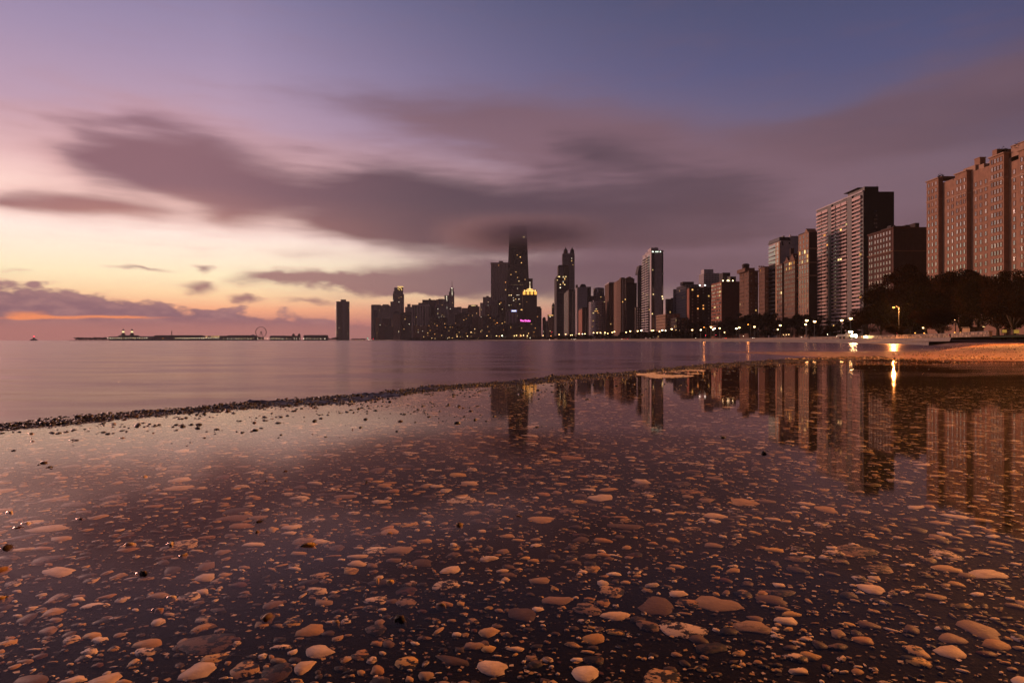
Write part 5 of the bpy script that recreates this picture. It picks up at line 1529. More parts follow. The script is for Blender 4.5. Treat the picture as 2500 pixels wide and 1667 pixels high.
    b.done(glass_mat('dawn_glass', (.05, .04, .035), (.60, .47, .38), .6, ior=4.2), indiv=200)
    b.panes = []; b.frame = MB(); b.face('front', 3, b.W - 2, bay=5.2, fh=3.25, ww=1.4, wh=1.6); b.done(G_DARK, indiv=90, frame='dbrown')
    mb = MB(); mb.box(.25, b.W - .1, -.14, .04, 2, b.H - .4); mb.build('painted_shade_front', W_['dbrown'], b.root)  # front darkened by colour in place of shade
    for q in (555.5, 612): b.cornice(.45, .5, b.z(q), 'brown' if q > 560 else None)
    b.block(2190, 2231, 549.5, wall='dbrown', y0=3, y1=16); b.block(2188, 2199, 546, wall='roof', y0=5, y1=9); b.block(2222, 2231, 546, wall='roof', y0=4, y1=10); b.block(2256, 2266, 538, wall='dbrown', y0=8, y1=24)
near_row()

def palace():
    """the long 1920s apartment palace at the right edge: projecting bays towards the lake"""
    D0 = 262.0; Xf = 206.5; far = 340.0; H = Z_of(446, 340) - CITY_Z
    root = empty('apartment_palace', (Xf, D0, CITY_Z)); tag(root, 'large tan brick apartment palace with projecting bays at the right edge', 'building')
    wall = wall_mat((.31, .165, .10), .85, .35, .4, 'palace_brick')
    trim = wall_mat((.38, .23, .15), .85, .2, .4, 'palace_stone')
    Lf = far - D0
    yy = lambda px: Xf * F / (px - 1250.0) - D0
    mb = MB(); mb.box(2.0, 30, .5, Lf - .3, -1, H - 2.2, bottom=False); mb.build('wall', wall, root)
    bays = [(2262.5, 2291, 0), (2332, 2360, -1.6), (2416, 2451, 0), (2487, 2530, -1.6)]
    rs = random.Random(9)
    panes = []; tr = MB()
    fh = 3.28; nf = int((H - 5) / fh)
    for k, (p0, p1, dz) in enumerate(bays):
        a0, a1 = yy(p1), yy(p0)
        mb = MB(); mb.box(0, 2.3, a0, a1, -1, H + dz, bottom=False); bo = mb.build('bay', wall, root)
        mb = MB(); mb.box(-.5, 2.8, a0 - .4, a1 + .4, H + dz, H + dz + .5); mb.build('bay_cornice', trim, bo)
        tr.box(-.25, 2.3, a0 - .12, a1 + .12, H + dz - 10.2, H + dz - 9.6)
        n = 3 if k in (0, 1) else 4
        if k == 0: n = 3
        for j in range(nf - (0 if dz == 0 else 1)):
            for q in range(n):
                a = a0 + (a1 - a0) * (.5 + (q - (n - 1) / 2) * (.62 / max(1, n - 1)))
                panes.append((-.02, a, 5 + j * fh + 1.5, 1.05, 1.75))
    rec = [(2300, 2331), (2366, 2415), (2458, 2486)]
    for k, (p0, p1) in enumerate(rec):
        a0, a1 = yy(p1), yy(p0); n = (3, 4, 2)[k]
        tr.box(1.8, 2.2, a0, a1, H - 11.2, H - 10.6)
        for j in range(nf - 2):
            for q in range(n):
                a = a0 + (a1 - a0) * (q + .5) / n
                panes.append((1.98, a, 5 + j * fh + 1.5, 1.15 if k else 1.1, 1.75))
    tr.build('string_course', trim, root)
    # windows: recessed sashes with stone sills
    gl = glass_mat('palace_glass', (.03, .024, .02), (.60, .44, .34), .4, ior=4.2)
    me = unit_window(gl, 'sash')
    panes.sort(key=lambda p: p[1])
    sur = MB()
    for i, (x, a, z, w, h) in enumerate(panes):
        # brick reveal around the sash
        for (ya, yb, za, zb) in ((a - w / 2 - .18, a - w / 2, z - h / 2, z + h / 2), (a + w / 2, a + w / 2 + .18, z - h / 2, z + h / 2), (a - w / 2 - .18, a + w / 2 + .18, z + h / 2, z + h / 2 + .2), (a - w / 2 - .25, a + w / 2 + .25, z - h / 2 - .2, z - h / 2)):
            sur.box(x - .16, x + .01, ya, yb, za, zb)
    rest = MB()
    for i, (x, a, z, w, h) in enumerate(panes):
        if i < 300:
            o = bpy.data.objects.new('window', me); o.location = (x - .03, a, z); o.scale = (w, 1, h); o.rotation_euler = (rs.uniform(-.015, .015), 0, -math.pi / 2 + rs.uniform(-.02, .02)); link(o, root)
        else:
            rest.add([(x - .03, a + w / 2, z - h / 2), (x - .03, a - w / 2, z - h / 2), (x - .03, a - w / 2, z + h / 2), (x - .03, a + w / 2, z + h / 2)], [(0, 1, 2, 3)])
    o = rest.build('window_panes', gl, root); o['kind'] = 'stuff'
    o = sur.build('window_reveals', wall, root); o['kind'] = 'stuff'
    # roofline: balustrade, penthouses, chimney, awnings
    Zr = lambda py, px: ZC + (HZ - py) / F * (Xf * F / (px - 1250.0)) - CITY_Z
    mb = MB(); mb.box(4, 14, yy(2360), yy(2331), H - 4.2, Zr(408, 2345)); mb.build('penthouse', trim, root)
    mb = MB(); mb.box(5, 10, yy(2375), yy(2352), H - 4.2, Zr(404, 2362)); c = mb.build('chimney_base', trim, root)
    mb = MB(); mb.box(5.4, 8, yy(2363.5), yy(2350.5), Zr(404, 2362) - .1, Zr(388, 2357)); mb.box(5.2, 8.2, yy(2364), yy(2350), Zr(388, 2357), Zr(386, 2357)); mb.build('chimney', wall, c)
    mb = MB(); mb.box(6, 16, yy(2391), yy(2364), H - 4.2, Zr(410, 2380)); mb.build('penthouse', wall, root)
    mb = MB(); mb.box(1, 12, yy(2428), yy(2417), H, Zr(366, 2422)); mb.build('penthouse', wall, root)
    mb = MB(); mb.box(2, 16, yy(2500), yy(2457), H - 4, Zr(352, 2475)); mb.build('penthouse', trim, root)
    mb = MB(); mb.box(1.6, 3, yy(2500), yy(2457), Zr(352, 2475), Zr(350, 2475)); mb.build('penthouse_cornice', trim, root)
    mb = MB(); mb.box(1.5, 9, yy(2291), yy(2266), H + .4, Zr(436, 2276)); mb.build('roof_terrace', wall, root)
    aw = MB(); a0, a1 = yy(2414), yy(2393)
    z0 = H - 4; aw.add([(3, a0, z0 + 3.4), (3, a1, z0 + 3.4), (8, a1, z0 + 8), (8, a0, z0 + 8)], [(0, 1, 2, 3)]); aw.box(8, 9, a0, a1, z0, z0 + 8.2)
    aw.build('sloped_awning', wall_mat((.55, .36, .3), name='awning_canvas'), root)
    # roof-garden shrubs
    lf = plain_mat('dark_shrub_leaf', (.02, .022, .012), .9, .1)
    for px, r in ((2277, 1.0), (2283, 1.4), (2318, 1.3), (2431, 1.9), (2436, 1.5), (2470, 2.0), (2459, 1.1)):
        y = yy(px); zz = H + .5 if px < 2300 or 2410 < px < 2452 else (H - 3.6 if px < 2400 else Zr(350, px) - 3)
        V = []; Fq = []
        r_ = random.Random(px)
        mb = MB()
        for q in range(60):
            d = Vector((r_.gauss(0, 1), r_.gauss(0, 1), r_.gauss(0, 1))).normalized() * r * r_.uniform(.4, 1)
            u = Vector((r_.gauss(0, 1), r_.gauss(0, 1), r_.gauss(0, 1))).normalized() * .35; v = u.orthogonal().normalized() * .3
            c = Vector((3.0, y, zz + r * .9)) + d
            mb.add([tuple(c - u), tuple(c + v), tuple(c + u), tuple(c - v)], [(0, 1, 2, 3)])
        o = mb.build('roof_shrub', lf, root)
palace()

# ================================================================== trees
def leaf_mat(name, a, b):
    m, nt = new_mat(name)
    ge = nt.add('ShaderNodeNewGeometry'); oi = nt.add('ShaderNodeObjectInfo')
    r = nt.math('FRACT', nt.math('ADD', oi.outputs['Random'], ge.outputs['Random Per Island']))
    c = nt.ramp(r, [(0, a + (1,)), (.6, b + (1,)), (1, (b[0] * 1.4, b[1] * 1.25, b[2], 1))])
    d = nt.add('ShaderNodeBsdfDiffuse'); t = nt.add('ShaderNodeBsdfTranslucent')
    nt.l.new(c, d.inputs[0]); nt.l.new(c, t.inputs[0])
    mx = nt.add('ShaderNodeMixShader'); mx.inputs[0].default_value = .35
    nt.l.new(d.outputs[0], mx.inputs[1]); nt.l.new(t.outputs[0], mx.inputs[2])
    return finish(m, nt, mx.outputs[0])
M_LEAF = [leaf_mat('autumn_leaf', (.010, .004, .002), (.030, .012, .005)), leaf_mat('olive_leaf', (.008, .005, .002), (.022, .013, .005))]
M_BARK = plain_mat('bark', (.045, .032, .025), .95, .1, 0, .4, 2.0)
def tree_meshes(seed, H, spread, nleaf, leaf, mat, trunk_h=.28, clumps=26):
    rs = np.random.default_rng(seed)
    mb = MB(); tips = []
    base_r = H * .022
    fork = Vector((rs.uniform(-.3, .3), rs.uniform(-.3, .3), H * trunk_h))
    mb.tube([(0, 0, -.3), (fork.x * .4, fork.y * .4, H * trunk_h * .5), tuple(fork)], [base_r * 1.35, base_r, base_r * .85], 9)
    for k in range(7):
        a = 2 * math.pi * k / 7 + rs.uniform(-.4, .4); up = rs.uniform(.12, .95)
        end = Vector((math.cos(a) * spread * (1.05 - up * .6), math.sin(a) * spread * (1.05 - up * .6), H * (trunk_h + (1 - trunk_h) * up * .88)))
        mid = fork.lerp(end, .5) + Vector((rs.uniform(-.6, .6), rs.uniform(-.6, .6), H * .05))
        mb.tube([tuple(fork), tuple(mid), tuple(end)], [base_r * .6, base_r * .33, base_r * .08], 6); tips += [end, mid.lerp(end, .5)]
        for q in range(3):
            e2 = mid.lerp(end, rs.uniform(.2, .9)) + Vector((rs.normal(0, spread * .28), rs.normal(0, spread * .28), rs.uniform(0, H * .12)))
            mb.tube([tuple(mid.lerp(end, .3)), tuple(e2)], [base_r * .22, base_r * .05], 5); tips.append(e2)
    tm = mb.mesh('trunk', M_BARK)
    # crown: leaves gathered in uneven clumps around the branch ends
    cent = []
    for k in range(clumps):
        t = tips[int(rs.integers(len(tips)))]
        c = np.array(t[:]) + rs.normal(0, spread * .16, 3); c[2] = min(c[2], H * .97)
        cent.append((c, spread * rs.uniform(.16, .36)))
    per = nleaf // clumps
    P = []
    for c, r in cent:
        d = rs.normal(0, 1, (per, 3)); d /= np.linalg.norm(d, axis=1)[:, None]
        P.append(c + d * (r * rs.random(per) ** .45)[:, None] * np.array([1.15, 1.15, .75]))
    P = np.concatenate(P); n = len(P)
    u = rs.normal(0, 1, (n, 3)); u /= np.linalg.norm(u, axis=1)[:, None]
    w = rs.normal(0, 1, (n, 3)); w -= (w * u).sum(1)[:, None] * u; w /= np.linalg.norm(w, axis=1)[:, None]
    s = leaf * rs.uniform(.6, 1.3, n)[:, None]
    V = np.stack([P - u * s, P + w * s * .55, P + u * s, P - w * s * .55], 1).reshape(-1, 3)
    cm = mesh_np('crown', V, np.arange(4 * n).reshape(n, 4), mat)
    return tm, cm
def plant_tree(meshes, x, y, z, s, rz, label, group, name='park_tree', sx=1.0):
    r = empty(name, (x, y, z), rz); r.scale = (s * sx, s * sx, s); tag(r, label, 'tree', group)
    obj_of('trunk', meshes[0], r); obj_of('crown', meshes[1], r)
    return r
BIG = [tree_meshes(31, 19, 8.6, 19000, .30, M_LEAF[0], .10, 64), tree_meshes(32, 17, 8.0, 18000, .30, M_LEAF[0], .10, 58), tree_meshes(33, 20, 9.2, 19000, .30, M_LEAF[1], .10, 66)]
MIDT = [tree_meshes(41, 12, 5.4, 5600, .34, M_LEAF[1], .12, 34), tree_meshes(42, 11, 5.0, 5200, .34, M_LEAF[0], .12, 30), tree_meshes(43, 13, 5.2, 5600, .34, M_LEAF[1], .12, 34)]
FART = [tree_meshes(51, 10, 5.0, 900, .62, M_LEAF[1], .2, 14), tree_meshes(52, 9, 4.6, 850, .62, M_LEAF[0], .2, 12)]
def trees():
    rs = random.Random(12)
    near = [  # px, top py, depth, label
        (2120, 742, 262, 'small leafy tree behind the dazzling headlights'),
        (2150, 700, 248, 'round dark tree left of the orange street lamp'),
        (2185, 668, 240, 'tall dark tree directly above the orange street lamp'),
        (2222, 652, 236, 'broad autumn tree right of the orange street lamp'),
        (2262, 636, 232, 'tall dark tree covering the left foot of the apartment palace'),
        (2300, 634, 225, 'highest dark tree before the apartment palace'),
        (2345, 640, 222, 'broad dark tree before the second bay of the palace'),
        (2392, 648, 205, 'dark tree before the middle of the apartment palace'),
        (2436, 646, 196, 'dark tree behind the left yellow box'),
        (2478, 642, 186, 'dark reddish tree at the right edge behind the yellow boxes'),
        (2525, 640, 178, 'dark reddish tree cut by the right edge of the picture'),
        (2186, 786, 190, 'small dark tree in front of the orange street lamp post'),
        (2290, 742, 182, 'low spreading autumn tree lit orange behind the walker')]
    for i, (px, py, D, lab) in enumerate(near):
        H = Z_of(py, D) - 2.0
        m = BIG[i % 3]; h0 = (19, 17, 20)[i % 3]
        s = H / (h0 * 1.02)
        plant_tree(m, X_of(px, D), D, 1.9, s, rs.uniform(0, 6.28), lab, 'large trees in the park', sx=max(.85, min(1.25, 1 / s)))
    # shoreline planting further off
    for px, py, D, lab in ((1700, 775, 640, 'dark tree before the dark brick tower'), (1755, 776, 590, 'dark tree at the foot of the red brick tower'), (1790, 768, 575, 'rounded tree right of the red brick tower front'),
                      (1830, 757, 545, 'tall dark tree below the cupola tower'), (1852, 762, 520, 'dark tree beside the street lamp below the cupola tower'), (1880, 758, 505, 'tall dark tree below the glass bay tower'),
                      (1905, 772, 470, 'low dark tree below the narrow bay house'), (1932, 764, 455, 'wide dark tree below the gabled apartments'), (1962, 762, 445, 'dark tree below the tan stone tower'), (1985, 764, 430, 'dark tree left of the black balcony tower'),
                      (2015, 790, 400, 'low tree at the foot of the black balcony tower'), (2045, 786, 385, 'low tree before the black balcony tower'), (2078, 772, 330, 'tree rising above the dazzling headlights'), (1725, 790, 600, 'small tree beside the bright amber street lamp')):
        H = Z_of(py, D) - 2.0; i = rs.randrange(3); h0 = (12, 11, 13)[i]
        plant_tree(MIDT[i], X_of(px, D), D, 2.0, H / h0, rs.uniform(0, 6.28), lab, 'trees along the shore')
    px = 1004.0
    while px < 1690:
        D = inland_D(px, rs.uniform(11, 25))
        H = rs.uniform(7, 12.5) * (1.1 if px > 1350 else 1.0)
        plant_tree(FART[rs.randrange(2)], X_of(px, D), D, 1.9, H / 9.5, rs.uniform(0, 6.28), 'one of the small dark trees in the distant row along the shore', 'distant shore trees', sx=1.25)
        px += rs.uniform(6, 13) * (.8 if px < 1330 else 1.0)
    for px in (864, 872, 880, 889):
        D = 2950; plant_tree(FART[0], X_of(px, D), D, 2.0, 1.15, px, 'one of the dark trees right of the lone curved tower', 'trees by the curved tower', sx=1.6)
trees()

# ================================================================== lamps
M_POLE = plain_mat('painted_steel_pole', (.03, .03, .03), .5, .4)
def lamp_meshes(h, arm, head_r, mat):
    p = MB(); p.tube([(0, 0, 0), (0, 0, h * .5), (0, 0, h)], [.11, .085, .06], 8); p.cyl(0, 0, 0, .5, .2, .14, 10)
    if arm: p.tube([(0, 0, h - .1), (-arm * .5, 0, h + .25), (-arm, 0, h + .2)], [.05, .045, .04], 6)
    hd = MB(); hd.lathe(-arm, 0, [(0, h + .42), (head_r * .8, h + .36), (head_r, h + .15), (head_r * .96, h + .02)], 12)
    gl = MB(); gl.lathe(-arm, 0, [(head_r * .92, h + .10), (head_r * .85, h - head_r * .45), (head_r * .45, h - head_r * .8), (0, h - head_r * .9)], 12)
    return p.mesh('pole', M_POLE), hd.mesh('lamp_head', M_POLE), gl.mesh('lamp_globe', mat)
def street_lamp(x, y, z, meshes, label, group, s=1.0, rz=0.0, name='street_lamp', light=None, h=9.0, arm=0):
    r = empty(name, (x, y, z), rz); r.scale = (s, s, s); tag(r, label, 'lamp', group)
    obj_of('pole', meshes[0], r); hd = obj_of('lamp_head', meshes[1], r); obj_of('lamp_globe', meshes[2], hd)
    if light:
        ld = bpy.data.lights.new('lamp_light', 'POINT'); ld.energy = light[0]; ld.color = light[1]; ld.shadow_soft_size = .25
        lo = bpy.data.objects.new('lamp_light', ld); lo.location = (-arm, 0, h - .75); link(lo, r)
    return r
E_SOD = emit_mat('sodium_globe', (1.0, .34, .055), 7.0)
E_WARM = emit_mat('warm_globe', (1.0, .60, .23), 12.0)
E_WHITE = emit_mat('white_globe', (1.0, .88, .60), 12.0)
E_GREEN = emit_mat('greenish_globe', (.95, 1.0, .55), 22.0)
SOD = (1.0, .37, .09)
def lamps():
    big_s = lamp_meshes(9.0, 1.6, .36, E_SOD); big_w = lamp_meshes(9.0, 0, .75, E_WARM); big_g = lamp_meshes(9.0, 0, 1.1, E_GREEN)
    # the row of tall lamps on the lakeside
    row = [(1141, 820, 'w'), (1189, 819.5, 'w'), (1212, 819.5, 'w'), (1226, 819, 'g'), (1255.5, 819, 'w'), (1261, 818, 'w'), (1272, 819, 'w'), (1278, 818, 'w'), (1287.5, 819, 'w'),
           (1365, 816, 'w'), (1381, 815, 'w'), (1414, 814, 'w'), (1428, 814, 'w'), (1458, 812, 'w'), (1477, 811, 'w'), (1495, 810.5, 'w'), (1529, 810, 'w'), (1557, 807, 'w'), (1640, 802, 'w')]
    for px, py, k in row:
        D = inland_D(px, 9.5); z = 1.6; H = Z_of(py, D) - z; s = H / 9.2
        r = street_lamp(X_of(px, D), D, z, big_g if k == 'g' else big_w, 'tall lakeside lamp with warm white globe in the distant row' if k == 'w' else 'brightest greenish white lamp of the distant lakeside row', 'tall lakeside lamps', s)
        for ch in r.children:
            if ch.name.startswith('lamp_head'):
                k2 = min(2.6, max(1.0, D / 900)) / s
                for c2 in ch.children: pass
    for px, py, D, lab, pw in ((1724, 798, 560, 'tall amber street lamp before the red brick tower', 3000), (1833, 791, 472, 'tall amber street lamp below the cupola tower', 2500), (2195, 748, 196, 'tall orange street lamp glowing among the dark trees', 18000)):
        z = 1.9; H = Z_of(py, D) - z
        street_lamp(X_of(px, D), D, z, big_s, lab, 'tall amber street lamps', H / 9.2, 0, light=(pw, SOD), arm=1.6)
    # the same kind of lamp on the path beside the ledge, just past the right edge of the picture: it lights the sand and the stones
    street_lamp(11.2, 7.4, SLAB, lamp_meshes(7.0, 1.2, .34, E_SOD), 'orange street lamp on the concrete path beside the camera', 'tall amber street lamps', 1.0, 0, light=(10000, (1.0, .37, .095)), h=7.0, arm=1.2)
    street_lamp(46.0, 52.0, .8, big_s, 'orange street lamp on the beach path beyond the right edge', 'tall amber street lamps', 1.0, 0, light=(46000, (1.0, .34, .07)), h=9.0, arm=1.6)
    # small path lamps
    sm = [lamp_meshes(4.0, 0, .34, E_WARM), lamp_meshes(4.0, 0, .34, E_SOD), lamp_meshes(4.0, 0, .34, E_WHITE)]
    rs = random.Random(77)
    pts = [(1054, 825, 0), (1062, 826, 0), (1073, 825.5, 0), (1092, 826, 2), (1096, 824, 0), (1116, 821, 0), (1137, 827, 0), (1168, 826, 0), (1192, 827, 1), (1150, 811, 0), (1232, 827, 1), (1214, 788, 1), (1294, 825, 2), (1298, 826.5, 0), (1326, 819, 0), (1345, 820, 1),
           (1393, 818, 0), (1397, 817.5, 0), (1405, 818, 0), (1422, 815, 2), (1449, 812, 0), (1466, 812, 0), (1484, 814, 0), (1500, 809.5, 0), (1539, 808, 0), (1566, 806.5, 2), (1591, 807, 0), (1595, 806.5, 0), (1610, 809, 0), (1617, 806, 2), (1625, 807, 2), (1651, 806, 0), (1660, 806.5, 0),
           (1571, 823, 0), (1586.5, 825.5, 2), (1594, 821.5, 2), (1607, 821, 0), (1611.5, 821, 0), (1619.5, 821, 0), (1669, 823, 2), (1698, 825, 2), (1690, 805, 0), (1711, 805, 2), (1736, 798, 0), (1741, 804, 2), (1745, 801.5, 2), (1757, 801, 0), (1769, 811, 0), (1798, 802, 2), (1805, 799.5, 0), (1815, 820.5, 2), (1842, 797.5, 0),
           (1905, 794, 0), (1899, 804, 0), (1913, 817, 0), (1920, 817, 0), (1926, 816.5, 0), (1957, 822.5, 2), (1967.5, 791.5, 0), (1970, 782, 0), (1989, 784.5, 0), (2020.5, 816, 2), (2043, 821, 2), (2061, 821, 2), (2055, 781.5, 0), (2077, 777, 0),
           (2234.5, 812.5, 1), (2256.5, 813, 1), (2254, 800, 0), (2331, 811.5, 1), (2345.5, 811.5, 1), (2333, 779.5, 0), (2401.5, 798, 0)]
    for px, py, k in pts:
        sd = shore_D(px)
        D = inland_D(px, 10 + (px * 7) % 14) if sd else 190
        if px > 2090: D = {2234.5: 215, 2256.5: 212, 2254: 240, 2331: 205, 2345.5: 205, 2333: 230, 2401.5: 190}[px]
        z = 1.9 if D < 700 else 2.0; top = Z_of(py, D); H = max(1.2, top - z)
        s = max(.5, min(2.6, H / 4.0))
        street_lamp(X_of(px, D), D, top - 4.0 * s + .05 * s, sm[k], ('small warm path lamp in the string along the shore', 'small orange path lamp along the shore', 'small white path lamp in the string along the shore')[k], 'path lamps along the shore', s, 0, 'path_lamp')
lamps()

# ================================================================== traffic signals, cars, truck, people, boxes
def signals():
    E = {'r': emit_mat('red_signal', (1.0, .02, .06), 16.0), 'g': emit_mat('green_signal', (.02, 1.0, .62), 10.0)}
    off = plain_mat('signal_lens_off', (.02, .02, .02), .3)
    for px, py, c, D in ((1722.6, 818.6, 'r', 566), (1748, 817.5, 'r', 548), (1517, 819.5, 'r', 960), (1526, 823, 'r', 950), (1541, 822.6, 'r', 940), (1532, 827, 'r', 935), (1347.5, 811, 'r', 1420), (1348, 825, 'g', 1420), (897.5, 826.2, 'g', 2740), (945, 824.8, 'g', 2640), (949, 824.8, 'g', 2640),
                         (911, 827, 'r', 2720), (962, 826.4, 'r', 2600), (2191, 813, 'r', 230), (1449, 824, 'r', 1080)):
        z0 = 1.5 if px == 1532 else 2.0; z = Z_of(py, D); H = z - z0; s = max(1.0, D / 600)
        r = empty('traffic_signal', (X_of(px, D), D, z0)); 
        tag(r, {'r': 'small traffic signal glowing red on the shore road', 'g': 'small traffic signal glowing green on the shore road'}[c], 'traffic signal', 'traffic signals on the shore road')
        m = MB(); m.tube([(0, .2, 0), (0, .2, H + .6)], [.08, .06], 6); m.build('pole', M_POLE, r)
        m = MB(); zc = H - (.32 if c == 'g' else -.32) * 0
        m.box(-.18 * s, .18 * s, -.05, .15, H - .25 * s, H + .75 * s) if c == 'g' else m.box(-.18 * s, .18 * s, -.05, .15, H - .75 * s, H + .25 * s)
        hs = m.build('signal_head', M_POLE, r)
        for k in range(3):
            zz = H + (k * .3 * s if c == 'g' else -k * .3 * s)
            m = MB(); q = [(.13 * s * math.cos(a * math.pi / 5), -.06, zz + .13 * s * math.sin(a * math.pi / 5)) for a in range(10)]
            m.add(q, [tuple(reversed(range(10)))]); m.build('lens', E[c] if k == 0 else off, hs)
signals()

def cars():
    paint = [plain_mat('car_paint', c, .25, .5, 0, .08) for c in ((.02, .02, .025), (.25, .24, .23), (.12, .015, .012), (.03, .04, .08))]
    glass = plain_mat('car_glass', (.01, .01, .012), .08, .5); tyre = plain_mat('tyre_rubber', (.015, .015, .015), .9, .1)
    EH = emit_mat('headlight', (1.0, .86, .60), 24.0); ET = emit_mat('tail_light', (1.0, .05, .02), 9.0)
    def proto(pm, name):
        prof = [(-2.2, .35), (-2.25, .75), (-2.05, .95), (-1.2, 1.02), (-.55, 1.45), (.9, 1.47), (1.55, 1.08), (2.15, 1.0), (2.25, .7), (2.2, .35)]
        b = MB(); n = len(prof)
        vs = [(x, -.86, z) for x, z in prof] + [(x, .86, z) for x, z in prof]
        for i in (4, 5): vs[i] = (vs[i][0], -.68, vs[i][2]); vs[i + n] = (vs[i + n][0], .68, vs[i + n][2])
        b.add(vs, [tuple(range(n)), tuple(reversed(range(n, 2 * n)))] + [((i + 1) % n, i, i + n, (i + 1) % n + n) for i in range(n)])
        body = b.mesh('body', pm)
        g = MB(); g.add([(-.62, -.80, 1.06), (.9, -.80, 1.06), (.8, -.71, 1.40), (-.42, -.72, 1.38)], [(0, 1, 2, 3)]); g.add([(-1.15, -.62, 1.06), (-1.15, .62, 1.06), (-.62, .58, 1.42), (-.62, -.58, 1.42)], [(3, 2, 1, 0)])
        win = g.mesh('window', glass)
        w = MB(); w.v = []; 
        for i in range(14):
            a = 2 * math.pi * i / 14
            w.v += [(.33 * math.cos(a), -.11, .33 * math.sin(a)), (.33 * math.cos(a), .11, .33 * math.sin(a))]
        w.f = [(2 * i, (2 * i + 2) % 28, (2 * i + 3) % 28, 2 * i + 1) for i in range(14)] + [tuple(range(0, 28, 2)), tuple(reversed(range(1, 28, 2)))]; w.m = [0] * len(w.f)
        wheel = w.mesh('wheel', tyre)
        h = MB(); h.box(-2.3, -2.2, -.16, .16, .62, .8); hl = h.mesh('headlight', EH)
        t = MB(); t.box(2.2, 2.28, -.14, .14, .72, .88); tl = t.mesh('tail_light', ET)
        return body, win, wheel, hl, tl
    P = [proto(pm, i) for i, pm in enumerate(paint)]
    rs = random.Random(6)
    path = shore_path(lambda d: 10, 200, 2900); nr = offsets(path)
    def on_road(D, t):
        i = min(range(len(path)), key=lambda i: abs(path[i][1] - D)); (x, y), (u, v) = path[i], nr[i]
        ang = math.atan2(path[min(i + 1, len(path) - 1)][1] - y, path[min(i + 1, len(path) - 1)][0] - x)
        return x + u * t, y + v * t, ang
    spots = [(d, 40.5 if k % 3 else 33.5) for k, d in enumerate([860, 905, 940, 985, 1010, 1060, 1095, 1150, 1190, 1235, 1300, 1370, 1440, 1500, 2420, 2455, 2480, 2520, 2545, 2590, 2620, 2660, 2700, 540, 575])]
    for k, (D, t) in enumerate(spots):
        x, y, ang = on_road(D, t)
        towards = t > 36
        r = empty('car', (x, y, 2.05), ang if towards else ang + math.pi)
        tag(r, 'small car with lit headlights on the distant shore road' if towards else 'small car showing red tail lights on the distant shore road', 'car', 'cars on the shore road')
        q = P[k % 4]
        bd = obj_of('body', q[0], r); obj_of('window', q[1], r)
        for sx in (-1.35, 1.35):
            for sy in (-.8, .8): obj_of('wheel', q[2], r, (sx, sy, .33))
        for sy in (-.6, .6): obj_of('headlight', q[3], r, (0, sy, 0)); obj_of('tail_light', q[4], r, (0, sy, 0))
cars()

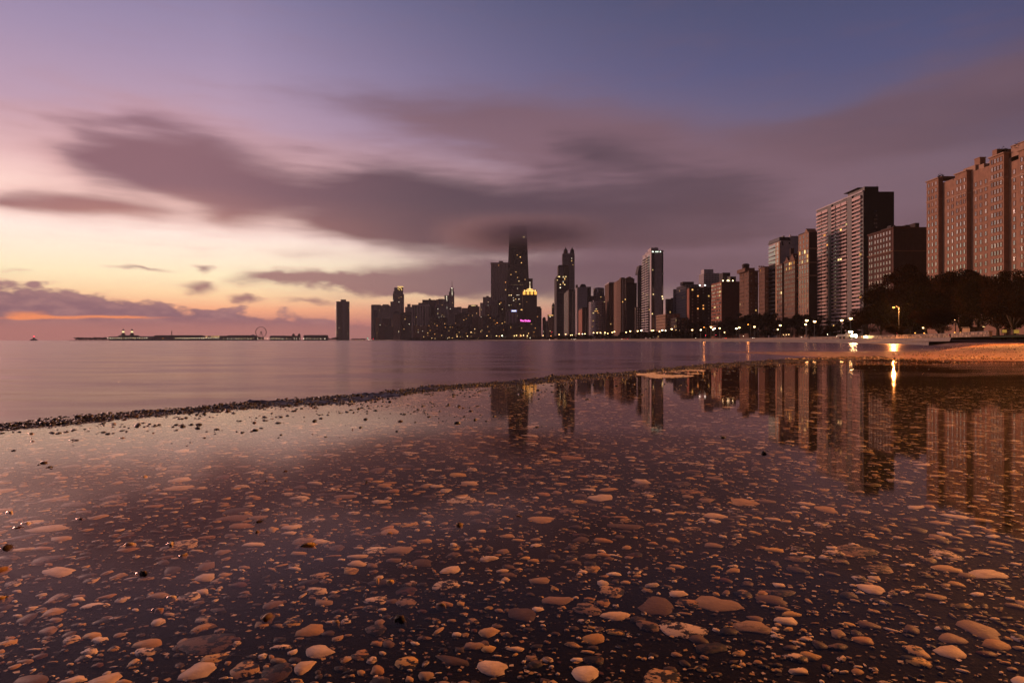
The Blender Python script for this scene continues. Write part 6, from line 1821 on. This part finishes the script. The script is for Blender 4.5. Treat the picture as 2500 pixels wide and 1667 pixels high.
def truck():
    """service truck on the lakeside path, facing the camera with its headlights full on"""
    D = 238; x = X_of(2085, D); r = empty('service_truck', (x, D, 1.45), math.radians(26)); tag(r, 'truck on the lakeside path with two dazzling headlights', 'truck')
    paint = plain_mat('truck_paint', (.30, .28, .26), .35, .5, 0, .1); dark = plain_mat('truck_trim', (.02, .02, .02), .6, .3); glass = plain_mat('truck_glass', (.01, .01, .012), .06, .5)
    # cab: front faces -Y
    prof = [(0, .55), (0, 1.25), (.25, 1.40), (.75, 1.48), (1.25, 2.15), (2.6, 2.2), (2.75, 1.3), (2.75, .55)]; n = len(prof)
    b = MB(); vs = [(-1.05, y, z) for y, z in prof] + [(1.05, y, z) for y, z in prof]
    for i in (4, 5): vs[i] = (-.85, vs[i][1], vs[i][2]); vs[i + n] = (.85, vs[i + n][1], vs[i + n][2])
    b.add(vs, [tuple(reversed(range(n))), tuple(range(n, 2 * n))] + [(i, (i + 1) % n, (i + 1) % n + n, i + n) for i in range(n)]); b.build('cab', paint, r)
    g = MB(); g.add([(-.92, .74, 1.53), (.92, .74, 1.53), (.8, 1.18, 2.1), (-.8, 1.18, 2.1)], [(0, 1, 2, 3)]); g.build('windshield', glass, r)
    bd = MB(); bd.box(-1.08, 1.08, 2.85, 5.9, .75, 1.55); bd.build('cargo_bed', paint, r)
    gr = MB()
    for k in range(4): gr.box(-.7, .7, -.05, -.01, .72 + k * .12, .79 + k * .12)
    gr.build('grille', dark, r); bp = MB(); bp.box(-1.08, 1.08, -.16, -.02, .42, .62); bp.build('bumper', dark, r)
    for sx in (-1, 1):
        for y in (.85, 4.7):
            w = MB(); pts = [(.42 * math.cos(a * math.pi / 8), .42 * math.sin(a * math.pi / 8)) for a in range(16)]
            w.add([(sx * 1.1, y + p[0], .42 + p[1]) for p in pts] + [(sx * .82, y + p[0], .42 + p[1]) for p in pts], [tuple(range(16)), tuple(reversed(range(16, 32)))] + [(i, i + 16, (i + 1) % 16 + 16, (i + 1) % 16) for i in range(16)])
            wo = w.build('wheel', dark, r)
        h = MB(); pts = [(.50 * math.cos(a * math.pi / 8), .36 * math.sin(a * math.pi / 8)) for a in range(16)]  # lens oversized so that its shape carries the glare
        h.add([(sx * .78 + p[0], -.07, 1.04 + p[1]) for p in pts] + [(sx * .78 + p[0] * 1.1, 0, 1.04 + p[1] * 1.1) for p in pts], [tuple(reversed(range(16)))] + [(i, (i + 1) % 16, (i + 1) % 16 + 16, i + 16) for i in range(16)])
        hl = h.build('headlight', emit_mat('full_beam', (1.0, .72, .30), 700.0, sample=True), r)
        ld = bpy.data.lights.new('headlight_beam', 'SPOT'); ld.energy = 9000; ld.color = (1.0, .68, .28); ld.spot_size = math.radians(70); ld.spot_blend = .9; ld.shadow_soft_size = .25
        lo = bpy.data.objects.new('headlight_beam', ld); lo.location = (sx * .78, -.3, 1.04); lo.rotation_euler = (math.radians(86), 0, math.pi); link(lo, hl)
    lb = MB(); lb.box(-.95, .95, 1.3, 1.5, 2.17, 2.26); bar = lb.build('added_lamp_rack', dark, r)  # rack and its lamps are added to enlarge the bright spot
    for k in range(4):
        h = MB(); xx = -.72 + .48 * k; pts = [(.17 * math.cos(a * math.pi / 6), .17 * math.sin(a * math.pi / 6)) for a in range(12)]
        h.add([(xx + p[0], 1.22, 2.43 + p[1]) for p in pts] + [(xx + p[0], 1.34, 2.43 + p[1]) for p in pts], [tuple(reversed(range(12)))] + [(i, (i + 1) % 12, (i + 1) % 12 + 12, i + 12) for i in range(12)]); h.build('added_glow_lamp', emit_mat('added_lamp_glow', (1.0, .74, .34), 120.0, sample=True), bar)
    return r
TRUCK = truck()

def person(x, y, z, rz, h, label, cloth, shoes, pose='walk'):
    """one continuous skinned body; shoes and hair are its own pieces"""
    s = h / 1.75
    j = {'pel': (0, 0, .95), 'spine': (0, .04 if pose != 'stand' else 0, 1.18), 'chest': (0, -.05 if pose != 'stand' else 0, 1.40), 'neck': (0, -.08 if pose != 'stand' else 0, 1.53), 'head': (0, -.10 if pose != 'stand' else 0, 1.66)}
    st = .26 if pose != 'stand' else .05
    for sd, q in ((-1, 1), (1, -1)):
        k = 'l' if sd < 0 else 'r'
        j['hip' + k] = (sd * .10, 0, .92); j['knee' + k] = (sd * .11, -q * st * .75 - .03, .50); j['ank' + k] = (sd * .11, -q * st + .05, .09); j['toe' + k] = (sd * .12, -q * st - .12, .05)
        j['sh' + k] = (sd * .19, -.05 if pose != 'stand' else 0, 1.43); j['el' + k] = (sd * .25, q * st * .5 + .02, 1.15); j['wr' + k] = (sd * .24, q * st * .9 - .12, .96 if pose == 'stand' else 1.04); j['hand' + k] = (sd * .235, q * st * .9 - .17, .87 if pose == 'stand' else 1.00)
    rad = {'pel': .15, 'spine': .135, 'chest': .165, 'neck': .06, 'head': .10, 'hip': .095, 'knee': .065, 'ank': .045, 'toe': .04, 'sh': .075, 'el': .05, 'wr': .035, 'hand': .04}
    names = list(j); idx = {n: i for i, n in enumerate(names)}
    ed = [('pel', 'spine'), ('spine', 'chest'), ('chest', 'neck'), ('neck', 'head')]
    for k in 'lr': ed += [('pel', 'hip' + k), ('hip' + k, 'knee' + k), ('knee' + k, 'ank' + k), ('ank' + k, 'toe' + k), ('chest', 'sh' + k), ('sh' + k, 'el' + k), ('el' + k, 'wr' + k), ('wr' + k, 'hand' + k)]
    me = bpy.data.meshes.new('body'); me.from_pydata([tuple(c * s for c in j[n]) for n in names], [(idx[a], idx[b]) for a, b in ed], [])
    me.materials.append(cloth)
    o = bpy.data.objects.new('person', me); o.location = (x, y, z); o.rotation_euler = (0, 0, rz); link(o)
    m = o.modifiers.new('skin', 'SKIN')
    if not me.skin_vertices: 
        bm = bmesh.new(); bm.from_mesh(me); bm.verts.layers.skin.verify(); bm.to_mesh(me); bm.free()
    for i, n in enumerate(names):
        r = rad.get(n, rad.get(n[:-1], .05)) * s; me.skin_vertices[0].data[i].radius = (r, r); me.skin_vertices[0].data[i].use_root = (n == 'pel')
    sub = o.modifiers.new('smooth', 'SUBSURF'); sub.levels = 1; sub.render_levels = 2
    tag(o, label, 'person')
    hd = MB(); hx, hy, hz = j['head']; hd.lathe(0, hy * s, [(0, (hz - .13) * s), (.07 * s, (hz - .10) * s), (.085 * s, hz * s), (.08 * s, (hz + .07) * s), (.04 * s, (hz + .12) * s), (0, (hz + .125) * s)], 12); hd.build('face', plain_mat('skin', (.30, .17, .11), .6, .3), o, True)
    hr = MB(); hr.lathe(0, (hy + .015) * s, [(.093 * s, (hz + .01) * s), (.092 * s, (hz + .08) * s), (.05 * s, (hz + .135) * s), (0, (hz + .14) * s)], 12); hr.build('hair', plain_mat('dark_hair', (.015, .01, .008), .7, .3), o, True)
    for k in 'lr':
        t = j['toe' + k]; a = j['ank' + k]; b = MB(); b.obox(((t[0]) * s, (t[1] + a[1]) / 2 * s - .02, .05 * s), (.05 * s, 0, 0), (0, .14 * s, 0), (0, 0, .05 * s)); b.build('shoe', shoes, o)
    return o
def people():
    black = plain_mat('black_clothing', (.012, .011, .013), .85, .2); red = plain_mat('red_shoe', (.45, .02, .02), .5, .4); grey = plain_mat('grey_clothing', (.03, .03, .035), .85, .2)
    D = 152; p = person(X_of(2320, D), D, .74, math.radians(70), 1.72, 'walker in black with red shoes crossing the beach before the stone wall', black, red)
    bag = MB(); bag.obox((0, .16, 1.33), (.14, 0, 0), (0, .07, 0), (0, 0, .2)); bag.build('backpack', plain_mat('magenta_backpack', (.30, .02, .10), .6, .3), p)
    D = 318; person(shore_at(D) + 5.5, D, 1.46, 2.0, 1.78, 'dark figure walking on the lakeside path left of the headlights', grey, black)
    D = 322; person(shore_at(D) + 6.8, D, 1.46, 2.4, 1.68, 'second dark figure close beside the walker on the lakeside path', black, black, 'stand')
people()

def boxes():
    yel = emit_mat('lit_yellow_panel', (1.0, .55, .10), .42); fr = plain_mat('box_frame', (.12, .08, .03), .6, .3)
    D = 168
    for px, py, w, h, lab in ((2451, 808.5, 1.25, .85, 'left of two glowing yellow sign boxes by the beach wall'), (2508.5 - 28, 809.5, 1.45, .95, 'right of two glowing yellow sign boxes by the beach wall')):
        x = X_of(px, D); z = Z_of(py, D); r = empty('sign_box', (x, D, 1.4)); tag(r, lab, 'sign box', 'yellow sign boxes')
        zz = z - 1.4
        m = MB(); m.box(-w / 2, w / 2, -.2, .2, zz - h / 2, zz + h / 2); m.build('housing', fr, r)
        for k in range(3):
            a = zz - h / 2 + .05 + k * (h - .1) / 3; m = MB(); m.box(-w / 2 + .07, w / 2 - .07, -.23, -.205, a + .03, a + (h - .1) / 3 - .03); m.build('lit_panel', yel, r)
        for sx in (-1, 1): m = MB(); m.box(sx * w * .35 - .05, sx * w * .35 + .05, -.05, .05, -.6, zz - h / 2); m.build('post', fr, r)
    # small park hut behind the wall
    D = 186; x = X_of(2385, D); r = empty('park_hut', (x, D, 1.9)); tag(r, 'small flat-roofed park hut with a dark doorway behind the wall', 'hut')
    w = wall_mat((.20, .15, .12), name='hut_plaster')
    m = MB(); m.box(-1.9, -.5, 0, 3, 0, 2.4); m.box(.5, 1.9, 0, 3, 0, 2.4); m.box(-.5, .5, 0, 3, 2.0, 2.38); m.box(-.5, .5, 2.4, 3, 0, 2.0); m.build('wall', w, r)
    m = MB(); m.box(-2.2, 2.2, -.3, 3.3, 2.4, 2.65); m.build('roof', W_['roof'], r)
    m = MB(); m.box(-.5, .5, .5, .56, 0, 2.0); m.build('door', W_['black'], r)
boxes()

# ================================================================== the long pier on the left
def pier():
    D = 3000.0
    deck = MB(); deck.box(X_of(168, D), X_of(205, D), D, D + 40, -1, 1.6); deck.box(X_of(180, D), X_of(905, D), D + 2, D + 110, -1, 2.2)
    r = empty('pier_deck', (0, 0, 0)); tag(r, 'long low pier stretching along the horizon from the curved tower', 'pier'); deck.build('deck', W_['dgrey'], r)
    dk = W_['dgrey']; sil = wall_mat((.07, .055, .06), name='pier_hall')
    def hall(name, label, x0, x1, top, roof=None, y=22, dep=40, wall=sil):
        rt = empty(name, (X_of(x0, D), D + y, 2.2)); tag(rt, label, 'building'); W = X_of(x1, D) - X_of(x0, D); H = Z_of(top, D) - 2.2
        m = MB(); m.box(0, W, 0, dep, 0, H * (.72 if roof else 1)); m.build('wall', wall, rt)
        if roof == 'gable':
            m = MB(); z = H * .72; m.add([(0, -1, z), (W, -1, z), (W, dep + 1, z), (0, dep + 1, z), (0, dep / 2, H), (W, dep / 2, H)], [(0, 1, 5, 4), (2, 3, 4, 5), (0, 4, 3), (1, 2, 5)]); m.build('roof', W_['roof'], rt)
        elif roof == 'barrel':
            m = MB(); n = 12; z = H * .72; vs = []
            for q in (0, W):
                vs += [(q, dep / 2 - math.cos(math.pi * i / n) * dep / 2, z + math.sin(math.pi * i / n) * H * .28) for i in range(n + 1)]
            m.add(vs, [(i + 1, i, i + n + 1, i + n + 2) for i in range(n)] + [tuple(range(n + 1)), tuple(reversed(range(n + 1, 2 * n + 2)))]); m.build('roof', W_['roof'], rt)
        elif roof == 'tent':
            m = MB(); m.prism([(0, 0), (W, 0), (W, dep), (0, dep)], H * .72, H, top=.08); m.build('roof', W_['grey'], rt)
        else:
            m = MB(); m.box(-.5, W + .5, -.5, dep + .5, H, H + .8); m.build('roof', W_['roof'], rt)
        return rt, W, H
    # headhouse with two domed towers
    rt, W, H = hall('pier_headhouse', 'domed pier hall between two lantern towers', 281, 322, 818, 'barrel')
    for px, top in ((295, 806.5), (316.5, 806.5)):
        x = X_of(px, D) - X_of(281, D); z = Z_of(top, D) - 2.2; k = X_of(299, D) - X_of(295, D)
        t = MB(); t.lathe(x, -4, [(k, 0), (k, z * .5), (k * 1.12, z * .52), (k * 1.1, z * .62), (k * .75, z * .66), (k * .72, z * .78)], 12); to = t.build('tower', sil, rt)
        t = MB(); t.lathe(x, -4, [(k * .74, z * .94), (k * .6, z * 1.02), (k * .2, z * 1.1), (.2, z * 1.25), (0, z * 1.26)], 12); t.build('dome', W_['dgrey'], to)
        t = MB(); t.lathe(x, -4, [(k * .62, z * .78), (k * .62, z * .94)], 10); t.build('lit_lantern', emit_mat('lantern_room', (1.0, .72, .36), 1.6), to)
    hall('pier_east_shed', 'low flat shed left of the domed pier hall', 258, 284, 822, None)
    hall('pier_long_hall', 'long gabled hall right of the domed pier hall', 330, 368, 820.5, 'gable')
    hall('pier_exhibition_hall', 'long low exhibition hall with a gently curved roof on the pier', 369, 482, 818, 'barrel')
    hall('pier_terrace', 'low lit terrace building in the middle of the pier', 484, 548, 820, None)
    hall('pier_garden_hall', 'long hall with pale flat roof left of the observation wheel', 548, 600, 818, 'barrel', wall=W_['grey'])
    hall('pier_tent', 'pale tent-like pavilion just left of the observation wheel', 601, 616, 816.5, 'tent')
    hall('pier_family_hall', 'curved-roof hall just right of the observation wheel', 654, 690, 819, 'barrel', wall=W_['grey'])
    hall('pier_west_hall', 'flat pier hall right of the curved-roof hall', 690, 722, 820, None)
    hall('pier_round_hall', 'broad dark hall nearest the curved tower', 737, 792, 817.5, 'barrel')
    for px in (713.5, 727.5):
        rt = empty('pier_turret', (X_of(px, D), D + 16, 2.2)); tag(rt, 'small domed turret on the pier right of the wheel', 'tower', 'pier turrets'); m = MB(); k = X_of(717, D) - X_of(713.5, D); z = Z_of(816, D) - 2.2
        m.lathe(0, 0, [(k, 0), (k, z * .8), (k * .7, z * 1.05), (0, z * 1.15)], 10); m.build('shaft', sil, rt)
    rt = empty('smokestack', (X_of(402.5, D), D + 60, 2.2)); tag(rt, 'thin smokestack standing up from the pier halls', 'chimney'); m = MB(); m.cyl(0, 0, 0, Z_of(808, D) - 2.2, 2.0, 1.6, 12); m.build('stack', dk, rt); m = MB(); m.cyl(0, 0, Z_of(808, D) - 2.2, Z_of(807.5, D) - 2.2, 2.0, 2.0, 12); m.build('stack_rim', W_['black'], rt)
    # warm lit fronts on the terrace building
    for px, w in ((499, 9), (512, 6), (520, 12), (528, 8)):
        t = bpy.data.objects.new('lit_front', unit_window(emit_mat('terrace_glow', (1.0, .58, .25), .9), 'plain')); t.location = (X_of(px, D), D + 21, Z_of(821.5, D)); t.scale = (w, 1, 5); link(t, r)
    # trees on the pier
    rs = random.Random(3)
    for px in [183 + 5.2 * i for i in range(16)] + [620, 629, 637, 800, 806, 812, 818]:
        plant_tree(FART[rs.randrange(2)], X_of(px, D), D + 14, 2.0, rs.uniform(1.6, 2.2), px, 'one of the small dark trees growing on the pier', 'pier trees', sx=1.1)
    # observation wheel
    rt = empty('observation_wheel', (X_of(628, D), D + 45, 2.2), math.radians(41)); tag(rt, 'large spoked observation wheel on the pier', 'ferris wheel')
    zc = Z_of(810.5, D) - 2.2; R = 13.2 / F * D; st = plain_mat('wheel_steel', (.10, .08, .08), .5, .4)
    for off in (-1.8, 1.8):
        m = MB(); pts = [(R * math.cos(a), off, zc + R * math.sin(a)) for a in [2 * math.pi * i / 48 for i in range(49)]]; m.tube(pts, [.75] * 49, 6); m.build('rim', st, rt)
    for i in range(21):
        a = 2 * math.pi * i / 21; m = MB(); m.tube([(0, 0, zc), (R * math.cos(a), 0, zc + R * math.sin(a))], [.16, .16], 4); m.build('spoke', st, rt)
        m = MB(); c = ((R + .2) * math.cos(a), 0, zc + (R + .2) * math.sin(a)); m.lathe(c[0], c[1], [(0, c[2] - 1.3), (1.1, c[2] - 1.0), (1.1, c[2] + .6), (0, c[2] + 1.0)], 8); m.build('gondola', W_['dgrey'], rt)
    m = MB(); m.tube([(0, -3, zc), (0, 3, zc)], [2.2, 2.2], 12); m.build('hub', W_['bluegrey'], rt)
    for sx in (-1, 1):
        for sy in (-1, 1): m = MB(); m.tube([(sx * 13, sy * 8, 0), (0, sy * 2.6, zc)], [.7, .5], 6); m.build('support_leg', st, rt)
    # lamps along the pier
    pl = [lamp_meshes(4.0, 0, .42, emit_mat('pier_globe', (1.0, .70, .36), 15.0)), lamp_meshes(4.0, 0, .42, emit_mat('pier_globe_white', (1.0, .84, .58), 15.0))]
    xs = [262 + 5.6 * i for i in range(18)] + [428 + 4.2 * i for i in range(25)] + [533, 544, 555, 564, 575, 582, 589, 598, 606, 612, 619, 628, 637, 645, 653, 660, 666, 674, 681, 689, 699, 709, 718, 723, 731, 741, 748, 757, 767, 774, 782, 792]
    for i, px in enumerate(xs):
        D2 = D - .5; py = 825.3 + rs.uniform(-.25, .25) + (1.2 if px > 530 else 0); top = Z_of(py, D2); s = 2.1
        street_lamp(X_of(px, D2), D2 + 3, top - 4.0 * s + .05 * s, pl[rs.randrange(2)], 'small lamp in the long string of lights along the pier', 'lamps along the pier', s, 0, 'pier_lamp')
    street_lamp(X_of(397.5, D), D + 2, Z_of(826, D) - 8.4, lamp_meshes(4.0, 0, .6, emit_mat('orange_pier_globe', (1.0, .38, .06), 9.0)), 'single orange lamp in the dark gap of the pier lights', 'lamps along the pier', 2.1, 0, 'pier_lamp')
    # beacon on its crib far out
    D3 = 4200.0; rt = empty('harbor_light', (X_of(82.5, D3), D3, 0)); tag(rt, 'small harbour light with red lantern alone on the horizon', 'lighthouse'); k = D3 / F
    m = MB(); m.lathe(0, 0, [(8 * k, -1), (8 * k, 1.0 * k), (6.8 * k, 2.4 * k), (4 * k, 4.2 * k), (2 * k, 4.8 * k)], 16); m.build('stone_crib', W_['dgrey'], rt)
    m = MB(); m.lathe(0, 0, [(2.0 * k, 4.4 * k), (1.5 * k, 8 * k), (1.9 * k, 8.2 * k), (1.9 * k, 8.8 * k)], 12); tw = m.build('tower', W_['dred'], rt)
    m = MB(); m.lathe(0, 0, [(1.5 * k, 8.8 * k), (1.6 * k, 9.6 * k), (1.5 * k, 10.6 * k)], 12); m.build('lantern', emit_mat('red_lantern', (1.0, .06, .08), 5.0), tw)
    m = MB(); m.lathe(0, 0, [(1.8 * k, 10.6 * k), (0, 12 * k)], 12); m.build('lantern_roof', W_['dgrey'], tw)
pier()

# ================================================================== labels that single out each of the repeated things
ORD = ['first', 'second', 'third', 'fourth', 'fifth', 'sixth', 'seventh', 'eighth', 'ninth', 'tenth', 'eleventh', 'twelfth', 'thirteenth', 'fourteenth', 'fifteenth', 'sixteenth', 'seventeenth', 'eighteenth', 'nineteenth', 'twentieth', 'twenty-first', 'twenty-second']
LAND = [(1049, 'striped tower'), (1078, 'low brown apartments'), (1112, 'long dark apartments'), (1151, 'mansard hotel'), (1181, 'low brick block'), (1217, 'black corner block'), (1240, 'pyramid-roofed block'), (1322, 'neon-signed hotel'),
        (1360, 'lit-cornice block'), (1405, 'twin-lantern tower'), (1441, 'pale blank tower'), (1480, 'white rounded flats'), (1515, 'brown balcony block'), (1556, 'broad brown tower'), (1600, 'white balcony tower'), (1660, 'pale terrace flats'),
        (1737, 'dark brick tower'), (1806, 'red brick tower'), (1852, 'cupola tower'), (1917, 'glass bay tower'), (1953, 'gabled apartments'), (1994, 'tan stone tower'), (2110, 'black balcony tower'), (2262, 'brown mid-rise'), (2600, 'apartment palace')]
PIERL = [(284, 'east shed'), (326, 'domed pier hall'), (368, 'gabled pier hall'), (483, 'exhibition hall'), (548, 'lit terrace'), (600, 'pale-roofed hall'), (654, 'observation wheel'), (690, 'curved-roof hall'), (736, 'flat pier hall'), (793, 'broad dark hall'), (960, 'lone curved tower')]
def single_out(test, what, marks):
    items = []
    for o in SC.objects:
        if o.parent is None and 'label' in o.keys() and test(o):
            items.append((1250 + o.location.x / o.location.y * F, o))
    by = {}
    for px, o in sorted(items, key=lambda t: t[0]):
        m = next((nm for lim, nm in marks if px <= lim), marks[-1][1]); by.setdefault(m, []).append(o)
    for m, os_ in by.items():
        for i, o in enumerate(os_):
            o['label'] = (f'{what} before the {m}' if len(os_) == 1 else f'{ORD[min(i, 21)]} {what} from the left before the {m}')
nm = lambda s: (lambda o: o.name.split('.')[0] == s)
grp = lambda g: (lambda o: o.get('group') == g)
single_out(grp('distant shore trees'), 'small dark shore tree', LAND)
single_out(grp('tall lakeside lamps'), 'tall warm lakeside lamp', LAND)
for key, what in (('warm', 'small warm path lamp'), ('orange', 'small orange path lamp'), ('white', 'small white path lamp')):
    single_out((lambda k: (lambda o: o.get('group') == 'path lamps along the shore' and ('small ' + k) in o['label']))(key), what, LAND)
single_out(grp('lamps along the pier'), 'small pier lamp', PIERL)
single_out(grp('pier trees'), 'small dark pier tree', PIERL)
single_out(grp('trees by the curved tower'), 'dark tree', [(2500, 'lone curved tower base')])
single_out(lambda o: nm('car')(o) and 'headlights' in o['label'], 'small car with lit headlights', LAND)
single_out(lambda o: nm('car')(o) and 'tail' in o['label'], 'small car with red tail lights', LAND)
single_out(lambda o: nm('traffic_signal')(o) and 'red' in o['label'], 'red traffic signal', LAND)
single_out(lambda o: nm('traffic_signal')(o) and 'green' in o['label'], 'green traffic signal', LAND)
single_out(nm('pier_turret'), 'small domed pier turret', [(2500, 'flat pier hall')])

# ================================================================== low cloud that swallows the top of the tapered tower, and the damp air
def low_cloud():
    m, nt = new_mat('cloud_vapour')
    tc = nt.add('ShaderNodeTexCoord'); P = tc.outputs['Object']
    sep = nt.add('ShaderNodeSeparateXYZ'); nt.l.new(P, sep.inputs[0])
    n = nt.noise(nt.mapping(P, (.004, .004, .014)), 1.0, 3, .55)
    ax = nt.math('ABSOLUTE', sep.outputs[0]); ay = nt.math('ABSOLUTE', sep.outputs[1])
    fx = nt.maprange(ax, 300, 30); fy = nt.maprange(ay, 190, 60)
    z = nt.math('ADD', sep.outputs[2], nt.math('MULTIPLY', nt.math('SUBTRACT', n, .5), 26))
    fz = nt.math('MULTIPLY', nt.maprange(z, -72, -30), nt.maprange(z, 34, -14))
    d = nt.math('MULTIPLY', nt.math('MULTIPLY', fx, fy), nt.math('MULTIPLY', fz, nt.maprange(n, .3, .65, .35, 1.0)))
    v = nt.add('ShaderNodeVolumePrincipled'); v.inputs['Color'].default_value = (.87, .80, .83, 1)
    nt.l.new(nt.math('MULTIPLY', d, .020), v.inputs['Density']); v.inputs['Anisotropy'].default_value = 0.0
    finish(m, nt, None, v.outputs[0])
    m.cycles.volume_step_rate = 1.5
    mb = MB(); mb.box(-600, 600, -200, 200, -90, 90)
    o = mb.build('low_cloud', m, loc=(X_of(1265, 2050), 2060, 346)); tag(o, 'low mauve cloud wrapped round the top of the tapered tower', 'cloud', kind='stuff')
low_cloud()
def haze():
    m, nt = new_mat('damp_air')
    v = nt.add('ShaderNodeVolumePrincipled'); v.inputs['Color'].default_value = (.93, .90, .93, 1)
    v.inputs['Density'].default_value = 4.6e-5; v.inputs['Anisotropy'].default_value = 0.0
    finish(m, nt, None, v.outputs[0])
    mb = MB(); mb.box(-4200, 4200, -250, 4500, -3, 470)
    o = mb.build('haze', m); tag(o, kind='stuff')
HAZE = True
if HAZE: haze()
